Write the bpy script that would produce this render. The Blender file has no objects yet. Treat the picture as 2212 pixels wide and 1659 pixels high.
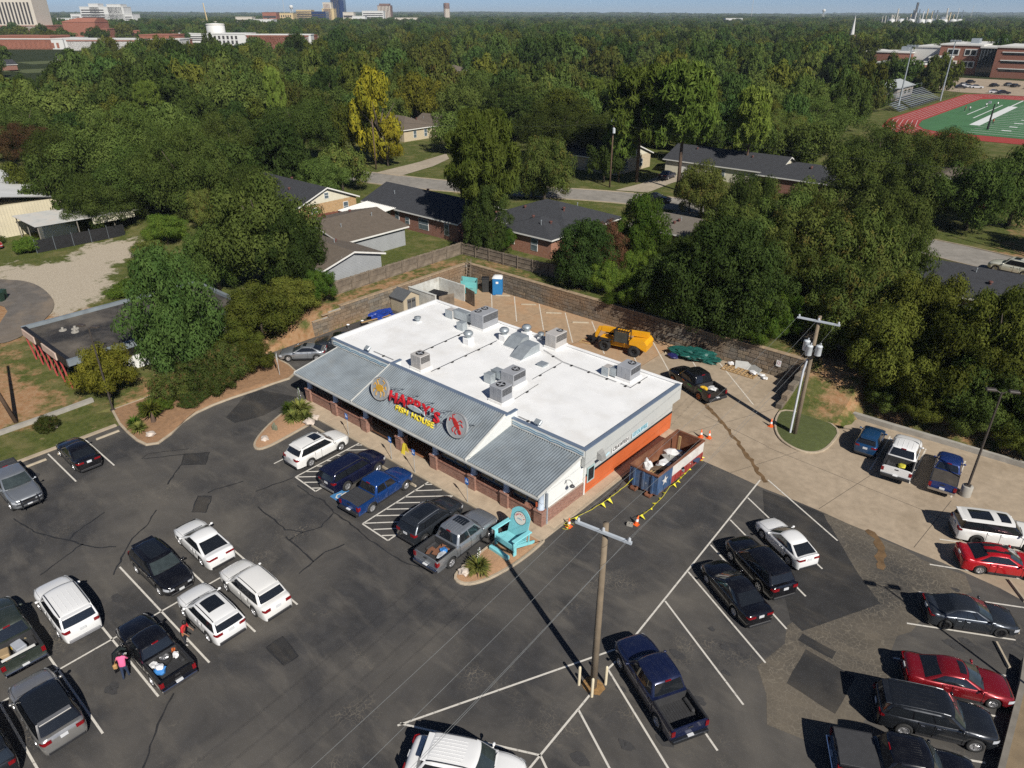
import bpy, bmesh, math, random
import numpy as np
from mathutils import Matrix, Vector, noise as mnoise
R = math.radians
random.seed(7)
SC = bpy.context.scene
COL = SC.collection
# ---------------------------------------------------------------- camera
# Metres.  x runs along the restaurant front, y towards its back, z up;
# the origin is the front right brick corner of the restaurant.
cam = bpy.data.cameras.new('camera')
camo = bpy.data.objects.new('camera', cam)
COL.objects.link(camo)
cam.sensor_width = 36.0
cam.lens = 36.0 * 1535.0 / 2212.0
cam.clip_start = 0.5
cam.clip_end = 40000.0
camo.matrix_world = (Matrix.Translation((22.82, -29.25, 30.0)) @ Matrix.Rotation(R(41.0), 4, 'Z')
						@ Matrix.Rotation(R(90.0 - 27.57), 4, 'X') @ Matrix.Rotation(R(0.1), 4, 'Z'))
SC.camera = camo
# ---------------------------------------------------------------- sky, sun, exposure
SUN_AZ, SUN_EL = R(-23.0), R(39.5)          # azimuth measured from +x towards +y
world = bpy.data.worlds.new('World')
SC.world = world
world.use_nodes = True
wn, wl = world.node_tree.nodes, world.node_tree.links
sky = wn.new('ShaderNodeTexSky')
sky.sky_type = 'NISHITA'
sky.sun_disc = False
sky.sun_elevation = SUN_EL
sky.sun_rotation = R(90.0) - SUN_AZ
sky.altitude = 150.0
sky.air_density = 0.4
sky.dust_density = 0.3
sky.ozone_density = 5.0
wn['Background'].inputs['Strength'].default_value = 0.062
wl.new(sky.outputs['Color'], wn['Background'].inputs['Color'])
sun = bpy.data.lights.new('sun', 'SUN')
sun.energy = 4.5
sun.angle = R(0.53)
sun.color = (1.0, 0.955, 0.88)
suno = bpy.data.objects.new('sun', sun)
COL.objects.link(suno)
sd = Vector((math.cos(SUN_EL) * math.cos(SUN_AZ), math.cos(SUN_EL) * math.sin(SUN_AZ), math.sin(SUN_EL)))
suno.rotation_euler = sd.to_track_quat('Z', 'Y').to_euler()
suno.location = sd * 200
SC.view_settings.view_transform = 'Standard'
SC.view_settings.look = 'None'
SC.view_settings.exposure = 0.36
SC.view_settings.gamma = 1.0
SC.cycles.use_denoising = False
SC.cycles.max_bounces = 6
SC.cycles.diffuse_bounces = 2
SC.cycles.glossy_bounces = 3
SC.cycles.transmission_bounces = 4
SC.cycles.volume_bounces = 0
SC.cycles.use_fast_gi = False
# ---------------------------------------------------------------- materials
MATS = {}
def _nodes(name):
	m = bpy.data.materials.new(name)
	m.use_nodes = True
	nt = m.node_tree
	return m, nt.nodes, nt.links, nt.nodes['Principled BSDF']
def N(nodes, kind, **kw):
	n = nodes.new(kind)
	for k, v in kw.items():
		if k in ('operation', 'blend_type', 'data_type', 'feature', 'distance', 'noise_dimensions', 'wave_type', 'bands_direction', 'interpolation'):
			setattr(n, k, v)
		else:
			n.inputs[k].default_value = v
	return n
def mixc(nodes, links, fac, a, b, mode='MIX'):
	n = nodes.new('ShaderNodeMix')
	n.data_type = 'RGBA'
	n.blend_type = mode
	for sock, v in ((n.inputs[0], fac), (n.inputs[6], a), (n.inputs[7], b)):
		if hasattr(v, 'links'):
			links.new(v, sock)
		elif isinstance(v, (int, float)):
			sock.default_value = v
		else:
			sock.default_value = (*v, 1.0) if len(v) == 3 else v
	return n.outputs[2]
def ramp(nodes, links, fac, stops):
	n = nodes.new('ShaderNodeValToRGB')
	e = n.color_ramp.elements
	while len(e) < len(stops):
		e.new(0.5)
	for el, (p, c) in zip(e, stops):
		el.position = p
		el.color = (*c, 1.0) if not isinstance(c, (int, float)) else (c, c, c, 1.0)
	links.new(fac, n.inputs[0])
	return n.outputs[0]
def noise(nodes, links, vec, scale, detail=4.0, rough=0.55, dist=0.0):
	n = nodes.new('ShaderNodeTexNoise')
	n.inputs['Scale'].default_value = scale
	n.inputs['Detail'].default_value = detail
	n.inputs['Roughness'].default_value = rough
	n.inputs['Distortion'].default_value = dist
	links.new(vec, n.inputs['Vector'])
	return n.outputs['Fac']
def bump(nodes, links, bsdf, h, strength=0.3, dist=0.02):
	b = nodes.new('ShaderNodeBump')
	b.inputs['Strength'].default_value = strength
	b.inputs['Distance'].default_value = dist
	links.new(h, b.inputs['Height'])
	links.new(b.outputs['Normal'], bsdf.inputs['Normal'])
def M(name, col=(0.5, 0.5, 0.5), rough=0.6, var=0.12, scale=3.0, metal=0.0, coat=0.0, bmp=0.0, spec=0.5,
		dirt=None, dirt_amt=0.0, dirt_scale=0.8, emit=None, fine=0.0):
	"""Plain procedural surface: base colour broken up by two noises, optional stains and fine relief."""
	if name in MATS:
		return MATS[name]
	m, nd, lk, bs = _nodes(name)
	tc = nd.new('ShaderNodeTexCoord').outputs['Object']
	c2 = tuple(max(0.0, c * (1.0 - var)) for c in col)
	c1 = tuple(min(1.0, c * (1.0 + var * 0.6)) for c in col)
	f = noise(nd, lk, tc, scale)
	out = mixc(nd, lk, ramp(nd, lk, f, [(0.3, 0.0), (0.7, 1.0)]), c2, c1)
	if fine:
		f2 = noise(nd, lk, tc, 60.0, 2.0)
		out = mixc(nd, lk, ramp(nd, lk, f2, [(0.35, 0.0), (0.65, 1.0)]), tuple(c * (1 - fine) for c in col), out)
	if dirt:
		f3 = noise(nd, lk, tc, dirt_scale, 6.0, 0.65)
		out = mixc(nd, lk, ramp(nd, lk, f3, [(0.62 - 0.25 * dirt_amt, 0.0), (0.75, dirt_amt)]), out, dirt)
	lk.new(out, bs.inputs['Base Color'])
	bs.inputs['Roughness'].default_value = rough
	bs.inputs['Metallic'].default_value = metal
	bs.inputs['Specular IOR Level'].default_value = spec
	bs.inputs['Coat Weight'].default_value = coat
	bs.inputs['Coat Roughness'].default_value = 0.04
	if bmp:
		bump(nd, lk, bs, noise(nd, lk, tc, 25.0, 3.0), bmp, 0.02)
	if emit:
		bs.inputs['Emission Color'].default_value = (*col, 1)
		bs.inputs['Emission Strength'].default_value = emit
	MATS[name] = m
	return m
# ---------------------------------------------------------------- mesh building
class MB:
	def __init__(s):
		s.v, s.f, s.mi, s.sm = [], [], [], []
		s.cur, s.smooth = 0, False
		s.tf = None
	def add(s, vs, fs):
		o = len(s.v)
		if s.tf is not None:
			vs = [tuple(s.tf @ Vector(v)) for v in vs]
		s.v.extend(tuple(v) for v in vs)
		for f in fs:
			s.f.append(tuple(i + o for i in f))
			s.mi.append(s.cur)
			s.sm.append(s.smooth)
		return s
	def box(s, x0, x1, y0, y1, z0, z1):
		return s.add([(x0, y0, z0), (x1, y0, z0), (x1, y1, z0), (x0, y1, z0), (x0, y0, z1), (x1, y0, z1), (x1, y1, z1), (x0, y1, z1)],
						[(0, 3, 2, 1), (4, 5, 6, 7), (0, 1, 5, 4), (1, 2, 6, 5), (2, 3, 7, 6), (3, 0, 4, 7)])
	def bbox(s, x0, x1, y0, y1, z0, z1, b=0.02):
		"""box with its vertical and top edges bevelled"""
		b = min(b, (x1 - x0) * .49, (y1 - y0) * .49, (z1 - z0) * .9)
		r = lambda e: [(x0 + e, y0), (x1 - e, y0), (x1, y0 + e), (x1, y1 - e), (x1 - e, y1), (x0 + e, y1), (x0, y1 - e), (x0, y0 + e)]
		i = lambda e, k: [(x0 + e + k, y0 + k), (x1 - e - k, y0 + k), (x1 - k, y0 + e + k), (x1 - k, y1 - e - k), (x1 - e - k, y1 - k), (x0 + e + k, y1 - k), (x0 + k, y1 - e - k), (x0 + k, y0 + e + k)]
		vs = [(*p, z0) for p in r(b)] + [(*p, z1 - b) for p in r(b)] + [(*p, z1) for p in i(b * .6, b)]
		fs = [tuple(reversed(range(8))), tuple(range(16, 24))]
		for k in range(2):
			for j in range(8):
				n = (j + 1) % 8
				fs.append((k * 8 + j, k * 8 + n, k * 8 + 8 + n, k * 8 + 8 + j))
		return s.add(vs, fs)
	def quad(s, a, b, c, d):
		return s.add([a, b, c, d], [(0, 1, 2, 3)])
	def poly(s, pts):
		return s.add(pts, [tuple(range(len(pts)))])
	def prism(s, pts, z0, z1, bottom=True):
		n = len(pts)
		vs = [(p[0], p[1], z0) for p in pts] + [(p[0], p[1], z1) for p in pts]
		fs = [tuple(range(n, 2 * n))] + [(i, (i + 1) % n, n + (i + 1) % n, n + i) for i in range(n)]
		if bottom:
			fs.append(tuple(reversed(range(n))))
		return s.add(vs, fs)
	def cyl(s, p0, p1, r0, r1=None, n=12, caps=True):
		r1 = r0 if r1 is None else r1
		p0, p1 = Vector(p0), Vector(p1)
		d = (p1 - p0).normalized()
		a = d.orthogonal().normalized()
		b = d.cross(a)
		vs = []
		for p, r in ((p0, r0), (p1, r1)):
			for i in range(n):
				t = 2 * math.pi * i / n
				vs.append(p + a * (r * math.cos(t)) + b * (r * math.sin(t)))
		fs = [(i, (i + 1) % n, n + (i + 1) % n, n + i) for i in range(n)]
		if caps:
			fs += [tuple(reversed(range(n))), tuple(range(n, 2 * n))]
		return s.add(vs, fs)
	def tube(s, pts, r, n=6, caps=True):
		pts = [Vector(p) for p in pts]
		rs = r if isinstance(r, (list, tuple)) else [r] * len(pts)
		vs, prev = [], None
		for k, p in enumerate(pts):
			d = (pts[min(k + 1, len(pts) - 1)] - pts[max(k - 1, 0)]).normalized()
			a = d.orthogonal().normalized() if prev is None else (prev - d * prev.dot(d)).normalized()
			prev = a
			b = d.cross(a)
			for i in range(n):
				t = 2 * math.pi * i / n
				vs.append(p + a * (rs[k] * math.cos(t)) + b * (rs[k] * math.sin(t)))
		fs = []
		for k in range(len(pts) - 1):
			for i in range(n):
				fs.append((k * n + i, k * n + (i + 1) % n, (k + 1) * n + (i + 1) % n, (k + 1) * n + i))
		if caps:
			fs += [tuple(reversed(range(n))), tuple(range((len(pts) - 1) * n, len(pts) * n))]
		return s.add(vs, fs)
	def lathe(s, prof, c=(0, 0, 0), n=16, axis='Z'):
		vs, fs = [], []
		for r, h in prof:
			for i in range(n):
				t = 2 * math.pi * i / n
				u, v = r * math.cos(t), r * math.sin(t)
				p = (u, v, h) if axis == 'Z' else ((h, u, v) if axis == 'X' else (v, h, u))
				vs.append((p[0] + c[0], p[1] + c[1], p[2] + c[2]))
		for k in range(len(prof) - 1):
			for i in range(n):
				fs.append((k * n + i, k * n + (i + 1) % n, (k + 1) * n + (i + 1) % n, (k + 1) * n + i))
		return s.add(vs, fs)
	def grid(s, fn, nu, nv):
		vs = [fn(i / nu, j / nv) for i in range(nu + 1) for j in range(nv + 1)]
		w = nv + 1
		fs = [(i * w + j, (i + 1) * w + j, (i + 1) * w + j + 1, i * w + j + 1) for i in range(nu) for j in range(nv)]
		return s.add(vs, fs)
	def mesh(s, name, mats, angle=None):
		me = bpy.data.meshes.new(name)
		me.from_pydata(s.v, [], s.f)
		for m in (mats if isinstance(mats, (list, tuple)) else [mats]):
			me.materials.append(m)
		me.polygons.foreach_set('material_index', s.mi)
		me.polygons.foreach_set('use_smooth', s.sm if angle is None else [True] * len(s.f))
		if angle is not None:
			bm = bmesh.new()
			bm.from_mesh(me)
			bmesh.ops.remove_doubles(bm, verts=bm.verts, dist=1e-4)
			bmesh.ops.recalc_face_normals(bm, faces=bm.faces)
			for e in bm.edges:
				e.smooth = len(e.link_faces) == 2 and e.calc_face_angle(0) < R(angle)
			bm.to_mesh(me)
			bm.free()
		me.validate()
		me.update()
		return me
	def build(s, name, mats, parent=None, loc=None, rz=None, angle=None):
		return ob(name, s.mesh(name, mats, angle), parent, loc, rz)
def MS():
	m = MB()
	m.smooth = True
	return m
def ob(name, data, parent=None, loc=None, rz=None):
	o = bpy.data.objects.new(name, data)
	COL.objects.link(o)
	if parent is not None:
		o.parent = parent
	if loc is not None:
		o.location = loc
	if rz is not None:
		o.rotation_euler = (0, 0, rz)
	return o
def tag(o, label, cat, group=None):
	o['label'] = label
	o['category'] = cat
	if group:
		o['group'] = group
	return o
def thing(name, label, cat, loc=(0, 0, 0), rz=0.0, group=None):
	return tag(ob(name, None, None, loc, rz), label, cat, group)
def struct(o):
	o['kind'] = 'structure'
	return o
def stuff(o, label=None):
	o['kind'] = 'stuff'
	if label:
		o['label'] = label
	return o
def kids(o):
	return [c for c in bpy.data.objects if c.parent == o]
def collect(o):
	"""list of (object, children) so copying does not search the whole file each time"""
	return (o, [collect(c) for c in o.children])
def copy_tree(t, parent=None):
	o, ch = t
	c = o.copy()
	COL.objects.link(c)
	c.parent = parent
	for k in ch:
		copy_tree(k, c)
	return c
# ================================================================ ground
def smooth(a, b, t):
	t = min(1.0, max(0.0, (t - a) / (b - a)))
	return t * t * (3 - 2 * t)
PLAT = 2.4                                   # level of the streets behind the retaining wall
def ground_z(x, y):
	if x > -37.45 and y < 31.65 and x < 5.35:
		return -0.08 if x > -34.5 or y > -12.5 else -0.08 + 0.20 * smooth(-34.3, -34.7, x)
	if x <= -37.45:
		lo = 0.12 + 0.2 * smooth(-39, -50, x)
		a = smooth(2, 10, y)
		b = smooth(10, 22, y)
		t = a if x > -58 else (b if x < -70 else a + (b - a) * (-58 - x) / 12.0)
		z = lo + (PLAT - lo) * t
	elif x >= 5.35 and y < 45:
		if y < 24 and x > 26:
			z = 0.15
		elif y < 24:
			z = -0.08
		else:
			z = -0.08 + (PLAT + 0.08) * (smooth(24.5, 33, y) if x < 10.4 else smooth(28.3, 36, y))
	else:
		z = PLAT
	d = math.hypot(x, y)
	if d > 500:
		k = min(1.0, (d - 500) / 2500.0)
		n = mnoise.noise((x / 900.0, y / 900.0, 3.1)) * 9 + mnoise.noise((x / 330.0, y / 330.0, 8.1)) * 3
		z += n * k
		if d > 4000:
			z += min(1.0, (d - 4000) / 5000.0) * (16 + 26 * mnoise.noise((x / 2600.0, y / 2600.0, 1.7)))
	return z
def axis_lines(lo, hi, step, extra, far, grow):
	v = list(np.arange(lo, hi + 1e-6, step)) + extra
	s, p = step, hi
	while p < far:
		s *= grow
		p += s
		v.append(p)
	s, p = step, lo
	while p > -far:
		s *= grow
		p -= s
		v.append(p)
	return sorted(set(round(float(q), 3) for q in v))
def in_poly(x, y, poly):
	c, n = False, len(poly)
	j = n - 1
	for i in range(n):
		xi, yi = poly[i]
		xj, yj = poly[j]
		if (yi > y) != (yj > y) and x < (xj - xi) * (y - yi) / (yj - yi) + xi:
			c = not c
		j = i
	return c
GRAVEL = [(-92, -9), (-84, -3), (-82, 1), (-90, 6.5), (-86, 12.5), (-79.5, 10.5), (-77.5, 5.2), (-70, 1.5), (-64.5, -1.6), (-61.5, -8), (-80, -8)]
DIRT = [(-80, -9), (-64, -6), (-60, -9.5), (-53.5, -12.8), (-53.5, -3), (-65, -1), (-58, -15), (-40.5, -14), (-41, -30), (-60, -36), (-90, -30)]
REDS = [(-41, 13), (-37.6, 13), (-37.6, 34), (-24, 34.5), (-24, 31.7), (-41, 33.8), (-39.2, 25)]
def make_ground():
	xs = axis_lines(-135, 62, 1.15, [-37.6, -37.3, 5.2, 5.5, -34.6, -34.25], 16000, 1.16)
	ys = axis_lines(-58, 118, 1.15, [31.5, 31.8], 16000, 1.16)
	nx, ny = len(xs), len(ys)
	vs = [(x, y, ground_z(x, y)) for x in xs for y in ys]
	fs = [(i * ny + j, (i + 1) * ny + j, (i + 1) * ny + j + 1, i * ny + j + 1) for i in range(nx - 1) for j in range(ny - 1)]
	me = bpy.data.meshes.new('ground')
	me.from_pydata(vs, [], fs)
	att = me.color_attributes.new('soil', 'FLOAT_COLOR', 'POINT')
	cols = []
	for x, y, z in vs:
		r = g = b = 0.0
		if -130 < x < 70 and -60 < y < 120:
			g = 1.0 if in_poly(x, y, GRAVEL) else 0.0
			r = 0.8 if in_poly(x, y, DIRT) else 0.0
			if -41.2 < x < -37.3 and 12 < y < 34 or (-41 < x < 6 and 31.6 < y < 35):
				r = max(r, 0.75 * smooth(-2, 1.5, 0.6 - abs(y - 33.2)) if y > 31.6 else 0.55)
			if 5.3 < x < 13 and 25.5 < y < 40:
				r = max(r, 0.6 * smooth(25, 29, y))
			if x > 10 and y > 28:
				r = max(r, 0.45)
			if -40 < x < -37 and -12 < y < 12:
				r = 0.7
		b = smooth(150, 260, math.hypot(x + 40, y - 40)) if not (-60 < x < 40 and 150 < y < 380) else 0.0
		cols += [r, g, b, 1.0]
	A = np.array(cols).reshape(nx, ny, 4)
	for _ in range(7):
		A[1:-1, 1:-1, :2] = (A[1:-1, 1:-1, :2] * 2 + A[:-2, 1:-1, :2] + A[2:, 1:-1, :2] + A[1:-1, :-2, :2] + A[1:-1, 2:, :2]) / 6
	att.data.foreach_set('color', A.ravel())
	m, nd, lk, bs = _nodes('ground_soil_grass')
	geo = nd.new('ShaderNodeNewGeometry').outputs['Position']
	at = nd.new('ShaderNodeAttribute')
	at.attribute_name = 'soil'
	sep = nd.new('ShaderNodeSeparateColor')
	lk.new(at.outputs['Color'], sep.inputs[0])
	n1 = noise(nd, lk, geo, 0.35, 6.0, 0.65)
	n2 = noise(nd, lk, geo, 2.6, 5.0, 0.65)
	n3 = noise(nd, lk, geo, 0.06, 4.0)
	grass = mixc(nd, lk, ramp(nd, lk, n2, [(0.3, 0.0), (0.7, 1.0)]), (0.050, 0.066, 0.016), (0.105, 0.118, 0.032))
	grass = mixc(nd, lk, ramp(nd, lk, n1, [(0.48, 0.0), (0.72, 0.8)]), grass, (0.20, 0.165, 0.075))
	dirt = mixc(nd, lk, ramp(nd, lk, n2, [(0.3, 0.0), (0.75, 1.0)]), (0.27, 0.14, 0.065), (0.36, 0.24, 0.14))
	grav = mixc(nd, lk, ramp(nd, lk, noise(nd, lk, geo, 7.0, 5.0, 0.7), [(0.3, 0.0), (0.7, 1.0)]), (0.30, 0.25, 0.18), (0.50, 0.44, 0.35))
	fore = mixc(nd, lk, n3, (0.018, 0.026, 0.009), (0.035, 0.045, 0.016))
	def brk(sock, lo, hi):
		a = N(nd, 'ShaderNodeMath', operation='ADD')
		lk.new(sock, a.inputs[0])
		b2 = N(nd, 'ShaderNodeMath', operation='MULTIPLY_ADD')
		lk.new(noise(nd, lk, geo, 0.55, 8.0, 0.72), b2.inputs[0])
		b2.inputs[1].default_value = 2.2
		b2.inputs[2].default_value = -1.1
		lk.new(b2.outputs[0], a.inputs[1])
		return ramp(nd, lk, a.outputs[0], [(lo, 0.0), (hi, 1.0)])
	out = mixc(nd, lk, brk(sep.outputs[0], 0.3, 0.62), grass, dirt)
	out = mixc(nd, lk, brk(sep.outputs[1], 0.36, 0.6), out, grav)
	out = mixc(nd, lk, sep.outputs[2], out, fore)
	lk.new(out, bs.inputs['Base Color'])
	bs.inputs['Roughness'].default_value = 0.95
	bs.inputs['Specular IOR Level'].default_value = 0.1
	bump(nd, lk, bs, noise(nd, lk, geo, 9.0, 5.0, 0.7), 0.6, 0.08)
	me.materials.append(m)
	struct(ob('ground', me))
make_ground()
# ---------------------------------------------------------------- paving materials
def asphalt_mat(name, base, dust, dust_lo, dust_hi, crack=0.0, crack_scale=4.5):
	m, nd, lk, bs = _nodes(name)
	p = nd.new('ShaderNodeNewGeometry').outputs['Position']
	big = noise(nd, lk, p, 0.16, 7.0, 0.6, 0.6)
	mid = noise(nd, lk, p, 0.9, 6.0, 0.65)
	fin = noise(nd, lk, p, 28.0, 3.0, 0.7)
	c = mixc(nd, lk, ramp(nd, lk, mid, [(0.3, 0.0), (0.7, 1.0)]), tuple(v * 0.78 for v in base), tuple(v * 1.22 for v in base))
	c = mixc(nd, lk, ramp(nd, lk, big, [(dust_lo, 0.0), (dust_hi, 0.62)]), c, dust)
	map_ = nd.new('ShaderNodeMapping')
	map_.inputs['Scale'].default_value = (0.5, 1.6, 1)
	map_.inputs['Rotation'].default_value = (0, 0, 0.5)
	lk.new(p, map_.inputs[0])
	streak = noise(nd, lk, map_.outputs[0], 0.55, 6.0, 0.6)
	c = mixc(nd, lk, ramp(nd, lk, streak, [(0.52, 0.0), (0.74, 0.55)]), c, dust)
	c = mixc(nd, lk, ramp(nd, lk, fin, [(0.35, 0.0), (0.7, 1.0)]), mixc(nd, lk, 1.0, c, (0.72, 0.72, 0.72), 'MULTIPLY'), c)
	spk = nd.new('ShaderNodeTexVoronoi')
	spk.inputs['Scale'].default_value = 3.2
	lk.new(p, spk.inputs['Vector'])
	c = mixc(nd, lk, ramp(nd, lk, spk.outputs['Distance'], [(0.03, 0.5), (0.05, 0.0)]), c, (0.2, 0.19, 0.17))
	if crack:
		wob = nd.new('ShaderNodeTexNoise')
		wob.inputs['Scale'].default_value = 1.8
		wob.inputs['Detail'].default_value = 4
		lk.new(p, wob.inputs['Vector'])
		pv = nd.new('ShaderNodeVectorMath')
		pv.operation = 'MULTIPLY_ADD'
		lk.new(wob.outputs['Color'], pv.inputs[0])
		pv.inputs[1].default_value = (0.55, 0.55, 0.0)
		lk.new(p, pv.inputs[2])
		vo = nd.new('ShaderNodeTexVoronoi')
		vo.feature = 'DISTANCE_TO_EDGE'
		vo.inputs['Scale'].default_value = crack_scale
		lk.new(pv.outputs[0], vo.inputs['Vector'])
		line = ramp(nd, lk, vo.outputs['Distance'], [(0.015, 1.0), (0.05, 0.0)])
		area = ramp(nd, lk, noise(nd, lk, p, 0.23, 5.0, 0.6), [(0.60 - 0.22 * crack, 0.0), (0.72 - 0.14 * crack, 0.85)])
		mm = N(nd, 'ShaderNodeMath', operation='MULTIPLY')
		lk.new(line, mm.inputs[0])
		lk.new(area, mm.inputs[1])
		c = mixc(nd, lk, mm.outputs[0], c, (0.17, 0.148, 0.115))
	lk.new(c, bs.inputs['Base Color'])
	bs.inputs['Roughness'].default_value = 0.88
	bs.inputs['Specular IOR Level'].default_value = 0.25
	bump(nd, lk, bs, fin, 0.35, 0.012)
	MATS[name] = m
	return m
STREET = [(-200, 38), (-150, 44), (-120, 49.5), (-93, 55), (-69, 61), (-48, 72.2), (-36, 76), (-15, 78), (5, 77.2), (11, 75.6), (30, 71), (70, 60)]
ASPH = asphalt_mat('asphalt_worn', (0.050, 0.049, 0.050), (0.165, 0.149, 0.126), 0.38, 0.68, crack=0.18)
ASPH2 = asphalt_mat('asphalt_cracked', (0.062, 0.058, 0.053), (0.20, 0.168, 0.125), 0.34, 0.62, crack=1.6, crack_scale=3.4)
ASPH3 = asphalt_mat('asphalt_patch', (0.038, 0.037, 0.037), (0.11, 0.095, 0.075), 0.52, 0.75)
ROADM = asphalt_mat('street_concrete_grey', (0.27, 0.25, 0.22), (0.36, 0.33, 0.29), 0.45, 0.7, crack=0.2)
DIRTROAD = asphalt_mat('old_drive_asphalt', (0.15, 0.135, 0.12), (0.27, 0.21, 0.15), 0.45, 0.7)
def concrete_mat(name, base, stain, amt=0.5):
	m, nd, lk, bs = _nodes(name)
	p = nd.new('ShaderNodeNewGeometry').outputs['Position']
	big = noise(nd, lk, p, 0.2, 7.0, 0.62, 0.7)
	mid = noise(nd, lk, p, 1.6, 6.0, 0.65)
	fin = noise(nd, lk, p, 30.0, 3.0, 0.7)
	c = mixc(nd, lk, ramp(nd, lk, mid, [(0.3, 0.0), (0.7, 1.0)]), tuple(v * 0.82 for v in base), tuple(v * 1.14 for v in base))
	c = mixc(nd, lk, ramp(nd, lk, big, [(0.45, 0.0), (0.75, amt)]), c, stain)
	c = mixc(nd, lk, ramp(nd, lk, fin, [(0.3, 0.0), (0.7, 1.0)]), mixc(nd, lk, 1.0, c, (0.84, 0.84, 0.84), 'MULTIPLY'), c)
	lk.new(c, bs.inputs['Base Color'])
	bs.inputs['Roughness'].default_value = 0.85
	bs.inputs['Specular IOR Level'].default_value = 0.3
	bump(nd, lk, bs, fin, 0.3, 0.01)
	MATS[name] = m
	return m
CONC = concrete_mat('concrete_drive_tan', (0.39, 0.312, 0.225), (0.24, 0.185, 0.125), 0.75)
CONC_O = concrete_mat('concrete_back_clay_stained', (0.40, 0.28, 0.175), (0.46, 0.24, 0.11), 0.85)
WALK = concrete_mat('concrete_walk', (0.47, 0.375, 0.27), (0.33, 0.25, 0.17), 0.5)
KERB = concrete_mat('concrete_kerb', (0.43, 0.355, 0.26), (0.26, 0.21, 0.15), 0.6)
GREYC = concrete_mat('concrete_grey', (0.36, 0.34, 0.30), (0.2, 0.18, 0.15), 0.6)
FILL = M('granite_mulch_fill', (0.46, 0.27, 0.15), 0.95, 0.25, 5.0, bmp=0.8, fine=0.35)
def paint_mat(name, col, under, wear):
	m, nd, lk, bs = _nodes(name)
	p = nd.new('ShaderNodeNewGeometry').outputs['Position']
	f = noise(nd, lk, p, 5.0, 8.0, 0.75)
	c = mixc(nd, lk, ramp(nd, lk, f, [(wear, 0.75), (wear + 0.12, 0.0)]), col, under)
	lk.new(c, bs.inputs['Base Color'])
	bs.inputs['Roughness'].default_value = 0.75
	MATS[name] = m
	return m
PAINT = paint_mat('parking_paint', (0.58, 0.55, 0.49), (0.12, 0.11, 0.1), 0.33)
PAINTC = paint_mat('parking_paint_on_concrete', (0.62, 0.57, 0.49), (0.34, 0.28, 0.2), 0.38)
BLUEP = paint_mat('blue_stall_paint', (0.05, 0.20, 0.42), (0.1, 0.1, 0.1), 0.36)
SEAL = M('crack_sealant', (0.024, 0.024, 0.025), 0.6, 0.3)
STAIN = M('wet_rust_stain', (0.16, 0.10, 0.05), 0.5, 0.35, 2.0)
JOINT = M('joint_filler', (0.11, 0.09, 0.07), 0.9, 0.3)
def sheet(name, pts, z, mat):
	mb = MB()
	mb.poly([(p[0], p[1], z) for p in pts])
	me = mb.mesh(name, mat)
	if len(pts) > 4:
		bm = bmesh.new()
		bm.from_mesh(me)
		bmesh.ops.triangulate(bm, faces=bm.faces, ngon_method='EAR_CLIP')
		bm.to_mesh(me)
		bm.free()
	return struct(ob(name, me))
def wobble(pts, step, amp, seed=0):
	"""subdivide an outline and shake it a little so the edge is not ruled"""
	rnd = random.Random(seed)
	out = []
	for i, a in enumerate(pts):
		b = pts[(i + 1) % len(pts)]
		n = max(1, int(math.hypot(b[0] - a[0], b[1] - a[1]) / step))
		for k in range(n):
			t = k / n
			out.append((a[0] + (b[0] - a[0]) * t + rnd.uniform(-amp, amp), a[1] + (b[1] - a[1]) * t + rnd.uniform(-amp, amp)))
	return out
sheet('parking_lot', [(-34.3, -62), (27, -62), (27, 14.2), (-0.2, 14.2), (-0.2, 3), (-26.5, 3), (-26.5, 20), (-37.3, 20), (-37.3, 3), (-34.3, -12.5)], 0.0, ASPH)
sheet('concrete_drive', wobble([(0.7, 8.2), (3.0, 12.2), (4.1, 14.2), (9.1, 13.85), (13.4, 13.8), (16.7, 13.7), (20.7, 13.65), (23.8, 13.4), (27, 12.7), (27, 29.2), (10.4, 29.2), (10.4, 26), (5.3, 26), (5.3, 31.55), (-8.0, 31.55), (-8.0, 16.4), (0.7, 16.4)], 1.5, 0.06, 3), 0.005, CONC)
sheet('concrete_yard', wobble([(-37.35, 19.2), (-26.6, 19.2), (-26.6, 16.2), (-7.95, 16.2), (-7.95, 31.55), (-37.35, 31.55)], 2.0, 0.05, 4), 0.006, CONC_O)
sheet('asphalt_cracked_area', wobble([(13.0, 13.6), (22.0, 13.3), (23.0, 12.2), (20.8, 8.0), (20.6, 4.0), (21.5, 0.5), (19.9, -3.5), (17.5, -4.0), (15.8, -1.5), (15.6, 3.6), (17.2, 7.8)], 1.2, 0.35, 5), 0.004, ASPH2)
for i, pts in enumerate([
	[(16.9, 1.4), (19.5, 1.3), (19.5, -1.6), (17.0, -1.4)],
	[(16.4, 2.35), (18.2, 2.3), (18.2, 1.65), (16.35, 1.75)],
	[(13.4, 13.7), (17.2, 9.1), (18.9, 7.5), (16.3, 2.5), (15.5, 2.9), (11.0, 9.8), (9.2, 13.6)],
	[(-26.1, -11.2), (-24.9, -9.8), (-23.6, -10.8), (-24.9, -12.1)],
	[(-20.3, -13.1), (-19.6, -12.5), (-18.1, -13.7), (-18.9, -14.3)],
	[(-4.8, -16.4), (-3.0, -16.6), (-3.1, -17.5), (-4.8, -17.4)],
	[(-31.0, -1.6), (-27.4, -0.2), (-26.8, -4.0), (-27.5, -6.2), (-28.9, -6.2), (-31.2, -3.0)]]):
	sheet('asphalt_patch', wobble(pts, 0.8, 0.03, i), 0.008, ASPH3)
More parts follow.
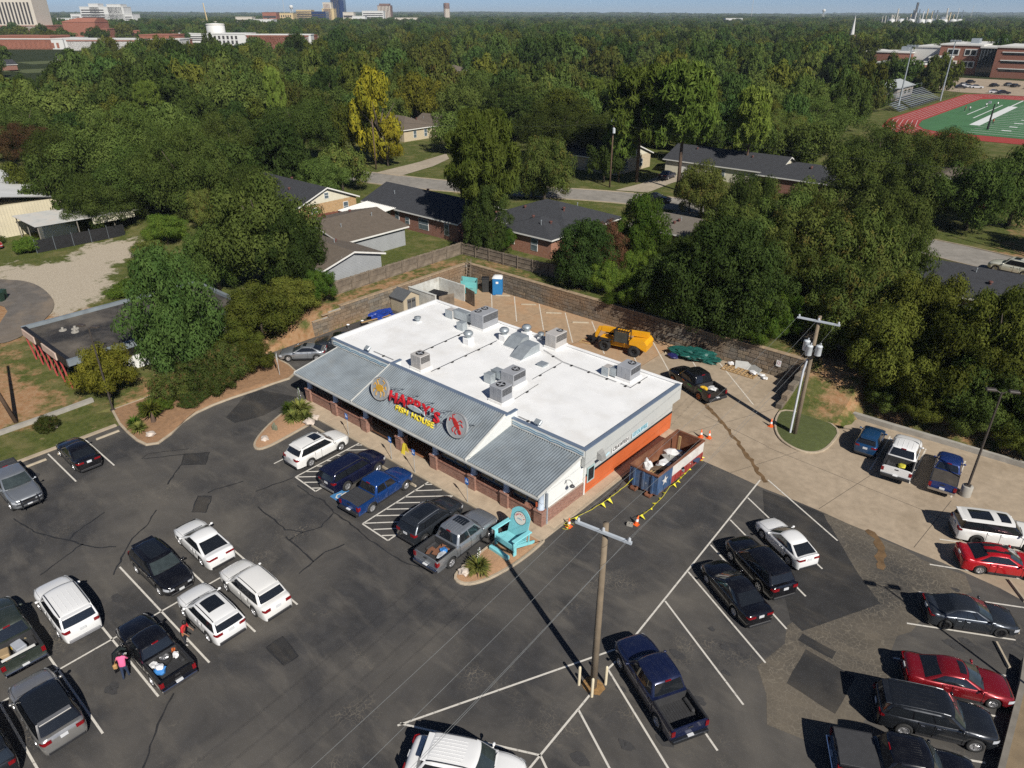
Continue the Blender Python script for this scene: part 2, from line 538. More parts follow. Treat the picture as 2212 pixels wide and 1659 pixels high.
def strip(name, pts, w, z, mat, jit=0.0, seed=1):
	"""a ribbon laid on the paving along a polyline"""
	rnd = random.Random(seed)
	P = []
	for i in range(len(pts) - 1):
		a, b = Vector(pts[i]), Vector(pts[i + 1])
		n = max(1, int((b - a).length / 0.35)) if jit else 1
		for k in range(n):
			P.append(a + (b - a) * (k / n) + Vector((rnd.uniform(-jit, jit), rnd.uniform(-jit, jit))))
	P.append(Vector(pts[-1]))
	mb = MB()
	L = []
	for i, p in enumerate(P):
		d = (P[min(i + 1, len(P) - 1)] - P[max(i - 1, 0)]).normalized()
		n = Vector((-d.y, d.x)) * (w / 2) * (rnd.uniform(0.6, 1.3) if jit else 1.0)
		L.append(((p.x - n.x, p.y - n.y, z), (p.x + n.x, p.y + n.y, z)))
	for a, b in zip(L, L[1:]):
		mb.quad(a[0], b[0], b[1], a[1])
	return struct(mb.build(name, mat))
for i, c in enumerate([
	[(-27.2, -22.5), (-24.3, -22.0), (-21.9, -20.9), (-20.0, -20.1), (-19.1, -19.2)], [(-22.0, -20.9), (-22.5, -20.4), (-23.3, -18.2)],
	[(-21.0, -20.5), (-19.9, -23.3)], [(-17.7, -10.2), (-17.2, -7.5)],
	[(-16.1, -7.8), (-14.6, -7.9), (-13.2, -7.7), (-11.6, -8.0), (-10.1, -8.0), (-7.8, -8.2), (-6.0, -8.2), (-4.5, -8.2), (-3.2, -7.8)],
	[(-11.6, -8.1), (-11.0, -9.5), (-11.4, -10.6), (-11.4, -11.6)], [(-11.9, -11.6), (-9.8, -11.7), (-8.5, -11.8)],
	[(-8.4, -9.5), (-8.7, -10.8), (-8.5, -11.8), (-8.3, -13.0)], [(-16.0, -11.1), (-13.9, -11.1), (-12.5, -11.2), (-11.4, -10.6)],
	[(-5.7, -22.0), (-4.8, -23.1), (-2.9, -24.8)], [(-19.5, -10.1), (-20.1, -12.0), (-20.1, -12.5)], [(-24.9, -12.1), (-23.9, -13.2), (-23.2, -13.9)],
	[(-20.9, -15.8), (-19.8, -16.9), (-19.1, -18.2), (-17.8, -19.4), (-16.6, -20.4)], [(-26.1, -11.2), (-27.9, -13.6), (-28.3, -13.0), (-26.6, -10.6)],
	[(-26.1, -11.2), (-24.9, -9.8), (-23.6, -10.8), (-24.9, -12.1), (-26.1, -11.2)], [(-20.3, -13.1), (-19.6, -12.5), (-18.1, -13.7), (-18.9, -14.3), (-20.3, -13.1)],
	[(-4.8, -16.4), (-3.0, -16.6), (-3.1, -17.5), (-4.8, -17.4), (-4.8, -16.4)]]):
	strip('crack_seal', c, 0.10 if i < 13 else 0.075, 0.012, SEAL, 0.05, i)
strip('water_stain', [(-0.3, 22.6), (2.2, 20.8), (5.0, 18.4), (9.0, 14.6)], 0.34, 0.013, STAIN, 0.09, 40)
strip('water_stain', [(16.2, 13.9), (17.0, 13.3), (17.6, 12.0), (18.0, 10.5)], 0.5, 0.013, STAIN, 0.12, 41)
for c in ([(6.5, 14.0), (9.5, 21.0)], [(13.0, 14.0), (14.6, 21.5)], [(19.0, 14.0), (19.6, 21.0)], [(7.0, 19.2), (24.5, 18.2)], [(1.2, 16.6), (5.2, 25.8)], [(1.0, 20.5), (7.2, 19.3)],
			[(-8, 16.8), (-8, 31)], [(-16, 16.8), (-16, 31)], [(-24, 16.8), (-24, 31)], [(-34, 24.2), (0, 24.0)]):
	strip('concrete_joint', c, 0.035, 0.011, JOINT)
LINES = [(-28.53, -18.06, -34.0, -18.04), (-28.57, -15.37, -34.1, -15.35),
	(-17.03, -19.85, -6.14, -19.9), (-17.05, -17.17, -6.2, -17.2), (-17.08, -14.45, -6.2, -14.52), (-11.55, -33.2, -11.55, -14.5),
	(-17.1, -22.53, -6.09, -22.6), (-17.19, -25.22, -6.04, -25.26), (-17.1, -27.86, -6.2, -27.92), (-17.1, -30.5, -6.2, -30.6),
	(-17.12, -7.34, -17.31, -1.35), (-17.12, -7.34, -14.53, -7.42), (-14.53, -7.42, -14.72, -1.4), (-9.17, -7.51, -9.37, -1.4), (-9.17, -7.51, -6.60, -7.5),
	(-6.60, -7.50, -6.90, -1.4), (-19.81, -7.40, -19.97, -1.35), (-11.86, -7.46, -12.05, -1.35), (-3.95, -7.5, -4.15, -1.45),
	(-17.28, -1.77, -16.9, -1.4), (-17.22, -2.66, -15.9, -1.4), (-17.18, -3.6, -14.75, -1.5), (-17.14, -4.54, -14.75, -2.3), (-17.1, -5.46, -14.7, -3.2), (-17.07, -6.4, -14.66, -4.1), (-17.03, -7.26, -14.62, -5.0), (-16.09, -7.33, -14.6, -5.95), (-15.06, -7.36, -14.57, -6.9),
	(-9.39, -1.82, -8.95, -1.4), (-9.34, -2.77, -7.95, -1.42), (-9.30, -3.71, -6.93, -1.45), (-9.25, -4.58, -6.95, -2.4), (-9.21, -5.47, -6.9, -3.3), (-9.17, -6.37, -6.86, -4.2), (-9.1, -7.36, -6.82, -5.1), (-8.17, -7.4, -6.74, -5.95), (-7.29, -7.45, -6.68, -6.85),
	(8.55, 14.6, 9.58, -3.75), (8.8, 12.0, 15.34, 8.2), (8.97, 8.92, 15.45, 5.25), (9.16, 5.75, 15.6, 2.1), (9.30, 2.60, 15.68, -0.87), (9.49, -0.45, 15.93, -4.02), (9.62, -3.65, 16.1, -7.1),
	(9.74, -6.62, 15.4, -9.65), (9.72, -6.6, 9.75, -5.9), (9.35, -5.15, 4.05, -15.9), (9.93, -8.41, 10.2, -14.6), (10.02, -9.56, 15.6, -12.55), (10.17, -12.65, 15.9, -15.6), (10.14, -12.62, 4.05, -15.75),
	(20.02, 15.95, 24.6, 18.35), (20.16, 12.95, 24.8, 15.25), (20.3, 9.95, 25.16, 12.56), (20.46, 6.9, 25.23, 9.49), (20.6, 3.85, 25.33, 6.46), (20.7, 0.8, 25.4, 3.4), (20.8, -2.3, 25.5, 0.3), (8.97, 15.0, 15.12, 11.48)]
for l in LINES:
	strip('parking_line', [(l[0], l[1]), (l[2], l[3])], 0.105, 0.016, PAINT)
CLINES = [(-29.44, 31.26, -24.2, 25.6), (-25.65, 31.3, -20.5, 25.7), (-21.74, 31.14, -16.2, 25.1), (-18.0, 31.04, -12.2, 25.0), (-14.0, 30.9, -8.4, 25.1), (-10.02, 30.64, -4.8, 25.2), (-6.0, 30.5, -1.0, 25.3), (-2.6, 30.6, 3.37, 24.93), (-33.0, 31.1, -28.78, 26.61),
	(14.14, 21.2, 13.85, 27.2), (16.81, 21.24, 16.5, 27.1), (19.49, 21.39, 19.2, 27.2)]
for l in CLINES:
	strip('parking_line', [(l[0], l[1]), (l[2], l[3])], 0.11, 0.017, PAINTC)
OIL = paint_mat('oil_stain', (0.022, 0.021, 0.021), (0.055, 0.053, 0.052), 0.52)
_r = random.Random(8)
for x, y in ((12.5, -0.6), (13.6, -1.3), (11.9, -3.4), (14.4, -2.8), (13.2, 0.6), (12.8, -9.6), (14.0, -8.2), (11.6, -11.6), (13.4, -12.4), (10.9, -7.2), (21.9, 11.6), (22.8, 6.9), (-31.2, -13.9), (-31.6, -19.6), (-14.5, -21.1), (-8.3, -23.9), (-15.2, -16.0), (-21.2, -3.6), (-20.6, -4.9), (-9.0, -28.0), (14.2, -5.2), (23.3, 7.6)):
	q, e = _r.uniform(.18, .5), _r.uniform(0, 3)
	sheet('oil_stain', [(x + q * (1 + .35 * _r.uniform(-1, 1)) * math.cos(k * .5236 + e), y + q * .6 * (1 + .35 * _r.uniform(-1, 1)) * math.sin(k * .5236 + e)) for k in range(12)], .0135 + .0002 * (int(x) % 5), OIL)
# painted wheelchair stall mark (blue square and white figure)
sheet('stall_mark', [(-13.3, -7.1), (-12.0, -7.1), (-12.05, -5.8), (-13.35, -5.8)], 0.017, BLUEP)
strip('stall_mark_figure', [(-12.8, -6.05), (-12.8, -6.5), (-12.45, -6.5), (-12.3, -6.9)], 0.12, 0.021, PAINT)
strip('stall_mark_figure', [(-12.95, -6.35), (-13.05, -6.65), (-12.85, -6.9), (-12.55, -6.85)], 0.10, 0.021, PAINT)
# ---------------------------------------------------------------- kerbs, islands, walks
def inset(pts, d):
	n = len(pts)
	area = sum(pts[i][0] * pts[(i + 1) % n][1] - pts[(i + 1) % n][0] * pts[i][1] for i in range(n))
	s = 1 if area > 0 else -1
	out = []
	for i in range(n):
		a, b, c = Vector(pts[i - 1]), Vector(pts[i]), Vector(pts[(i + 1) % n])
		d1, d2 = (b - a).normalized(), (c - b).normalized()
		n1, n2 = Vector((-d1.y, d1.x)) * s, Vector((-d2.y, d2.x)) * s
		m = (n1 + n2)
		m = m / max(0.6, m.length_squared / 2)
		out.append((b.x + m.x * d, b.y + m.y * d))
	return out
def island(name, pts, fill, h=0.13, w=0.18, fillname='planting_bed', rise=0.0):
	inn = inset(pts, w)
	n = len(pts)
	mb = MB()
	a2 = inset(pts, 0.03)
	vs = [(*p, -0.05) for p in pts] + [(*p, h - 0.03) for p in pts] + [(*p, h) for p in a2] + [(*p, h) for p in inn] + [(*p, h - 0.1) for p in inn]
	fs = []
	for k in range(4):
		for i in range(n):
			j = (i + 1) % n
			fs.append((k * n + i, k * n + j, (k + 1) * n + j, (k + 1) * n + i))
	mb.add(vs, fs)
	o = struct(mb.build(name, KERB))
	fi = inset(pts, w * 0.6)
	mb = MB()
	cx, cy = sum(p[0] for p in fi) / n, sum(p[1] for p in fi) / n
	ring2 = [(cx + (p[0] - cx) * 0.6, cy + (p[1] - cy) * 0.6) for p in fi]
	mb.smooth = True
	mb.add([(*p, h - 0.035) for p in fi] + [(*p, h + rise * 0.7) for p in ring2] + [(cx, cy, h + rise)],
			[(i, (i + 1) % n, n + (i + 1) % n, n + i) for i in range(n)] + [(n + i, n + (i + 1) % n, 2 * n) for i in range(n)])
	f = struct(mb.build(fillname, fill))
	return o
def rounded(pts, k=3):
	"""Chaikin corner cutting"""
	for _ in range(k):
		out = []
		n = len(pts)
		for i in range(n):
			a, b = pts[i], pts[(i + 1) % n]
			out += [(a[0] * .75 + b[0] * .25, a[1] * .75 + b[1] * .25), (a[0] * .25 + b[0] * .75, a[1] * .25 + b[1] * .75)]
		pts = out
	return pts
GRASSM = None
island('island_kerb', rounded([(-22.5, -7.4), (-22.0, -6.6), (-22.3, -4.0), (-22.7, -1.2), (-26.5, -0.6), (-26.1, -2.4), (-25.0, -4.9), (-23.6, -6.9)], 2), FILL, rise=0.12)
island('island_kerb', rounded([(-1.35, -7.1), (-0.2, -7.4), (0.7, -6.2), (1.15, -3.6), (1.1, -1.0), (0.9, -0.9), (-1.5, -1.0), (-1.4, -4.0)], 2), FILL, rise=0.06)
GRASS_IS = M('island_turf', (0.085, 0.105, 0.028), 0.95, 0.35, 2.5, bmp=0.8, fine=0.3)
LISL = [(-34.4, -12.6), (-32.6, -12.75), (-30.8, -12.8), (-29.5, -12.6), (-29.0, -11.8), (-29.6, -10.5), (-30.7, -9.0), (-31.3, -7.5), (-31.5, -5.8), (-31.45, -4.2), (-31.2, -2.0), (-31.1, 0.0), (-30.9, 1.3), (-31.6, 2.6), (-33.5, 3.0), (-37.2, 3.1), (-37.3, -4), (-37.3, -12.0)]
island('island_kerb', LISL, M('mulch_bed', (0.33, 0.19, 0.10), 0.95, 0.35, 3.0, bmp=0.9, fine=0.35), rise=0.12)
PISL = rounded([(5.45, 26.2), (5.7, 23.6), (7.0, 21.0), (8.8, 20.1), (10.2, 20.4), (10.9, 22.0), (10.6, 26.4)], 2)
island('island_kerb', PISL, GRASS_IS, fillname='turf_bed', rise=0.1)
mb = MB()
mb.prism([(-34.55, -60), (-34.25, -60), (-34.25, -12.8), (-34.55, -12.8)], -0.05, 0.13)
struct(mb.build('kerb', KERB))
mb = MB()
mb.prism([(10.3, 28.3), (13.6, 28.4), (16.0, 28.6), (19, 28.8), (27, 29.2), (27, 29.5), (19, 29.1), (16, 28.95), (13.6, 28.8), (10.3, 28.7)], -0.05, 0.42)
struct(mb.build('kerb', GREYC))
mb = MB()
mb.prism([(-39.3, -60), (-38.95, -60), (-39.6, -15), (-39.7, -12.4), (-40.1, -12.4), (-39.95, -15)], -0.05, 0.45)
struct(mb.build('kerb', GREYC))
mb = MB()
mb.prism([(26.3, -30), (26.6, -30), (26.1, 5.8), (25.9, 8.0), (25.7, 8.0), (25.85, 5.8)], -0.05, 0.5)
struct(mb.build('kerb', concrete_mat('mossy_stone_kerb', (0.22, 0.2, 0.17), (0.1, 0.09, 0.07), 0.8)))
sheet('verge', [(26.5, -30), (70, -30), (70, 12.5), (26.0, 12.5), (26.0, 6)], 0.2, M('dry_verge_soil', (0.24, 0.18, 0.11), 0.95, 0.3, 1.5, bmp=0.6, fine=0.3))
walk = MB()
walk.box(-26.4, 0.9, -1.4, 0.35, -0.05, 0.10)
walk.box(-0.35, 0.9, 0.35, 16.4, -0.05, 0.10)
walk = struct(walk.build('sidewalk', KERB))
slab = MB()
slab.bbox(0.004, 1.516, 0, 1.40, 0.06, 0.125, 0.006)
slab = slab.mesh('slab', WALK)
for k in range(18):
	ob('slab', slab, walk, (-26.38 + k * 1.515, -1.22, 0))
slab2 = MB()
slab2.bbox(0, 1.0, 0.004, 1.60, 0.06, 0.125, 0.006)
slab2 = slab2.mesh('slab', WALK)
for k in range(10):
	ob('slab', slab2, walk, (-0.28, 0.37 + k * 1.602, 0))
STOPM = concrete_mat('wheel_stop_concrete', (0.42, 0.36, 0.27), (0.3, 0.24, 0.17), 0.5)
st = MB()
st.add([(-0.9, -0.08, 0), (0.9, -0.08, 0), (0.9, 0.08, 0), (-0.9, 0.08, 0), (-0.86, -0.05, 0.13), (0.86, -0.05, 0.13), (0.86, 0.05, 0.13), (-0.86, 0.05, 0.13)],
		[(0, 3, 2, 1), (4, 5, 6, 7), (0, 1, 5, 4), (1, 2, 6, 5), (2, 3, 7, 6), (3, 0, 4, 7)])
st = st.mesh('wheel_stop', STOPM)
for x, y, a, where in [(-26.4, 30.3, 36, 'b'), (-22.6, 30.15, 36, 'b'), (-18.7, 29.9, 36, 'b'), (-7.1, 29.7, 40, 'b'), (-30.6, 30.5, 36, 'b'),
		(24.6, 13.8, -54, 'r'), (24.8, 10.85, -60, 'r'), (24.9, 7.8, -60, 'r'), (-33.3, -13.9, 90, 'l'), (-33.2, -19.3, 90, 'l'), (-33.3, -16.7, 90, 'l'),
		(-21.4, -2.3, 0, 'f'), (-13.2, -2.35, 0, 'f'), (-10.5, -2.38, 0, 'f')]:
	lab = {'b': 'concrete wheel stop at the head of a back stall by the block wall', 'r': 'concrete wheel stop heading an angled stall along the low stone wall',
			'l': 'concrete wheel stop by the kerb of the grass verge', 'f': 'concrete wheel stop in a stall along the restaurant walk'}[where]
	tag(ob('wheel_stop', st, None, (x, y, 0.018), R(a)), lab, 'wheel stop', 'wheel stops ' + {'b': 'in the back yard', 'r': 'along the stone wall', 'l': 'by the verge', 'f': 'along the walk'}[where])
# ================================================================ lettering
def text_mesh(body, size, extrude=0.0, mat=None, bevel=0.0, align='CENTER'):
	cu = bpy.data.curves.new('lettering', 'FONT')
	cu.body = body
	cu.size = size
	cu.extrude = extrude
	cu.bevel_depth = bevel
	cu.resolution_u = 3
	cu.align_x = align
	cu.align_y = 'BOTTOM_BASELINE'
	o = bpy.data.objects.new('lettering', cu)
	COL.objects.link(o)
	bpy.context.view_layer.update()
	me = bpy.data.meshes.new_from_object(o.evaluated_get(bpy.context.evaluated_depsgraph_get()))
	bpy.data.objects.remove(o)
	bpy.data.curves.remove(cu)
	if mat:
		me.materials.clear()
		me.materials.append(mat)
	return me
def put_text(name, body, size, mat, mat_world, parent=None, extrude=0.004, bold=0.0, sx=1.0):
	me = text_mesh(body, size, extrude, mat, bold)
	o = ob(name, me, parent)
	o.matrix_world = mat_world @ Matrix.Diagonal((sx, 1, 1, 1))
	if parent is not None:
		o.matrix_parent_inverse = Matrix.Identity(4)
		o.matrix_local = parent.matrix_world.inverted() @ mat_world @ Matrix.Diagonal((sx, 1, 1, 1))
	return o
def frame(origin, xdir, updir):
	"""matrix whose x axis is the reading direction and y axis the letters' up"""
	x = Vector(xdir).normalized()
	u = Vector(updir).normalized()
	n = x.cross(u)
	m = Matrix.Identity(4)
	for i in range(3):
		m[i][0], m[i][1], m[i][2], m[i][3] = x[i], u[i], n[i], origin[i]
	return m
# ================================================================ restaurant
def brick_mat(name, c1, c2, mortar, scale=1.0, rough=0.85):
	m, nd, lk, bs = _nodes(name)
	geo = nd.new('ShaderNodeNewGeometry')
	tc = nd.new('ShaderNodeTexCoord').outputs['Object']
	sx = nd.new('ShaderNodeSeparateXYZ')
	lk.new(tc, sx.inputs[0])
	ad = N(nd, 'ShaderNodeMath', operation='ADD')
	lk.new(sx.outputs[0], ad.inputs[0])
	lk.new(sx.outputs[1], ad.inputs[1])
	cm = nd.new('ShaderNodeCombineXYZ')
	lk.new(ad.outputs[0], cm.inputs[0])
	lk.new(sx.outputs[2], cm.inputs[1])
	b = nd.new('ShaderNodeTexBrick')
	b.inputs['Scale'].default_value = scale
	b.inputs['Brick Width'].default_value = 0.21
	b.inputs['Row Height'].default_value = 0.072
	b.inputs['Mortar Size'].default_value = 0.007
	b.inputs['Color1'].default_value = (*c1, 1)
	b.inputs['Color2'].default_value = (*c2, 1)
	b.inputs['Mortar'].default_value = (*mortar, 1)
	lk.new(cm.outputs[0], b.inputs['Vector'])
	f = noise(nd, lk, tc, 5.0, 5.0, 0.7)
	c = mixc(nd, lk, ramp(nd, lk, f, [(0.3, 0.0), (0.7, 1.0)]), mixc(nd, lk, 1.0, b.outputs['Color'], (0.68, 0.68, 0.7), 'MULTIPLY'), b.outputs['Color'])
	lk.new(c, bs.inputs['Base Color'])
	bs.inputs['Roughness'].default_value = rough
	bump(nd, lk, bs, b.outputs['Fac'], -0.5, 0.01)
	MATS[name] = m
	return m
BRICK = brick_mat('brick_restaurant', (0.22, 0.085, 0.055), (0.34, 0.16, 0.11), (0.40, 0.32, 0.26))
ROOFW = M('white_roof_membrane', (0.78, 0.78, 0.77), 0.55, 0.07, 0.5, dirt=(0.56, 0.53, 0.48), dirt_amt=0.5, dirt_scale=0.3)
CAPM = M('blue_grey_edge_metal', (0.17, 0.22, 0.30), 0.45, 0.08, metal=0.3)
GALV = M('galvanised_roof_steel', (0.25, 0.285, 0.31), 0.5, 0.2, 0.7, metal=0.35, dirt=(0.26, 0.25, 0.22), dirt_amt=0.3)
SIDING = M('grey_lap_siding', (0.42, 0.43, 0.415), 0.7, 0.06, 0.8, dirt=(0.4, 0.38, 0.33), dirt_amt=0.3)
SIDEW = M('white_lap_siding', (0.68, 0.69, 0.66), 0.7, 0.05, 0.8, dirt=(0.5, 0.48, 0.42), dirt_amt=0.25)
ORANGE = M('orange_wainscot', (0.54, 0.12, 0.035), 0.6, 0.1, 0.8, dirt=(0.4, 0.16, 0.08), dirt_amt=0.3)
BLACKM = M('black_trim', (0.012, 0.012, 0.014), 0.6, 0.2)
COLM = M('pale_blue_column_paint', (0.46, 0.53, 0.62), 0.6, 0.08, 1.0)
DARKIN = M('dark_patio_wall', (0.035, 0.025, 0.02), 0.8, 0.3)
GLASSD = M('dark_window_glass', (0.02, 0.022, 0.025), 0.06, 0.1, spec=0.8)
WFRAME = M('window_frame_greyblue', (0.25, 0.29, 0.31), 0.5, 0.1)
TEAL = M('teal_window_trim', (0.36, 0.50, 0.50), 0.6, 0.1)
BANNER = M('window_sign_band', (0.42, 0.42, 0.46), 0.5, 0.08)
PURPLE = M('purple_print', (0.10, 0.02, 0.10), 0.5, 0.1)
TANBLIND = M('tan_window_blind', (0.35, 0.26, 0.13), 0.7, 0.15, 4.0)
WAVE = M('wave_blue_paint', (0.17, 0.30, 0.40), 0.6, 0.1)
rest = thing('restaurant', 'white roofed fish restaurant with corrugated steel awning and orange side wall', 'restaurant')
P_ = lambda mb, name, mat, ang=None: mb.build(name, mat, rest, angle=ang)
PED_X = [-25.85, -22.2, -18.25, -14.05, -10.2, -6.3, -3.25, -0.27]
for i, x in enumerate(PED_X):
	P_(MB().box(x - .33, x + .33, -0.12, 0.54, 0.10, 1.22), 'pedestal', BRICK)
	P_(MB().bbox(x - .38, x + .38, -0.17, 0.59, 1.22, 1.32, 0.02), 'pedestal_cap', BRICK)
	mb = MS()
	mb.lathe([(.26, 1.32), (.26, 1.38), (.20, 1.42), (.20, 2.66), (.24, 2.7), (.24, 2.78)], (x, .2, 0), 14)
	P_(mb, 'column', COLM)
for a, b in ((0, 1), (1, 2), (4, 5), (5, 6), (6, 7)):
	w = P_(MB().box(PED_X[a] + .335, PED_X[b] - .335, 0.05, 0.36, 0.10, 0.95), 'low_wall', BRICK)
	mb = MB()
	x = PED_X[a] + .34
	while x < PED_X[b] - .42:                     # rowlock course, brick by brick
		mb.box(x, x + .062, 0.0, 0.41, 0.952, 1.06)
		x += .072
	mb.build('rowlock_course', BRICK, w)['kind'] = 'stuff'
# walls: front glazed room on the right, open patio on the left
P_(MB().box(-10.1, -0.25, 0.62, 0.80, 0.10, 2.75), 'front_wall', WFRAME)
P_(MB().box(-27.2, -0.4, 4.3, 4.5, 0.1, 4.0), 'inner_wall', DARKIN)
P_(MB().box(-10.1, -9.95, 0.8, 4.3, 0.1, 2.75), 'partition_wall', DARKIN)
P_(MB().box(-26.9, -10.1, 0.36, 4.3, 0.08, 0.127), 'patio_floor', M('red_tile_floor', (0.26, 0.12, 0.06), 0.6, 0.2))
P_(MB().box(-27.6, -0.3, 4.5, 16.6, 0.1, 3.9), 'main_wall', SIDING)
wtxt = ["FRIED CATFISH", "FRIED OYSTER", "FRIED CATFISH", "FRIED OYSTERS", "BREAKFAST!"]
WX = [(-9.85, -8.55), (-8.45, -7.5), (-7.4, -6.6), (-5.95, -4.8), (-4.7, -3.6), (-2.9, -1.75), (-1.65, -0.65)]
WT = ["OYSTERS", "FRIED", "FRIED OYSTER", "FRIED OYSTER", "FRIED CATFISH", "FRIED OYSTERS", "BREAKFAST!"]
for (x0, x1), t in zip(WX, WT):
	w = P_(MB().box(x0, x1, 0.565, 0.615, 1.12, 2.52), 'window', WFRAME)
	MB().box(x0 + .05, x1 - .05, 0.55, 0.562, 1.17, 2.02).build('pane', GLASSD, w)
	MB().box(x0 + .05, x1 - .05, 0.541, 0.548, 1.17, 1.62).build('blind', TANBLIND, w)
	MB().box(x0 + .05, x1 - .05, 0.55, 0.562, 2.06, 2.47).build('sign_band', BANNER, w)
	put_text('lettering', t, .23, PURPLE, frame(((x0 + x1) / 2, 0.545, 2.17), (1, 0, 0), (0, 0, 1)), w, 0.002, 0.002, min(1.0, (x1 - x0 - .16) / (0.148 * len(t))))
# patio railing and banner between two pedestals
mb = MB()
for k in range(30):
	mb.box(-17.85 + k * .12, -17.835 + k * .12, 0.2, 0.22, 0.13, 1.12)
mb.box(-17.9, -14.4, 0.19, 0.23, 1.12, 1.16)
mb.box(-17.9, -14.4, 0.19, 0.23, 0.2, 0.23)
P_(mb, 'patio_railing', BLACKM)
P_(MB().box(-17.7, -14.5, 0.75, 0.78, 1.25, 2.45), 'patio_banner', M('banner_print', (0.20, 0.23, 0.21), 0.6, 0.6, 2.2))
for x in (-24.9, -23.1, -20.9, -19.4):
	P_(MB().bbox(x - .75, x + .75, 0.30, 0.34, 2.12, 2.52, 0.03), 'hanging_sign_board', M('brown_sign_board', (0.13, 0.045, 0.025), 0.6, 0.2))
# glazing bars / trim line under the eave
P_(MB().box(-26.7, 0.0, 0.0, 0.45, 2.62, 2.70), 'eave_beam', WFRAME)
def corrugated(x0, x1, ye, ze, yt, zt, name):
	mb = MB()
	n = int((x1 - x0) / 0.21)
	st = (x1 - x0) / n
	prof = []
	for i in range(n):
		b = x0 + i * st
		prof += [(b, 0), (b + st * .42, 0), (b + st * .55, 0.065), (b + st * .87, 0.065)]
	prof.append((x1, 0))
	vs, fs = [], []
	for x, h in prof:
		vs += [(x, ye, ze + h), (x, yt, zt + h)]
	for i in range(len(prof) - 1):
		fs.append((2 * i, 2 * i + 2, 2 * i + 3, 2 * i + 1))
	mb.add(vs, fs)
	o = P_(mb, name, GALV)
	mb = MB()
	mb.add([(x0, ye, ze - .02), (x1, ye, ze - .02), (x1, yt, zt - .02), (x0, yt, zt - .02), (x0, ye, ze - .14), (x1, ye, ze - .14), (x1, yt, zt - .14), (x0, yt, zt - .14)],
			[(0, 1, 2, 3), (7, 6, 5, 4), (0, 4, 5, 1), (1, 5, 6, 2), (2, 6, 7, 3), (3, 7, 4, 0)])
	mb.build('fascia', M('awning_fascia', (0.50, 0.49, 0.45), 0.6, 0.1), o)
	for x in (x0 - .05, x1 - .03):
		mb = MB()
		mb.add([(x, ye - .03, ze - .06), (x + .08, ye - .03, ze - .06), (x + .08, yt, zt - .06), (x, yt, zt - .06), (x, ye - .03, ze + .07), (x + .08, ye - .03, ze + .07), (x + .08, yt, zt + .07), (x, yt, zt + .07)],
				[(0, 3, 2, 1), (4, 5, 6, 7), (0, 1, 5, 4), (1, 2, 6, 5), (2, 3, 7, 6), (3, 0, 4, 7)])
		mb.build('rake_trim', M('rake_trim_metal', (0.55, 0.55, 0.52), 0.5, 0.08), o)
	return o
corrugated(-26.85, -19.05, -0.48, 2.72, 4.1, 3.48, 'awning_roof')
corrugated(-6.35, 0.02, -0.48, 2.72, 4.1, 3.48, 'awning_roof')
corrugated(-18.98, -6.42, -0.52, 2.78, 3.62, 4.52, 'raised_awning_roof')
for x0, x1 in ((-19.12, -18.95), (-6.45, -6.28)):
	mb = MB()
	mb.tf = Matrix.Identity(4)
	pts = [(-0.4, 2.70), (3.62, 4.48), (4.75, 4.48), (4.75, 3.9), (4.2, 3.44)]
	mb.add([(x0, p[0], p[1]) for p in pts] + [(x1, p[0], p[1]) for p in pts],
			[tuple(range(5)), tuple(range(9, 4, -1))] + [(i, 5 + i, 5 + (i + 1) % 5, (i + 1) % 5) for i in range(5)])
	P_(mb, 'gable_cheek', SIDEW)
	P_(MB().bbox(x0 - .06, x1 + .06, 3.95, 4.85, 4.482, 4.56, .015), 'coping', CAPM)
P_(MB().box(-18.95, -6.45, 3.66, 3.92, 3.5, 4.5), 'raised_parapet', SIDEW)
P_(MB().bbox(-19.15, -6.25, 3.60, 3.98, 4.503, 4.58, .015), 'coping', CAPM)
# main roof, parapet and edge metal
roof = P_(MB().box(-27.6, 0.1, 4.35, 16.95, 3.86, 3.96), 'flat_roof', ROOFW)
for k in range(8):                                   # welded membrane laps
	MB().box(-27.5, 0.0, 5.7 + k * 1.45, 5.78 + k * 1.45, 3.9605, 3.966).build('membrane_lap', ROOFW, roof)
for nm, (a, b, c, d) in (('f', (-27.75, 0.28, 4.2, 4.42)), ('b', (-27.75, 0.28, 16.9, 17.12)), ('l', (-27.75, -27.53, 4.42, 16.9)), ('r', (0.04, 0.28, 4.42, 16.9))):
	P_(MB().box(a, b, c, d, 3.5, 4.06), 'parapet', SIDING if nm in 'fr' else ROOFW)
	P_(MB().bbox(a - .04, b + .04, c - .04 * (nm in 'fb'), d + .04 * (nm in 'fb'), 4.064 + .002 * (nm in 'lr'), 4.13 + .002 * (nm in 'lr'), .015), 'coping', CAPM if nm in 'fr' else ROOFW)
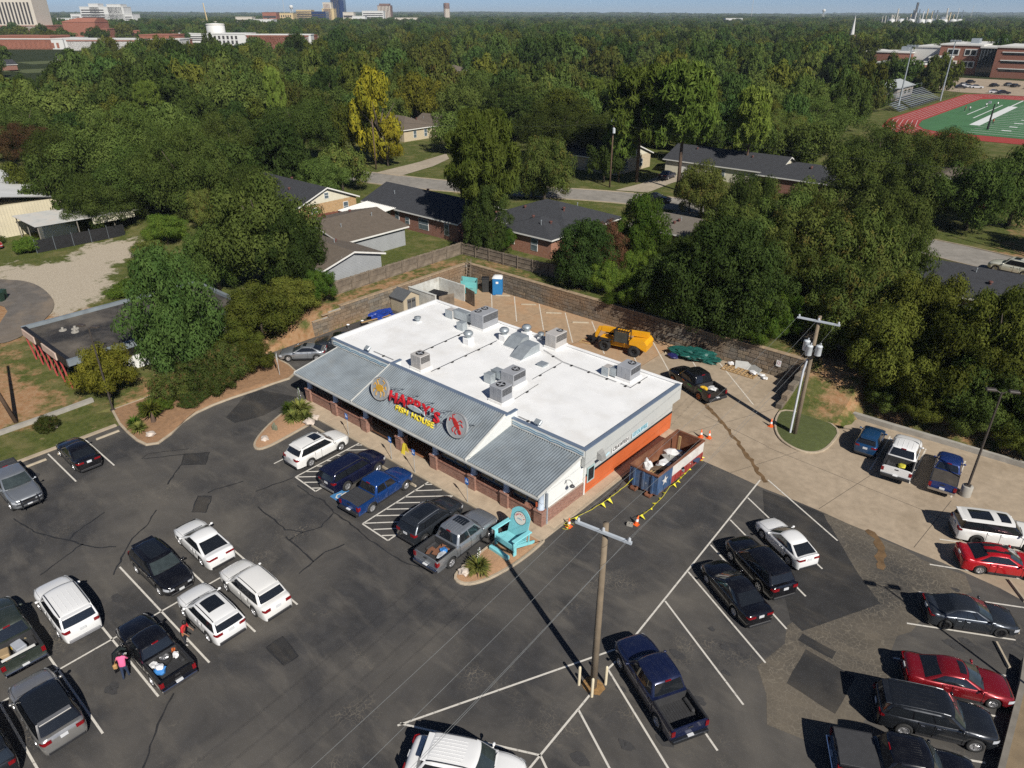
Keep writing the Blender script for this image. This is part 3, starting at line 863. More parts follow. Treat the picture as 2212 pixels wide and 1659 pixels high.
# wave frieze on the parapet above the side awnings
for x0, x1 in ((-27.5, -19.2), (-6.2, 0.2)):
	fr = P_(MB().box(x0, x1, 4.165, 4.199, 3.50, 4.05), 'frieze', SIDEW)
	for dz in (0.0, 0.1):
		pts = []
		n = int((x1 - x0) / .1)
		for i in range(n + 1):
			x = x0 + .05 + (x1 - x0 - .1) * i / n
			pts.append((x, 4.15, 3.66 + dz * 1.6 + 0.07 * abs(math.sin(x * 2.4)) ** 0.7))
		MB().tube(pts, 0.03, 4).build('painted_wave', WAVE, fr)
def lap(name, x, y0, y1, z0, z1, mat, step=.2, top=None, proud=0.03):
	"""horizontal lap boards on a wall facing +x; top(y) may cut them off under a slope"""
	mb = MB()
	z = z0
	while z < z1 - 1e-3:
		h = min(step, z1 - z)
		a, b = y0, y1
		if top:                                         # shorten the board where the awning comes down
			while a < b and top(a) < z + h * .5:
				a += .05
		if b - a > .1:
			mb.add([(x, a, z), (x, b, z), (x, b, z + h), (x, a, z + h), (x + proud, a, z), (x + proud, b, z), (x + .008, b, z + h), (x + .008, a, z + h)],
					[(4, 5, 6, 7), (0, 1, 5, 4), (3, 7, 6, 2), (0, 4, 7, 3), (1, 2, 6, 5)])
		z += step
	o = P_(mb, name, mat)
	return o
P_(MB().box(-0.3, -0.12, 0.3, 4.5, 0.1, 2.7), 'side_wall', SIDEW)
mb = MB()
mb.add([(-0.3, 0.3, 2.7), (-0.12, 0.3, 2.7), (-0.12, 4.5, 2.7), (-0.3, 4.5, 2.7), (-0.3, 4.5, 3.45), (-0.12, 4.5, 3.45)], [(0, 1, 2, 3), (1, 2, 5), (0, 4, 3), (2, 3, 4, 5), (0, 1, 5, 4)])
P_(mb, 'side_gable', SIDEW)
lap('siding_board', -0.12, 0.5, 4.6, 1.16, 3.56, SIDEW, .2, lambda y: 2.72 + (y + .48) * .166 - .1)['kind'] = 'stuff'
P_(MB().box(-0.12, 0.02, 0.58, 4.66, 0.1, 1.15), 'side_brick_base', BRICK)
P_(MB().box(-0.3, 0.0, 4.7, 16.6, 0.1, 1.55), 'orange_wainscot', ORANGE)
P_(MB().box(-0.3, 0.025, 4.7, 16.6, 1.552, 1.70), 'black_stripe', BLACKM)
P_(MB().box(-0.3, -0.03, 4.7, 16.6, 1.702, 3.4), 'upper_side_wall', SIDING)
lap('siding_board', -0.03, 4.72, 16.58, 1.72, 2.7, SIDING, .19)['kind'] = 'stuff'
lap('siding_board', 0.28, 4.22, 17.1, 2.72, 4.05, SIDING, .19)['kind'] = 'stuff'
P_(MB().box(-0.02, 0.279, 4.2, 17.1, 2.70, 3.5), 'overhang_band', SIDING)
P_(MB().box(-0.2, 0.05, 4.56, 4.70, 0.1, 2.7), 'corner_board', SIDEW)
w = P_(MB().box(0.03, 0.07, 4.9, 5.75, 0.95, 2.2), 'side_window', TEAL)
MB().box(0.072, 0.085, 5.0, 5.65, 1.07, 2.08).build('pane', GLASSD, w)
# side wall signs
for y0, y1, txt, bg, fg in ((7.9, 10.1, 'CRAWFISH', M('sign_white', (0.72, 0.72, 0.7), 0.5, 0.05), BLACKM), (10.55, 12.75, 'ETOUFFEE', M('sign_pale_blue', (0.5, 0.66, 0.72), 0.5, 0.05), M('sign_teal_print', (0.06, 0.25, 0.32), 0.5))):
	s = P_(MB().bbox(0.03, 0.06, y0, y1, 1.95, 2.5, .01), 'wall_sign', bg)
	put_text('lettering', txt, .46, fg, frame((0.066, (y0 + y1) / 2, 2.07), (0, 1, 0), (0, 0, 1)), s, 0.004, 0.006, 0.92)
mb = MB()
mb.add([(0.035, 6.35, 1.9), (0.035, 7.7, 2.1), (0.035, 7.5, 2.32), (0.035, 6.7, 2.12)], [(0, 1, 2, 3)])
P_(mb, 'painted_fin', M('fin_pale_blue', (0.5, 0.68, 0.75), 0.6, 0.05))
# hooded vent and gooseneck lamp, downpipe
mb = MB()
mb.add([(.28, 5.55, 2.75), (.28, 6.2, 2.75), (.28, 6.2, 3.35), (.28, 5.55, 3.35), (.72, 5.6, 2.7), (.72, 6.15, 2.7), (.62, 6.1, 3.1), (.62, 5.65, 3.1)],
		[(0, 1, 5, 4), (4, 5, 6, 7), (7, 6, 2, 3), (0, 4, 7, 3), (1, 2, 6, 5)])
P_(mb, 'vent_hood', M('vent_grey', (0.25, 0.25, 0.24), 0.6))
g = P_(MB().tube([(-.1, 2.5, 2.1), (.05, 2.5, 2.5), (.3, 2.5, 2.62), (.5, 2.5, 2.5), (.52, 2.5, 2.35)], .02, 6), 'gooseneck_arm', BLACKM)
mb = MS()
mb.lathe([(.03, .14), (.1, .12), (.19, 0.0), (.17, 0.0)], (.52, 2.5, 2.2), 14)
mb.build('lamp_shade', M('lamp_shade_dark', (0.06, 0.06, 0.065), 0.4), g)
P_(MB().box(0.0, .12, .36, .47, .12, 2.55), 'downpipe', M('downpipe_grey', (0.3, 0.33, 0.36), 0.5))
P_(MB().box(-26.85, 0.06, -0.62, -0.5, 2.57, 2.68), 'gutter', M('gutter_grey', (0.42, 0.42, 0.40), 0.5, 0.1))
P_(MB().box(-0.52, -0.4, -0.03, -.005, 1.5, 1.85), 'column_notice', M('orange_notice', (0.6, 0.12, 0.04), 0.6))
# ---------------------------------------------------------------- roof sign
RED = M('sign_red', (0.50, 0.012, 0.02), 0.45, 0.1)
YEL = M('sign_yellow', (0.75, 0.60, 0.05), 0.45, 0.08)
STEEL = M('sign_frame_steel', (0.22, 0.25, 0.28), 0.5, 0.1, metal=0.5)
sign = thing('roof_sign', "red and yellow HAPPY'S FISH HOUSE lettering on a steel frame on the awning", 'sign', (0, 0, 0))
def letters(word, x0, x1, y, z, size, depth, mat, tilt, rise):
	up = Vector((0, math.sin(tilt), math.cos(tilt)))
	raw = []
	for ch in word:
		if ch == ' ':
			raw.append((None, size * .35, 0))
			continue
		me = text_mesh(ch, size, depth, mat, size * 0.012, 'LEFT')
		xs = [v.co.x for v in me.vertices]
		raw.append((me, max(xs) - min(xs), min(xs)))
	gap = size * .13
	tot = sum(r[1] for r in raw) + gap * (len(raw) - 1)
	k = (x1 - x0) / tot
	x = x0
	for i, (me, w, mn) in enumerate(raw):
		if me:
			o = ob('letter', me, sign)
			lift = rise(i / (len(raw) - 1))
			o.matrix_local = frame(Vector((x - mn * k, y, z + lift)), (1, 0, 0), up) @ Matrix.Diagonal((k, 1, 1, 1))
		x += (w + gap) * k
letters("HAPPY'S", -15.75, -10.3, 0.75, 3.72, 1.18, 0.07, RED, R(12), lambda t: -0.18 * (2 * t - 1) ** 2 + 0.02)
letters("FISH HOUSE", -14.7, -10.55, 0.42, 3.22, 0.62, 0.05, YEL, R(12), lambda t: 0.0)
mb = MB()
for z, y in ((3.66, .95), (4.35, 1.1), (3.18, .6)):
	mb.tube([(-16.0, y, z), (-9.9, y, z)], .03, 5)
for x in (-15.6, -13.9, -12.2, -10.4):
	mb.tube([(x, .45, 3.1), (x, 1.15, 4.5), (x, 2.2, 3.98)], .03, 5)
mb.build('frame', STEEL, sign)
FISHM = M('sign_fish_silver', (0.45, 0.52, 0.56), 0.35, 0.2, 3.0)
mb = MB()
fp = [(-1.0, .0), (-.7, .16), (-.2, .24), (.3, .18), (.65, .06), (.95, .2), (.9, 0), (.95, -.2), (.65, -.06), (.3, -.16), (-.2, -.2), (-.7, -.14)]
n = len(fp)
mb.add([(-12.6 + a, .62, 3.92 + b) for a, b in fp] + [(-12.6 + a, .70, 3.92 + b) for a, b in fp], [tuple(range(n)), tuple(range(2 * n - 1, n - 1, -1))] + [(i, n + i, n + (i + 1) % n, (i + 1) % n) for i in range(n)])
mb.build('fish', FISHM, sign)
def medallion(x, y, z, kind):
	lab = {'crab': 'round steel disc with a golden neon crab mounted on the awning', 'crawfish': 'round steel disc with a red neon crawfish mounted on the awning'}[kind]
	t = thing('sign_disc', lab, 'sign', (x, y, z))
	tl = R(20)
	ax = Vector((0.0, -math.cos(tl), math.sin(tl)))
	u = Vector((1, 0, 0))
	v = Vector((0, math.sin(tl), math.cos(tl)))
	mb = MB()
	rr = 0.92
	vs = []
	for d in (-.07, .07):
		for i in range(32):
			a = 2 * math.pi * i / 32
			vs.append(u * (rr * 1.08 * math.cos(a)) + v * (rr * math.sin(a)) + ax * d)
	mb.add(vs, [tuple(range(32, 64)), tuple(reversed(range(32)))] + [(i, (i + 1) % 32, 32 + (i + 1) % 32, 32 + i) for i in range(32)])
	mb.build('disc', M('disc_brushed_steel', (0.42, 0.43, 0.43), 0.4, 0.15, metal=0.3), t)
	MB().tube([u * (rr * 1.05 * math.cos(a * math.pi / 16)) + v * (rr * .97 * math.sin(a * math.pi / 16)) + ax * .1 for a in range(33)], .028, 5).build('neon_ring', M('neon_tube_' + kind, (0.35, 0.33, 0.3) if kind == 'crab' else (0.3, 0.3, 0.3), 0.3), t)
	def blob(cx, cy, rx, ry, rot, mat, nm, h=.12):
		mb = MB()
		pts = []
		for i in range(14):
			a = 2 * math.pi * i / 14
			px, py = rx * math.cos(a), ry * math.sin(a)
			pts.append((cx + px * math.cos(rot) - py * math.sin(rot), cy + px * math.sin(rot) + py * math.cos(rot)))
		mb.add([u * a + v * b + ax * .071 for a, b in pts] + [u * a + v * b + ax * h for a, b in pts], [tuple(range(14, 28))] + [(i, (i + 1) % 14, 14 + (i + 1) % 14, 14 + i) for i in range(14)])
		mb.build(nm, mat, t)
	if kind == 'crab':
		g = M('crab_gold', (0.55, 0.30, 0.03), 0.5)
		blob(0, .05, .42, .27, 0, g, 'crab_shell')
		legs = [[(.3 * s, .1), (.62 * s, .32), (.72 * s, .1)] for s in (-1, 1)] + [[(.3 * s, -.05), (.6 * s, -.15), (.62 * s, -.42)] for s in (-1, 1)] + [[(.15 * s, -.15), (.3 * s, -.4), (.25 * s, -.62)] for s in (-1, 1)] + [[(.2 * s, .25), (.45 * s, .6), (.2 * s, .72)] for s in (-1, 1)]
	else:
		g = M('crawfish_red', (0.42, 0.02, 0.015), 0.5)
		blob(-.1, .1, .5, .17, R(-40), g, 'crawfish_body')
		blob(.38, -.38, .2, .12, R(-40), g, 'crawfish_tail')
		legs = [[(-.45, .35), (-.55, .62), (-.35, .7)], [(-.45, .3), (-.75, .35), (-.72, .12)], [(.0, .2), (.25, .45), (.45, .35)], [(.15, .05), (.4, .2), (.6, .05)], [(-.15, -.1), (-.35, -.35), (-.2, -.55)], [(.05, -.25), (-.05, -.5), (.15, -.62)]]
	mb = MB()
	for l in legs:
		mb.tube([u * a + v * b + ax * .1 for a, b in l], .035, 5)
	mb.build('limbs', g, t)
	mb = MB()
	for s in (-.5, .5):
		mb.tube([u * s + v * -.6 - ax * .07, Vector((s * 1.1, .35, -.75))], .03, 5)
		mb.tube([u * s + v * .4 - ax * .07, Vector((s * 1.1, 1.25, -.38))], .03, 5)
	mb.build('bracket', STEEL, t)
medallion(-16.75, 0.75, 4.2, 'crab')
medallion(-8.35, 0.75, 4.2, 'crawfish')
# ---------------------------------------------------------------- roof plant
ACG = M('ac_cabinet_grey', (0.30, 0.31, 0.33), 0.5, 0.1, 1.5, dirt=(0.2, 0.18, 0.15), dirt_amt=0.4)
ACT = M('ac_cabinet_beige', (0.42, 0.40, 0.38), 0.5, 0.1, 1.5, dirt=(0.25, 0.2, 0.15), dirt_amt=0.4)
DUCT = M('galvanised_duct', (0.42, 0.46, 0.48), 0.4, 0.15, 2.0, metal=0.5)
RZ = 3.96
def fan(t, x, y, z, r):
	g = MB().lathe([(r, 0), (r, .06), (r - .04, .06), (r - .04, .01)], (x, y, z), 18).build('fan_guard', BLACKM, t)
	MB().lathe([(r - .05, .012), (0.0001, .012)], (x, y, z), 18).build('fan_well', BLACKM, g)
	mb = MB()
	for k in range(4):
		mb.tf = Matrix.Translation((x, y, z + .03)) @ Matrix.Rotation(k * math.pi / 2 + .3, 4, 'Z')
		mb.add([(.04, -.05, 0), (r * .9, -.1, .02), (r * .9, .08, 0), (.04, .05, .015)], [(0, 1, 2, 3)])
	mb.tf = None
	mb.lathe([(.07, 0.03), (.07, .07), (.0001, .07)], (x, y, z), 10)
	mb.build('fan_blade', ACG, g)
def ac_unit(label, x, y, w, d, h, mat, fans, rz=0, curb=.18, grp=None):
	t = thing('rooftop_ac_unit', label, 'air conditioner', (x, y, RZ), rz, grp)
	MB().box(-w / 2 - .08, w / 2 + .08, -d / 2 - .08, d / 2 + .08, 0.002, curb).build('curb', ROOFW, t)
	c = MB().bbox(-w / 2, w / 2, -d / 2, d / 2, curb + .003, curb + h, .03).build('cabinet', mat, t)
	for k in range(3):
		mb = MB()
		a = -w / 2 + .05 + k * (w - .1) / 3
		mb.box(a, a + (w - .1) / 3 - .04, -d / 2 - .012, -d / 2 + .01, curb + .08, curb + h * (.5 if k != 1 else .92))
		mb.build('access_panel', mat, c)
	mb = MB()
	for k in range(9):
		mb.box(w / 2 - .01, w / 2 + .012, -d / 2 + .06, d / 2 - .06, curb + h * .45 + k * h * .055, curb + h * .45 + k * h * .055 + h * .03)
	mb.build('louvre', BLACKM, c)
	for fx, fy, fr in fans:
		fan(t, fx, fy, curb + h + .002, fr)
	return t
ac_unit('large dark grey twin fan rooftop unit joined to galvanised ducts', -19.6, 15.6, 1.6, 2.1, 1.35, ACG, [(-.3, -.5, .33), (-.3, .4, .33)])
ac_unit('stained beige condenser box alone behind the raised awning', -17.45, 5.6, 1.2, 1.1, 1.15, ACT, [(0, 0, .36)])
ac_unit('beige gabled unit with one fan near the back roof edge', -11.75, 16.4, 1.2, 1.6, 1.2, ACT, [(.1, .4, .3)])
ac_unit('grey unit with a side duct beside the roof conduits', -9.95, 8.6, 1.35, 1.5, 1.0, ACG, [(.1, .2, .33)])
ac_unit('grey condenser cube closest to the raised gable end', -8.8, 5.85, 1.25, 1.2, 1.15, ACG, [(0, 0, .36)])
ac_unit('grey unit with two elbow ducts near the roof corner over the orange wall', -3.6, 15.4, 1.3, 1.5, 1.05, ACG, [(.1, .3, .32)])
def duct(label, boxes, curved=None):
	t = thing('roof_duct', label, 'duct', (0, 0, RZ))
	for (x0, x1, y0, y1, z0, z1, m) in boxes:
		p = MB().bbox(x0, x1, y0, y1, z0 + .003, z1, .04).build('duct_section', m, t)
		MB().box(x0 - .02, x1 + .02, y0 - .02, y0 + .03, z0 + .02, z1 + .02).build('flange', DUCT, p)
	return t
duct('run of weathered ducts leading to the large twin fan unit', [(-23.9, -23.0, 14.7, 15.5, 0, .8, ACT), (-22.98, -21.2, 14.9, 15.6, .15, .95, DUCT), (-21.18, -20.45, 14.9, 15.9, .2, .9, DUCT), (-20.95, -20.2, 13.3, 13.95, 0, .75, DUCT)])
duct('pair of bright square ducts beside the grey unit', [(-11.8, -11.1, 7.2, 7.8, 0, .8, DUCT), (-11.7, -10.7, 7.9, 8.6, .3, .9, DUCT)])
duct('pair of stained elbow ducts near the back roof corner', [(-5.5, -4.9, 14.4, 15.2, 0, .75, ACT), (-4.88, -4.3, 14.6, 15.3, .1, .8, DUCT)])
def sloped_hood(label, x, y, w, d, h):
	t = thing('roof_intake_hood', label, 'vent hood', (x, y, RZ))
	mb = MB()
	mb.add([(-w / 2, -d / 2, 0.003), (w / 2, -d / 2, 0.003), (w / 2, d / 2, 0.003), (-w / 2, d / 2, 0.003), (-w / 2, d * .1, h), (w / 2, d * .1, h), (w / 2, d / 2, h), (-w / 2, d / 2, h)],
			[(0, 3, 2, 1), (4, 5, 6, 7), (0, 1, 5, 4), (1, 2, 6, 5), (2, 3, 7, 6), (3, 0, 4, 7)])
	b = mb.build('hood', DUCT, t)
	MB().box(-w / 2 - .05, w / 2 + .05, -d / 2 - .05, d / 2 + .05, 0.001, .06).build('base_flashing', ROOFW, t)
sloped_hood('sloped sheet metal intake hood on the white roof beside the exhaust fan', -14.6, 14.3, 1.4, 2.0, .75)
sloped_hood('longer sloped intake hood standing in front of the gabled unit', -12.7, 13.2, 1.3, 2.6, .8)
def exhaust(label, x, y, s=1.0, tall=.25):
	t = thing('roof_exhaust_fan', label, 'exhaust fan', (x, y, RZ))
	MB().bbox(-.36 * s, .36 * s, -.36 * s, .36 * s, 0.003, tall, .02).build('curb', ROOFW, t)
	mb = MS()
	mb.lathe([(.25 * s, 0), (.25 * s, .2), (.40 * s, .24), (.42 * s, .5 * s), (.36 * s, .52 * s), (.33 * s, .6 * s), (.0001, .63 * s)], (0, 0, tall), 16)
	mb.build('fan_housing', DUCT, t)
	MB().lathe([(.43 * s, .38), (.45 * s, .38), (.45 * s, .42), (.43 * s, .42)], (0, 0, tall), 16).build('rim_band', STEEL, t)
exhaust('small mushroom vent alone on the empty left part of the roof', -25.0, 12.1, .75, .08)
exhaust('exhaust fan on a tall white curb beside the big twin fan unit', -17.9, 11.7, 1.0, .6)
exhaust('exhaust fan on a tall curb between the twin fan unit and the intake hoods', -16.05, 14.4, 1.0, .55)
exhaust('shiny exhaust fan standing at the back edge of the roof', -15.2, 16.5, 1.0, .4)
exhaust('small cage topped vent beside the gabled unit at the back edge', -13.6, 16.6, .7, .25)
for lab, x, y, h, r in (('thin dark vent pipe at the back roof edge', -13.1, 16.75, .8, .07), ('low grey square roof hatch on the white membrane', -10.2, 12.6, .16, .34)):
	mb = MB()
	if r < .1:
		mb.lathe([(r * 1.6, 0), (r, .05), (r, h), (r * 1.5, h), (r * 1.5, h + .1), (.0001, h + .14)], (0, 0, 0.003), 10)
		tag(mb.build('vent_pipe', BLACKM, None, (x, y, RZ)), lab, 'pipe')
	else:
		mb.bbox(-r, r, -r, r, 0.003, h, .05)
		mb.bbox(-r - .05, r + .05, -r - .05, r + .05, h, h + .04, .01)
		tag(mb.build('roof_hatch', DUCT, None, (x, y, RZ)), lab, 'hatch')
# conduits on blocks
COND = M('roof_conduit_dark', (0.05, 0.05, 0.055), 0.5, 0.2)
for i, (pts, lab) in enumerate([
	([(-18.2, 6.0), (-19.6, 6.4), (-19.8, 13.2)], 'dark conduit from the beige condenser towards the exhaust fan'),
	([(-16.2, 5.6), (-16.3, 13.7)], 'dark conduit line with blocks crossing the roof from front to back'),
	([(-11.9, 14.9), (-9.2, 14.1), (-3.8, 14.0)], 'long dark conduit running along the back of the roof'),
	([(-9.1, 10.0), (-9.2, 13.9)], 'short dark conduit behind the grey ducted unit'),
	([(-8.0, 6.6), (-8.2, 9.6)], 'conduit on blocks behind the cube condenser'),
	([(-3.4, 14.0), (-2.4, 13.9), (-2.4, 16.4)], 'bent conduit beside the corner unit'),
	([(-6.1, 4.75), (-4.3, 4.7)], 'short flood light cable at the front roof edge'),
	([(-22.8, 5.0), (-20.2, 5.0)], 'short flood light cable behind the left awning')]):
	t = thing('roof_conduit', lab, 'conduit', (0, 0, RZ))
	MB().tube([(x, y, .1) for x, y in pts], .022, 5).build('pipe', COND, t)
	for a, b in zip(pts, pts[1:]):
		n = max(1, int(math.hypot(b[0] - a[0], b[1] - a[1]) / 1.6))
		for k in range(n):
			f = (k + .5) / n
			MB().box(-.07, .07, -.12, .12, 0.003, .075).build('support_block', BLACKM, t, (a[0] + (b[0] - a[0]) * f, a[1] + (b[1] - a[1]) * f, 0))
for x, y, lab in ((-4.1, 4.62, 'flood light on the roof edge above the plain steel awning'), (-23.0, 4.62, 'flood light on the roof edge above the patio awning')):
	t = thing('flood_light', lab, 'flood light', (x, y, 4.13))
	MB().tube([(0, 0, 0), (0, 0, .25)], .03, 6).build('stem', STEEL, t)
	mb = MB()
	mb.tf = Matrix.Translation((0, -.1, .32)) @ Matrix.Rotation(R(35), 4, 'X')
	mb.bbox(-.28, .28, -.2, .2, -.08, .1, .03)
	mb.build('lamp_housing', DUCT, t)
# ================================================================ vehicles
def paint(name, col, metal=0.25, rough=0.28, dirty=0.0):
	if name in MATS:
		return MATS[name]
	m, nd, lk, bs = _nodes(name)
	tc = nd.new('ShaderNodeTexCoord').outputs['Object']
	f = noise(nd, lk, tc, 1.6, 6.0, 0.65)
	dust = tuple(c * 0.75 + 0.05 for c in col)
	c = mixc(nd, lk, ramp(nd, lk, f, [(0.45, 0.0), (0.8, 0.22 + dirty)]), col, dust)
	lk.new(c, bs.inputs['Base Color'])
	r = ramp(nd, lk, f, [(0.3, rough * 0.8), (0.8, min(1, rough * 1.7))])
	lk.new(r, bs.inputs['Roughness'])
	bs.inputs['Metallic'].default_value = metal
	bs.inputs['Coat Weight'].default_value = 0.7
	bs.inputs['Coat Roughness'].default_value = 0.06
	MATS[name] = m
	return m
TYRE = M('tyre_rubber', (0.018, 0.018, 0.018), 0.85, 0.2)
RIMS = {'silver': M('rim_silver', (0.55, 0.55, 0.56), 0.3, 0.1, metal=0.8), 'black': M('rim_black', (0.02, 0.02, 0.022), 0.3, 0.1, metal=0.3), 'orange': M('rim_orange', (0.5, 0.12, 0.02), 0.35, 0.1)}
CGLASS = M('car_glass', (0.012, 0.014, 0.017), 0.04, 0.1, spec=0.6, coat=0.4)
CGLASS2 = M('car_glass_clear', (0.035, 0.045, 0.045), 0.04, 0.3, 2.5, spec=0.6, coat=0.4)
UNDER = M('underbody', (0.012, 0.012, 0.012), 0.9)
TRIM = M('black_plastic_trim', (0.022, 0.022, 0.024), 0.6, 0.2)
CHROME = M('chrome', (0.6, 0.6, 0.62), 0.12, 0.05, metal=1.0)
HEADL = M('headlamp_lens', (0.45, 0.47, 0.5), 0.08, 0.2, 8.0, spec=0.8)
TAILL = M('tail_lamp_lens', (0.20, 0.006, 0.010), 0.12, 0.2, 6.0)
PLATE = M('licence_plate', (0.6, 0.61, 0.62), 0.4, 0.1)
SEAM = M('panel_gap', (0.006, 0.006, 0.006), 0.8)
LINER = M('bed_liner', (0.03, 0.03, 0.032), 0.8, 0.25, 2.0, bmp=0.3)
WHEELS = {}
def wheel_meshes(r, w, rim):
	k = (round(r, 2), rim)
	if k in WHEELS:
		return WHEELS[k]
	mb = MS()
	rr = r * 0.62
	mb.lathe([(rr, -w * .46), (r * .80, -w * .5), (r * .95, -w * .47), (r, -w * .34), (r, w * .34), (r * .95, w * .47), (r * .80, w * .5), (rr, w * .46), (rr, -w * .46)], (0, 0, 0), 22, 'Y')
	ty = mb.mesh('tyre', TYRE)
	mb = MB()
	mb.lathe([(rr * 1.03, w * .40), (rr * 1.03, w * .5), (rr * .90, w * .5), (rr * .86, w * .30), (rr * .2, w * .22), (.0001, w * .22)], (0, 0, 0), 20, 'Y')
	mb.lathe([(rr * .24, w * .22), (rr * .22, w * .42), (.0001, w * .43)], (0, 0, 0), 10, 'Y')
	ns = 5 if rim != 'black' else 7
	for i in range(ns):
		mb.tf = Matrix.Rotation(2 * math.pi * i / ns, 4, 'Y')
		a, b = rr * .11, rr * .16
		mb.add([(-a, w * .36, rr * .15), (a, w * .36, rr * .15), (b, w * .42, rr * .9), (-b, w * .42, rr * .9), (-a, w * .26, rr * .15), (a, w * .26, rr * .15), (b, w * .30, rr * .9), (-b, w * .30, rr * .9)],
				[(0, 1, 2, 3), (0, 4, 5, 1), (1, 5, 6, 2), (3, 2, 6, 7), (0, 3, 7, 4)])
	mb.tf = None
	mb.cur = 1
	mb.lathe([(rr * .86, w * .29), (.0001, w * .20)], (0, 0, 0), 20, 'Y')
	rm = mb.mesh('rim', [RIMS[rim], TRIM])
	WHEELS[k] = (ty, rm)
	return WHEELS[k]
# L W H wb front-overhang | hood z, nose z, belt z, deck z | cabin: A-base A-top C-top C-base as distance behind the nose
TYPES = {
	'sedan': dict(L=4.75, W=1.82, H=1.45, wb=2.75, fo=.95, nose=.72, hood=.93, belt=.98, deck=1.06, cab=(1.35, 2.15, 3.35, 4.15), rw=.33, sill=.24),
	'coupe': dict(L=4.9, W=1.86, H=1.46, wb=2.85, fo=1.0, nose=.72, hood=.94, belt=.99, deck=1.07, cab=(1.45, 2.25, 3.35, 4.4), rw=.35, sill=.23),
	'hatch': dict(L=3.85, W=1.68, H=1.50, wb=2.45, fo=.78, nose=.74, hood=.98, belt=1.0, deck=1.02, cab=(1.0, 1.65, 3.35, 3.78), rw=.29, sill=.24),
	'suv': dict(L=4.75, W=1.90, H=1.70, wb=2.78, fo=.95, nose=.88, hood=1.08, belt=1.10, deck=1.12, cab=(1.3, 1.98, 4.25, 4.66), rw=.36, sill=.30),
	'bigsuv': dict(L=5.1, W=1.98, H=1.88, wb=2.98, fo=.95, nose=.98, hood=1.17, belt=1.18, deck=1.2, cab=(1.4, 2.0, 4.75, 5.02), rw=.39, sill=.36),
	'wagon': dict(L=5.1, W=1.94, H=1.72, wb=3.0, fo=.95, nose=.92, hood=1.10, belt=1.12, deck=1.12, cab=(1.35, 1.9, 4.85, 5.03), rw=.38, sill=.27),
	'pickup': dict(L=5.85, W=2.0, H=1.92, wb=3.65, fo=.95, nose=1.05, hood=1.22, belt=1.24, deck=1.26, cab=(1.5, 2.1, 3.75, 4.02), bed=4.12, rw=.40, sill=.42),
	'midpickup': dict(L=5.35, W=1.88, H=1.80, wb=3.22, fo=.90, nose=.98, hood=1.13, belt=1.15, deck=1.18, cab=(1.4, 1.95, 3.5, 3.72), bed=3.8, rw=.37, sill=.40),
	'smallpickup': dict(L=5.1, W=1.75, H=1.62, wb=3.1, fo=.85, nose=.90, hood=1.02, belt=1.03, deck=1.04, cab=(1.35, 1.9, 2.95, 3.15), bed=3.25, rw=.34, sill=.36),
}
def lerp(a, b, t):
	return a + (b - a) * t
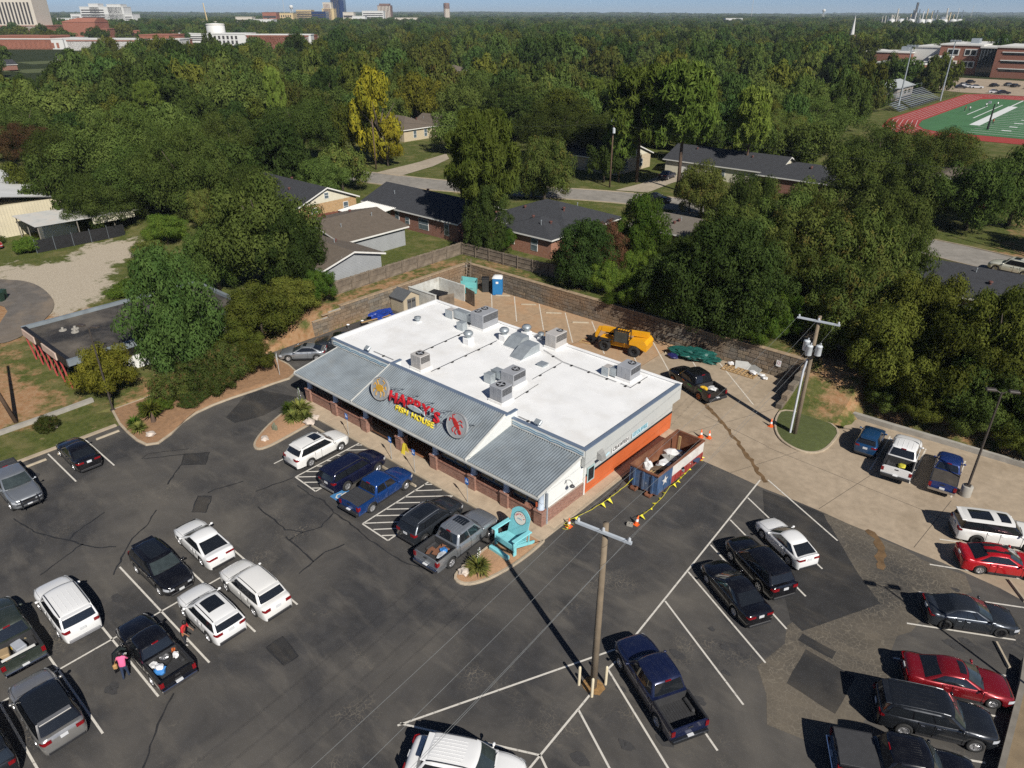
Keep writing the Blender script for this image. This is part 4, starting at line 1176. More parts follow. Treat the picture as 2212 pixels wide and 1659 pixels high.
def make_car(kind, x, y, heading, col, label, name=None, cat='car', group='vehicles in the parking lot', z=0.018, rim='silver', **op):
	T = dict(TYPES[kind])
	T.update({k: op[k] for k in T if k in op})
	L, W, H, wb, fo, rw = T['L'], T['W'], T['H'], T['wb'], T['fo'], T['rw']
	xn = wb / 2 + fo                                # nose
	xt = xn - L                                     # tail
	bedx = xn - T['bed'] if 'bed' in T else None
	A0, A1, C1, C0 = [xn - c for c in T['cab']]
	belt, hood, nose, deck, sill = T['belt'], T['hood'], T['nose'], T['deck'], T['sill']
	pm = col
	root = thing(name or {'sedan': 'parked_car', 'coupe': 'parked_car', 'hatch': 'parked_car'}.get(kind, 'parked_pickup' if bedx is not None else 'parked_suv'), label, cat, (x, y, z), R(heading), group)
	ra = rw + .065
	axles = (wb / 2, -wb / 2)
	def top(px):
		if px >= A0:
			t = (px - A0) / (xn - A0)
			return lerp(hood, nose - .04, t ** 2.0)
		if bedx is not None and px < bedx:
			return deck
		if px <= C0:
			t = (C0 - px) / max(.05, C0 - xt)
			return lerp(belt + .02, deck, min(1, t * 1.5)) - (.10 * max(0, t - .6) / .4 if bedx is None else 0)
		return belt + .02 * (A0 - px) / (A0 - C0)
	def hw(px):
		w = W / 2
		if px > xn - .9:
			t = (px - (xn - .9)) / .9
			w *= 1 - .06 * t - .20 * t ** 4
		lim = .75 if bedx is None else .35
		if px < xt + lim:
			t = (xt + lim - px) / lim
			w *= 1 - (.04 * t + .09 * t ** 4 if bedx is None else .02 * t ** 3)
		return w
	def bot(px):
		b = sill
		if px > xn - .35:
			b = lerp(sill, sill + .06, (px - xn + .35) / .35)
		for ax in axles:
			d = abs(px - ax)
			if d < ra:
				b = max(b, rw + math.sqrt(max(0, ra * ra - d * d)) * .98)
		return b
	xs = set(np.round(np.linspace(xt, xn, 15), 3))
	for ax in axles:
		for k in range(-4, 5):
			xs.add(round(ax + ra * math.sin(k * math.pi / 8), 3))
	xs |= {round(v, 3) for v in (xn - .03, xn - .1, xn - .22, xt + .03, xt + .1, xt + .22, A0, C0)}
	xs = sorted(v for v in xs if xt <= v <= xn)
	st = []
	for px in xs:
		st.append((px, False))
	if bedx is not None:
		st = [(p, p < bedx) for p, _ in st if abs(p - bedx) > .03 and abs(p - (xt + .09)) > .04]
		st += [(bedx, True), (bedx + .002, False), (xt + .09, True), (xt + .088, False)]
		st = [(p, False if p < xt + .089 else b) for p, b in st]
		st.sort(key=lambda s: s[0])
	floor_z = max(.62, rw + .3) if bedx is not None else 0
	rows = []
	for px, isbed in st:
		w, b, tz = hw(px), bot(px), top(px)
		e = 0.0
		if px > xn - .12:
			e = (px - (xn - .12)) / .12
		elif px < xt + .12 and bedx is None:
			e = ((xt + .12) - px) / .12
		tz -= .10 * e ** 2
		w -= .05 * e ** 2
		zs = tz - (.05 if px < A0 else .09)
		b = min(b, zs - .04)
		if isbed:
			row = [(w - .03, b), (w, lerp(b, zs, .4)), (w, lerp(b, zs, .75)), (w - .02, zs), (w - .03, tz), (w - .11, tz), (w - .12, floor_z), (0, floor_z)]
		else:
			row = [(w - .035, b), (w, lerp(b, zs, .4)), (w - .005, lerp(b, zs, .75)), (w - .045, zs), (w - .13, tz), (w * .62, tz + .02), (w * .3, tz + .032), (0, tz + .036)]
		rows.append([(px, q[0], q[1]) for q in row])
	n = len(rows[0])
	mb = MB()
	vs, fs = [], []
	for r_ in rows:
		vs += [p for p in r_] + [(p[0], -p[1], p[2]) for p in r_[:-1]][::-1]
	m = 2 * n - 1
	for i in range(len(rows) - 1):
		for j in range(m - 1):
			fs.append((i * m + j, i * m + j + 1, (i + 1) * m + j + 1, (i + 1) * m + j))
	fs.append(tuple(range(m)))
	fs.append(tuple(reversed(range((len(rows) - 1) * m, len(rows) * m))))
	mb.add(vs, fs)
	body = mb.build('body', pm, root, angle=58)
	# dark floor pan seen through the wheel arches
	MB().box(xt + .15, xn - .15, -(W / 2 - .30), W / 2 - .30, sill - .06, belt - .2 if bedx is None else floor_z - .05).build('floor_pan', UNDER, root)
	# lower sills
	lm = op.get('lower', TRIM)
	for s in (-1, 1):
		mb = MB()
		a, b = -wb / 2 + ra + .02, wb / 2 - ra - .02
		mb.box(a, b, s * (W / 2 - .03) - .012, s * (W / 2 - .03) + .012, sill - .05, sill + .09)
		mb.build('sill', lm, root)
	# wheels
	ty, rm = wheel_meshes(rw, .23 if rw < .36 else .27, rim)
	for ax in axles:
		for s in (-1, 1):
			t = ob('wheel', ty, root, (ax, s * (W / 2 - .145), rw))
			t.rotation_euler = (0, (ax * 37 + s + x) % 6.28, 0 if s > 0 else math.pi)
			ob('rim', rm, t)
	if op.get('arch'):
		for ax in axles:
			for s in (-1, 1):
				MB().tube([(ax + (ra + .015) * math.cos(k * math.pi / 10), s * (hw(ax) - .005), rw + (ra + .015) * math.sin(k * math.pi / 10)) for k in range(0, 11)], .045, 6).build('arch_flare', op['arch'], root)
	# ---------------- cabin
	zr = H
	wB, wT = W / 2 - .055, W / 2 - (.24 if zr < 1.6 else .20)
	if kind in ('wagon', 'bigsuv'):
		wT = W / 2 - .15
	bow = .13
	def zroof(u):
		return zr - (.05 if zr < 1.6 else .03) * (2 * u - .9) ** 2
	def cpt(u, t):                                   # side surface, u 0 front .. 1 rear, y > 0
		xf, xr = lerp(A0, A1, t) - bow, lerp(C0, C1, t) + .06
		px = lerp(xf, xr, u)
		yy = lerp(wB, wT, t ** 1.15) * (1 - .05 * (2 * u - 1) ** 4)
		return (px, yy, lerp(belt - .02 + .02 * u, zroof(u) - .055, t))
	def fpt(v, t):
		xf = lerp(A0, A1, t)
		yy = lerp(wB, wT, t ** 1.15) * .95
		return (xf - bow * abs(v) ** 2.4, v * yy, lerp(belt - .02, zroof(0) - .055, t) + .03 * t * (1 - v * v))
	def rpt(v, t):
		xr = lerp(C0, C1, t)
		yy = lerp(wB, wT, t ** 1.15) * .95
		return (xr + .06 * abs(v) ** 2.4, v * yy, lerp(belt, zroof(1) - .055, t) + .02 * t * (1 - v * v))
	cm = op.get('pillar', pm)
	mb = MB()
	for s in (-1, 1):
		mb.grid(lambda u, t: (lambda p: (p[0], s * p[1], p[2]))(cpt(u, t)), 14, 3)
	mb.grid(lambda v, t: fpt(2 * v - 1, t), 12, 3)
	mb.grid(lambda v, t: rpt(2 * v - 1, t), 12, 3)
	for k in range(2):                               # close the corner slivers
		for s in (-1, 1):
			for j in range(3):
				t0, t1 = j / 3, (j + 1) / 3
				f = (lambda t: fpt(s, t)) if k == 0 else (lambda t: rpt(s, t))
				g = (lambda t: (lambda p: (p[0], s * p[1], p[2]))(cpt(0 if k == 0 else 1, t)))
				mb.quad(f(t0), g(t0), g(t1), f(t1))
	cmb = mb
	def roofpt(u, v):
		w_ = wT * .95 if u in (0, 1) else wT
		fx, rx = fpt(v, 1), rpt(v, 1)
		px = lerp(fx[0], rx[0], u)
		yy = v * wT * (.95 + .05 * (1 - (2 * u - 1) ** 4))
		edge = (1 - abs(v) ** 3) * (1 - abs(2 * u - 1) ** 8)
		zz = lerp(fx[2], zroof(u) - .055, min(1, u * 6)) if u < .5 else lerp(rx[2], zroof(u) - .055, min(1, (1 - u) * 6))
		return (px, yy, zz + .07 * edge)
	if op.get('roofm', pm) == cm:
		cmb.grid(lambda a, b: roofpt(a, 2 * b - 1), 14, 12)
		roof = cmb.build('cabin', cm, root, angle=70)
	else:
		cmb.build('cabin', cm, root, angle=60)
		mb = MB()
		mb.grid(lambda a, b: roofpt(a, 2 * b - 1), 14, 12)
		roof = mb.build('roof', op.get('roofm', pm), root, angle=60)
	G1 = op.get('glass', CGLASS)
	off = .012
	mb = MB()
	mb.grid(lambda v, t: (lambda p: (p[0] + off, p[1], p[2] + off))(fpt(lerp(-.93, .93, v), lerp(.05, .95, t))), 8, 4)
	mb.build('windshield', op.get('wglass', CGLASS2), root, angle=60)
	mb = MB()
	rt0 = .12 if kind in ('suv', 'bigsuv', 'wagon', 'hatch') else .06
	mb.grid(lambda v, t: (lambda p: (p[0] - off, p[1], p[2] + off * .8))(rpt(lerp(-.9, .9, v), lerp(rt0, .93, t))), 8, 4)
	mb.build('rear_window', G1, root, angle=60)
	doors = op.get('doors', {'coupe': 2, 'smallpickup': 1}.get(kind, 2))
	cuts = {'suv': [(.07, .40), (.415, .715), (.735, .95)], 'bigsuv': [(.06, .345), (.36, .63), (.65, .96)], 'wagon': [(.05, .34), (.35, .655), (.665, .98)],
			'pickup': [(.08, .50), (.54, .93)], 'midpickup': [(.08, .50), (.54, .93)], 'smallpickup': [(.10, .66), (.70, .93)], 'hatch': [(.08, .46), (.5, .86)]}.get(kind, [(.09, .505), (.52, .91)])
	for s in (-1, 1):
		for a, b in cuts:
			mb = MB()
			top_t = .90
			mb.grid(lambda u, t: (lambda p: (p[0], s * (p[1] + off), p[2]))(cpt(lerp(a, b - (.02 * 0), u), lerp(.10, top_t, t))), 4, 3)
			mb.build('side_window', G1, root, angle=60)
		if bedx is None and kind != 'hatch':
			mb = MB()
			mb.grid(lambda u, t: (lambda p: (p[0], s * (p[1] + .005), p[2]))(cpt(lerp(cuts[0][0] - .01, cuts[-1][1] + .012, u), lerp(.07, .93, t))), 10, 3)
			mb.build('pillar_trim', BLACKP, root, angle=60)
	# door gaps and handles
	for s in (-1, 1):
		xa = A0 - .12
		xb = cpt(cuts[0][1] + .015, .0)[0]
		xc = cpt(cuts[1][1] + .015, .0)[0]
		xc = max(xc, -wb / 2 + ra + .02) if kind not in ('pickup', 'midpickup', 'smallpickup') else cpt(.95, 0)[0]
		for q in (xa, xb, xc):
			MB().box(q - .008, q + .008, s * (hw(q) - .02) - .024, s * (hw(q) - .02) + .024, bot(q) + .02, belt - .05).build('door_gap', SEAM, root)
		for q in ((xb + .16, xc + .18) if len(cuts) > 1 and kind not in ('smallpickup',) else (xb + .16,)):
			MB().bbox(q - .09, q + .09, s * hw(q) - .022, s * hw(q) + .022, belt - .20, belt - .165, .008).build('door_handle', op.get('handle', pm), root)
		mb = MB()
		q = A0 - .28
		mb.smooth = True
		mb.lathe([(.001, -.08), (.055, -.07), (.075, 0), (.07, .07), (.001, .085)], (q, s * (W / 2 + .09), belt + .05), 8, 'Y')
		mb.box(q - .03, q + .03, min(s * (W / 2 - .08), s * (W / 2 + .04)), max(s * (W / 2 - .08), s * (W / 2 + .04)), belt + .0, belt + .04)
		mb.build('wing_mirror', op.get('mirror', pm), root)
	# lamps, plates, grille, bumpers
	for s in (-1, 1):
		mb = MB()
		q0, q1 = xn - .36, xn - .02
		zt = top(q0) - .09
		def hp(u, v):
			px = lerp(q0, q1, u)
			e = max(0, (px - xn + .12) / .12)
			return (px + .012, s * (hw(px) - .05 * e * e + .004 - .03 * v * .5), lerp(zt - .20, zt - .02 - .10 * e ** 2, v))
		mb.grid(hp, 5, 2)
		mb.quad((xn + .008, s * hw(xn) * .55, zt - .22), (xn + .008, s * (hw(xn) - .05), zt - .22), (xn + .008, s * (hw(xn) - .08), zt - .1), (xn + .008, s * hw(xn) * .6, zt - .1))
		mb.build('headlight', HEADL, root)
		mb = MB()
		w2 = hw(xt + .0) - (.05 if bedx is None else 0)
		zt = deck - .10 if kind in ('sedan', 'coupe') else belt - .02
		hgt_ = .13 if kind in ('sedan', 'coupe', 'hatch') else .19 if bedx is None else .30
		wid = {'sedan': .38, 'coupe': .5, 'hatch': .26, 'suv': .30, 'bigsuv': .22, 'wagon': .25}.get(kind, .17)
		if bedx is not None:
			zt = deck - .10
		mb.box(xt - .014, xt + .02, min(s * (w2 - wid), s * (w2 + .004)), max(s * (w2 - wid), s * (w2 + .004)), zt - hgt_, zt)
		ww = hw(xt + .14) + .006
		mb.add([(xt - .012, s * (w2 + .004), zt - hgt_), (xt - .012, s * (w2 + .004), zt), (xt + .05, s * (hw(xt + .05) - (.02 if bedx is None else 0) + .012), zt), (xt + .05, s * (hw(xt + .05) - (.02 if bedx is None else 0) + .012), zt - hgt_), (xt + .2, s * (hw(xt + .2) + .008), zt - .02), (xt + .2, s * (hw(xt + .2) + .008), zt - hgt_ + .04)],
				[(0, 1, 2, 3), (3, 2, 4, 5)])
		mb.build('taillight', TAILL, root)
	mb = MB()
	pz = {'sedan': .78, 'coupe': .5, 'hatch': .7}.get(kind, .55 if bedx is not None else .85)
	mb.box(xt - .022 - (.10 if bedx is not None else 0), xt + .01, -.16, .16, pz, pz + .16)
	mb.build('licence_plate', PLATE, root)
	MB().box(xn - .02, xn + .014, -hw(xn) * .5, hw(xn) * .5, nose - .36, nose - .14).build('grille', op.get('grille', TRIM), root)
	if op.get('fplate'):
		MB().box(xn + .0, xn + .03, -.15, .15, sill + .12, sill + .27).build('licence_plate', PLATE, root)
	bmp = op.get('bumper', TRIM if bedx is None else CHROME)
	mb = MB()
	w2 = hw(xt)
	if bedx is not None:
		mb.bbox(xt - .14, xt + .05, -w2 + .02, w2 - .02, sill + .06, sill + .26, .03)
	else:
		mb.bbox(xt - .03, xt + .12, -w2 + .08, w2 - .08, sill - .02, sill + .14, .03)
	mb.build('rear_bumper', bmp, root)
	MB().bbox(xn - .12, xn + .04, -hw(xn) + .06, hw(xn) - .06, sill - .0, sill + .12, .03).build('front_bumper', op.get('fbumper', TRIM), root)
	# hood shut line
	mb = MB()
	for s in (-1, 1):
		pts = [(lerp(A0 - .02, xn - .2, k / 6), s * (hw(lerp(A0, xn - .2, k / 6)) - .165), top(lerp(A0, xn - .2, k / 6)) + .011) for k in range(7)]
		mb.tube(pts, .007, 4)
	mb.build('hood_seam', SEAM, root)
	mb = MB()
	mb.tube([(A0 - .04, wB * .8, belt + .03), (A0 - .16, wB * .1, belt + .14)], .012, 4)
	mb.tube([(A0 + .0, wB * .1, belt + .03), (A0 - .12, -wB * .55, belt + .12)], .012, 4)
	mb.build('wiper', TRIM, root)
	# roof extras
	if op.get('rails'):
		for s in (-1, 1):
			mb = MB()
			pts = [(lerp(A1 - .25, C1 + .12, k / 8), s * (wT - .10), zroof(lerp(.12, .95, k / 8)) + .035 - (.03 if k in (0, 8) else 0)) for k in range(9)]
			mb.tube(pts, .022, 6)
			mb.build('roof_rail', op['rails'], roof)
	if op.get('sunroof'):
		for u0, u1 in op['sunroof']:
			mb = MB()
			mb.grid(lambda a, b: (lambda p: (p[0], p[1], p[2] + .008))(roofpt(lerp(u0, u1, a), lerp(-.62, .62, b))), 5, 5)
			mb.build('sunroof', CGLASS, roof, angle=60)
	if op.get('ribs'):
		for k in range(op['ribs']):
			v = lerp(-.6, .6, k / (op['ribs'] - 1))
			mb = MB()
			pts = [(lambda p: (p[0], p[1], p[2] + .004))(roofpt(lerp(.25, .92, j / 5), v)) for j in range(6)]
			mb.tube(pts, .014, 4)
			mb.build('roof_rib', op.get('roofm', pm), roof)
	if kind in ('suv', 'bigsuv', 'hatch', 'wagon'):
		mb = MB()
		p = rpt(0, 1)
		mb.bbox(p[0] - .16, p[0] + .1, -wT * .85, wT * .85, p[2] - .035, p[2] + .022, .015)
		mb.build('tailgate_spoiler', pm, root)
	if bedx is not None:
		lw = hw(xt + .5) - .125
		x0, x1 = xt + .095, bedx - .005
		if op.get('tonneau'):
			tm = op['tonneau']
			k3 = op.get('folds', 3)
			for k in range(k3):
				MB().bbox(lerp(x0 - .05, x1, k / k3) + .008, lerp(x0 - .05, x1, (k + 1) / k3) - .008, -lw - .03, lw + .03, deck - .02, deck + .03, .012).build('tonneau_panel', tm, root)
		else:
			bl = op.get('liner', LINER)
			mb = MB()
			mb.box(x0, x1, -lw, lw, floor_z + .002, floor_z + .02)
			for k in range(12):
				yy = -lw + .1 + k * (2 * lw - .2) / 11
				mb.box(x0, x1, yy - .03, yy + .03, floor_z + .02, floor_z + .035)
			for s in (-1, 1):
				mb.box(x0, x1, min(s * lw, s * (lw - .015)), max(s * lw, s * (lw - .015)), floor_z + .02, deck - .01)
				mb.bbox(-wb / 2 - .42, -wb / 2 + .42, min(s * (lw - .015), s * (lw - .22)), max(s * (lw - .015), s * (lw - .22)), floor_z + .02, floor_z + .22, .06)
			mb.box(x1 - .02, x1, -lw, lw, floor_z + .02, deck - .01)
			mb.box(x0, x0 + .02, -lw, lw, floor_z + .02, deck - .01)
			mb.build('bed_liner', bl, root)
		mb = MB()
		for s in (-1, 1):
			mb.box(xt + .05, bedx - .01, min(s * (hw(xt + .5) - .12), s * (hw(xt + .5) - .03)), max(s * (hw(xt + .5) - .12), s * (hw(xt + .5) - .03)), deck + .002, deck + .018)
		stuff_ = mb.build('bed_rail', op.get('railm', TRIM), root)
		mb = MB()
		p = rpt(0, .98)
		mb.box(p[0] - .03, p[0] + .01, -.16, .16, p[2] - .02, p[2] + .05)
		mb.build('brake_light', TAILL, root)
		MB().bbox(xt - .012, xt + .01, -.13, .13, deck - .16, deck - .08, .006).build('tailgate_handle', TRIM, root)
	root['h'] = H
	return root
WHITE = paint('paint_white', (0.72, 0.72, 0.71), 0.0, 0.25)
WHITE2 = paint('paint_pearl_white', (0.74, 0.73, 0.70), 0.05, 0.22)
BLACKP = paint('paint_black', (0.006, 0.006, 0.008), 0.1, 0.16)
NAVY = paint('paint_navy', (0.008, 0.010, 0.035), 0.3, 0.18)
BLUE = paint('paint_blue', (0.010, 0.055, 0.22), 0.45, 0.22)
BLUE2 = paint('paint_hatch_blue', (0.015, 0.07, 0.18), 0.45, 0.22)
DBLUE = paint('paint_dark_blue', (0.010, 0.016, 0.055), 0.3, 0.24, 0.05)
OBLUE = paint('paint_faded_blue', (0.012, 0.035, 0.16), 0.3, 0.35, 0.1)
SILVER = paint('paint_silver', (0.36, 0.38, 0.40), 0.7, 0.3)
SILVER2 = paint('paint_warm_silver', (0.40, 0.39, 0.37), 0.7, 0.3)
GREYP = paint('paint_graphite', (0.045, 0.052, 0.062), 0.6, 0.25)
CHARC = paint('paint_charcoal', (0.022, 0.025, 0.030), 0.5, 0.22)
REDP = paint('paint_bright_red', (0.42, 0.008, 0.014), 0.2, 0.2)
MAROON = paint('paint_dark_red', (0.22, 0.008, 0.014), 0.4, 0.25)
GREENBR = paint('paint_old_green', (0.035, 0.045, 0.035), 0.3, 0.35, 0.2)
BROWNC = M('tonneau_brown_black', (0.055, 0.046, 0.038), 0.8, 0.3, 2.0, dirt=(0.2, 0.16, 0.1), dirt_amt=0.3)
TONN = M('tonneau_vinyl_grey', (0.038, 0.038, 0.04), 0.7, 0.15)
# left edge of the lot
make_car('sedan', -31.4, -16.7, 179, BLACKP, 'black sedan parked nose first against the grass verge kerb', L=4.7)
RAM = make_car('pickup', -30.0, -21.3, 0, SILVER, 'silver pickup with black brush guard and dark bed cover facing out from the kerb', cat='pickup truck', tonneau=TONN, fplate=1)
# left double row
make_car('coupe', -14.7, -15.6, 179, WHITE, 'white fastback sedan with a full width rear lamp strip', glass=CGLASS)
make_car('suv', -14.2, -18.45, 1, BLACKP, 'black SUV with glossy glass roof facing a white fastback sedan row', H=1.68, sunroof=[(.1, .85)], fplate=1, cat='SUV')
make_car('suv', -8.7, -15.7, 180, WHITE2, 'white SUV with dark roof rails and no sunroof', L=5.1, wb=2.97, H=1.72, rails=GREYP, cat='SUV')
make_car('suv', -8.75, -18.3, 180, WHITE, 'white crossover with a large black panoramic roof panel', L=4.6, wb=2.69, H=1.6, sunroof=[(.12, .62)], rails=TRIM, cat='SUV')
make_car('bigsuv', -15.15, -23.4, 179, WHITE, 'boxy white full size SUV with grey rear bumper and roof bars', rails=TRIM, ribs=5, bumper=M('bumper_grey', (0.2, 0.2, 0.21), 0.6), cat='SUV')
DAK = make_car('pickup', -8.55, -21.6, 180, BLACKP, 'old black pickup with open driver door and a spare wheel in its bed', L=5.5, W=1.83, wb=3.33, H=1.72, belt=1.12, deck=1.14, hood=1.12, nose=.98, sill=.38, rw=.36, cat='pickup truck', ribs=5, bed=3.7, cab=(1.45, 2.05, 3.35, 3.6), fbumper=CHROME)
GMC = make_car('pickup', -15.4, -26.2, 179, GREENBR, 'dark green and brown pickup with a cooler and boxes in its open bed', cat='pickup truck', L=5.7, wb=3.6)
make_car('suv', -8.9, -26.55, 180, SILVER2, 'silver SUV with its whole roof in dark glass', L=4.9, wb=2.92, W=2.0, H=1.74, roofm=CGLASS, pillar=BLACKP, cat='SUV')
make_car('pickup', -15.2, -29.1, 179, SILVER, 'silver pickup parked beyond the dark glass roofed SUV', cat='pickup truck')
make_car('bigsuv', -9.2, -29.3, 180, CHARC, 'charcoal full size SUV beside the dark glass roofed silver SUV', cat='SUV')
# stalls in front of the restaurant
make_car('suv', -18.3, -4.4, 92, WHITE2, 'white SUV with a small sunroof in the stall nearest the yucca island', L=4.89, wb=2.8, sunroof=[(.1, .42)], rails=SILVER, cat='SUV')
make_car('bigsuv', -13.85, -4.45, 93, NAVY, 'dark navy older SUV with roof rails and silver bumper beside hatched paint', L=4.95, wb=2.9, W=1.9, H=1.8, rails=TRIM, bumper=SILVER2, cat='SUV')
make_car('midpickup', -10.6, -4.75, 94, BLUE, 'bright blue pickup with a folding black bed cover', tonneau=TONN, folds=4, arch=TRIM, bumper=TRIM, cat='pickup truck', L=5.35)
make_car('suv', -5.55, -4.7, 92.5, GREYP, 'dark grey crossover with silver roof rails beside a silver pickup', L=4.66, wb=2.87, H=1.64, rails=SILVER, sunroof=[(.08, .8)], cat='SUV')
F150 = make_car('pickup', -2.75, -4.8, 92.5, SILVER, 'silver grey pickup with broken boards and rubbish in its bed by the giant chair', sunroof=[(.12, .5)], ribs=6, cat='pickup truck', W=2.0, bumper=CHROME)
# beside the building
make_car('sedan', -33.8, 4.9, -135, SILVER, 'silver sedan parked at a slant beside the restaurant', L=4.47, wb=2.72, W=1.74, H=1.41, sunroof=[(.15, .45)], name='parked_car')
make_car('suv', -33.0, 8.4, -137, GREYP, 'charcoal SUV with black roof behind the slanted silver sedan', roofm=BLACKP, cat='SUV')
RAPT = make_car('pickup', -1.9, 24.1, 157, BLACKP, 'black pickup with green and orange lettering and rubbish in its bed', cat='pickup truck', rim='orange', bumper=TRIM, W=2.05, H=1.95)
# back right row
make_car('hatch', 13.0, 24.5, 95, BLUE2, 'small blue hatchback beside the grass island', cat='car')
TUN = make_car('pickup', 15.6, 23.5, 96, WHITE, 'white pickup with yellow debris in its black bed', cat='pickup truck', ribs=4, bumper=TRIM, L=5.8)
make_car('smallpickup', 18.55, 23.7, 96, OBLUE, 'older blue compact pickup with a flat brown black bed cover', cat='pickup truck', tonneau=BROWNC, folds=1)
# angled stalls at the right
make_car('wagon', 22.75, 18.3, 27, WHITE2, 'white boxy wagon with black pillars and two dark roof panels', pillar=BLACKP, roofm=WHITE2, sunroof=[(.08, .28), (.42, .86)], rim='black', cat='car')
DART = make_car('sedan', 23.4, 15.3, 28, REDP, 'bright red sedan with black stripes over roof and trunk', L=4.67, wb=2.7)
make_car('sedan', 22.9, 9.15, 29, GREYP, 'slate grey sedan with black wheels alone between empty stalls', rim='black', L=4.56)
make_car('sedan', 23.5, 3.9, 25, MAROON, 'dark red sedan with a sunroof beside a charcoal minivan like SUV', L=4.85, wb=2.74, sunroof=[(.05, .32)])
make_car('bigsuv', 23.2, 0.75, 25, CHARC, 'charcoal SUV with chrome window line next to the dark red sedan', H=1.74, rails=CHARC, handle=CHROME, cat='SUV', ribs=5)
make_car('pickup', 22.9, -2.9, 28, BLACKP, 'glossy black pickup with ribbed roof and flat bed cover', tonneau=TONN, folds=1, ribs=9, cat='pickup truck')
# angled stalls in the middle
make_car('sedan', 12.85, 8.5, 150, WHITE, 'white compact sedan in the angled stalls facing the restaurant', L=4.37, wb=2.57, W=1.7, H=1.45)
make_car('suv', 12.4, 5.3, 150, BLACKP, 'black SUV between a white sedan and a black sedan', L=4.9, H=1.72, cat='SUV')
make_car('sedan', 12.2, 2.45, 150, BLACKP, 'black sedan with chrome trimmed windows beside the black SUV', L=4.9, sunroof=[(.1, .35)])
make_car('pickup', 12.2, -6.2, 151.5, DBLUE, 'dark blue crew cab pickup with an empty bed beside the utility pole', cat='pickup truck', bumper=CHARC, ribs=5)
make_car('suv', 8.45, -15.6, 29, WHITE, 'white three row SUV parked across the painted triangle', L=5.18, wb=3.07, W=1.99, H=1.79, ribs=7, rails=TRIM, cat='SUV')
# stripes, roll bar and brush guard details
# ================================================================ trees
def leaf_mat(name, c1, c2, c3=None, trans=0.16):
	m = bpy.data.materials.new(name)
	m.use_nodes = True
	nd, lk = m.node_tree.nodes, m.node_tree.links
	nd.remove(nd['Principled BSDF'])
	tc = nd.new('ShaderNodeTexCoord').outputs['Object']
	oi = nd.new('ShaderNodeObjectInfo').outputs['Random']
	f = noise(nd, lk, tc, 3.0, 4.0, 0.6)
	c = mixc(nd, lk, ramp(nd, lk, f, [(0.35, 0.0), (0.65, 1.0)]), c1, c2)
	if c3:
		f3 = noise(nd, lk, tc, 5.0, 3.0)
		c = mixc(nd, lk, ramp(nd, lk, f3, [(0.55, 0.0), (0.68, 0.8)]), c, c3)
	hs = nd.new('ShaderNodeHueSaturation')
	mr = N(nd, 'ShaderNodeMapRange')
	lk.new(oi, mr.inputs[0])
	mr.inputs[3].default_value = 0.58
	mr.inputs[4].default_value = 1.45
	lk.new(mr.outputs[0], hs.inputs['Value'])
	mh = N(nd, 'ShaderNodeMath', operation='MULTIPLY_ADD')
	wr = N(nd, 'ShaderNodeMath', operation='FRACT')
	k = N(nd, 'ShaderNodeMath', operation='MULTIPLY')
	lk.new(oi, k.inputs[0])
	k.inputs[1].default_value = 7.31
	lk.new(k.outputs[0], wr.inputs[0])
	lk.new(wr.outputs[0], mh.inputs[0])
	mh.inputs[1].default_value = 0.028
	mh.inputs[2].default_value = 0.483
	lk.new(mh.outputs[0], hs.inputs['Hue'])
	lk.new(c, hs.inputs['Color'])
	d = nd.new('ShaderNodeBsdfDiffuse')
	t = nd.new('ShaderNodeBsdfTranslucent')
	lk.new(hs.outputs[0], d.inputs['Color'])
	lk.new(mixc(nd, lk, 1.0, hs.outputs[0], (1.2, 1.3, 0.55), 'MULTIPLY'), t.inputs['Color'])
	a = nd.new('ShaderNodeMixShader')
	a.inputs[0].default_value = trans
	lk.new(d.outputs[0], a.inputs[1])
	lk.new(t.outputs[0], a.inputs[2])
	lk.new(a.outputs[0], nd['Material Output'].inputs['Surface'])
	MATS[name] = m
	return m
LEAF = {
	'broad': leaf_mat('leaf_dark_green', (0.046, 0.072, 0.017), (0.088, 0.118, 0.029)),
	'ovoid': leaf_mat('leaf_deep_green', (0.034, 0.062, 0.016), (0.064, 0.098, 0.026)),
	'olive': leaf_mat('leaf_olive', (0.060, 0.080, 0.019), (0.096, 0.116, 0.028), (0.115, 0.085, 0.025)),
	'bright': leaf_mat('leaf_fresh_green', (0.045, 0.085, 0.014), (0.085, 0.125, 0.020)),
	'bright2': leaf_mat('leaf_yellow_green', (0.060, 0.076, 0.015), (0.096, 0.105, 0.020)),
	'yellow': leaf_mat('leaf_autumn_yellow', (0.17, 0.165, 0.018), (0.36, 0.30, 0.028), (0.13, 0.14, 0.025)),
	'yellow2': leaf_mat('leaf_lime', (0.10, 0.105, 0.016), (0.15, 0.14, 0.02)),
	'pine': leaf_mat('pine_needles', (0.080, 0.125, 0.022), (0.140, 0.190, 0.038), trans=0.15),
	'rust': leaf_mat('leaf_rust', (0.095, 0.045, 0.026), (0.12, 0.075, 0.035), (0.05, 0.06, 0.02)),
	'yucca': leaf_mat('yucca_blade', (0.09, 0.12, 0.035), (0.20, 0.20, 0.05)),
}
LEAF['sparse'] = LEAF['yellow']
LEAF['bushy'] = LEAF['ovoid']
LEAF['mix'] = LEAF['bright']
LEAF['shrubtree'] = leaf_mat('leaf_hedge', (0.040, 0.062, 0.016), (0.068, 0.088, 0.022), (0.12, 0.07, 0.03))
BARK = M('bark_grey_brown', (0.085, 0.066, 0.05), 0.95, 0.35, 4.0, bmp=0.6)
BARKP = M('bark_pine', (0.10, 0.065, 0.045), 0.95, 0.35, 4.0, bmp=0.6)
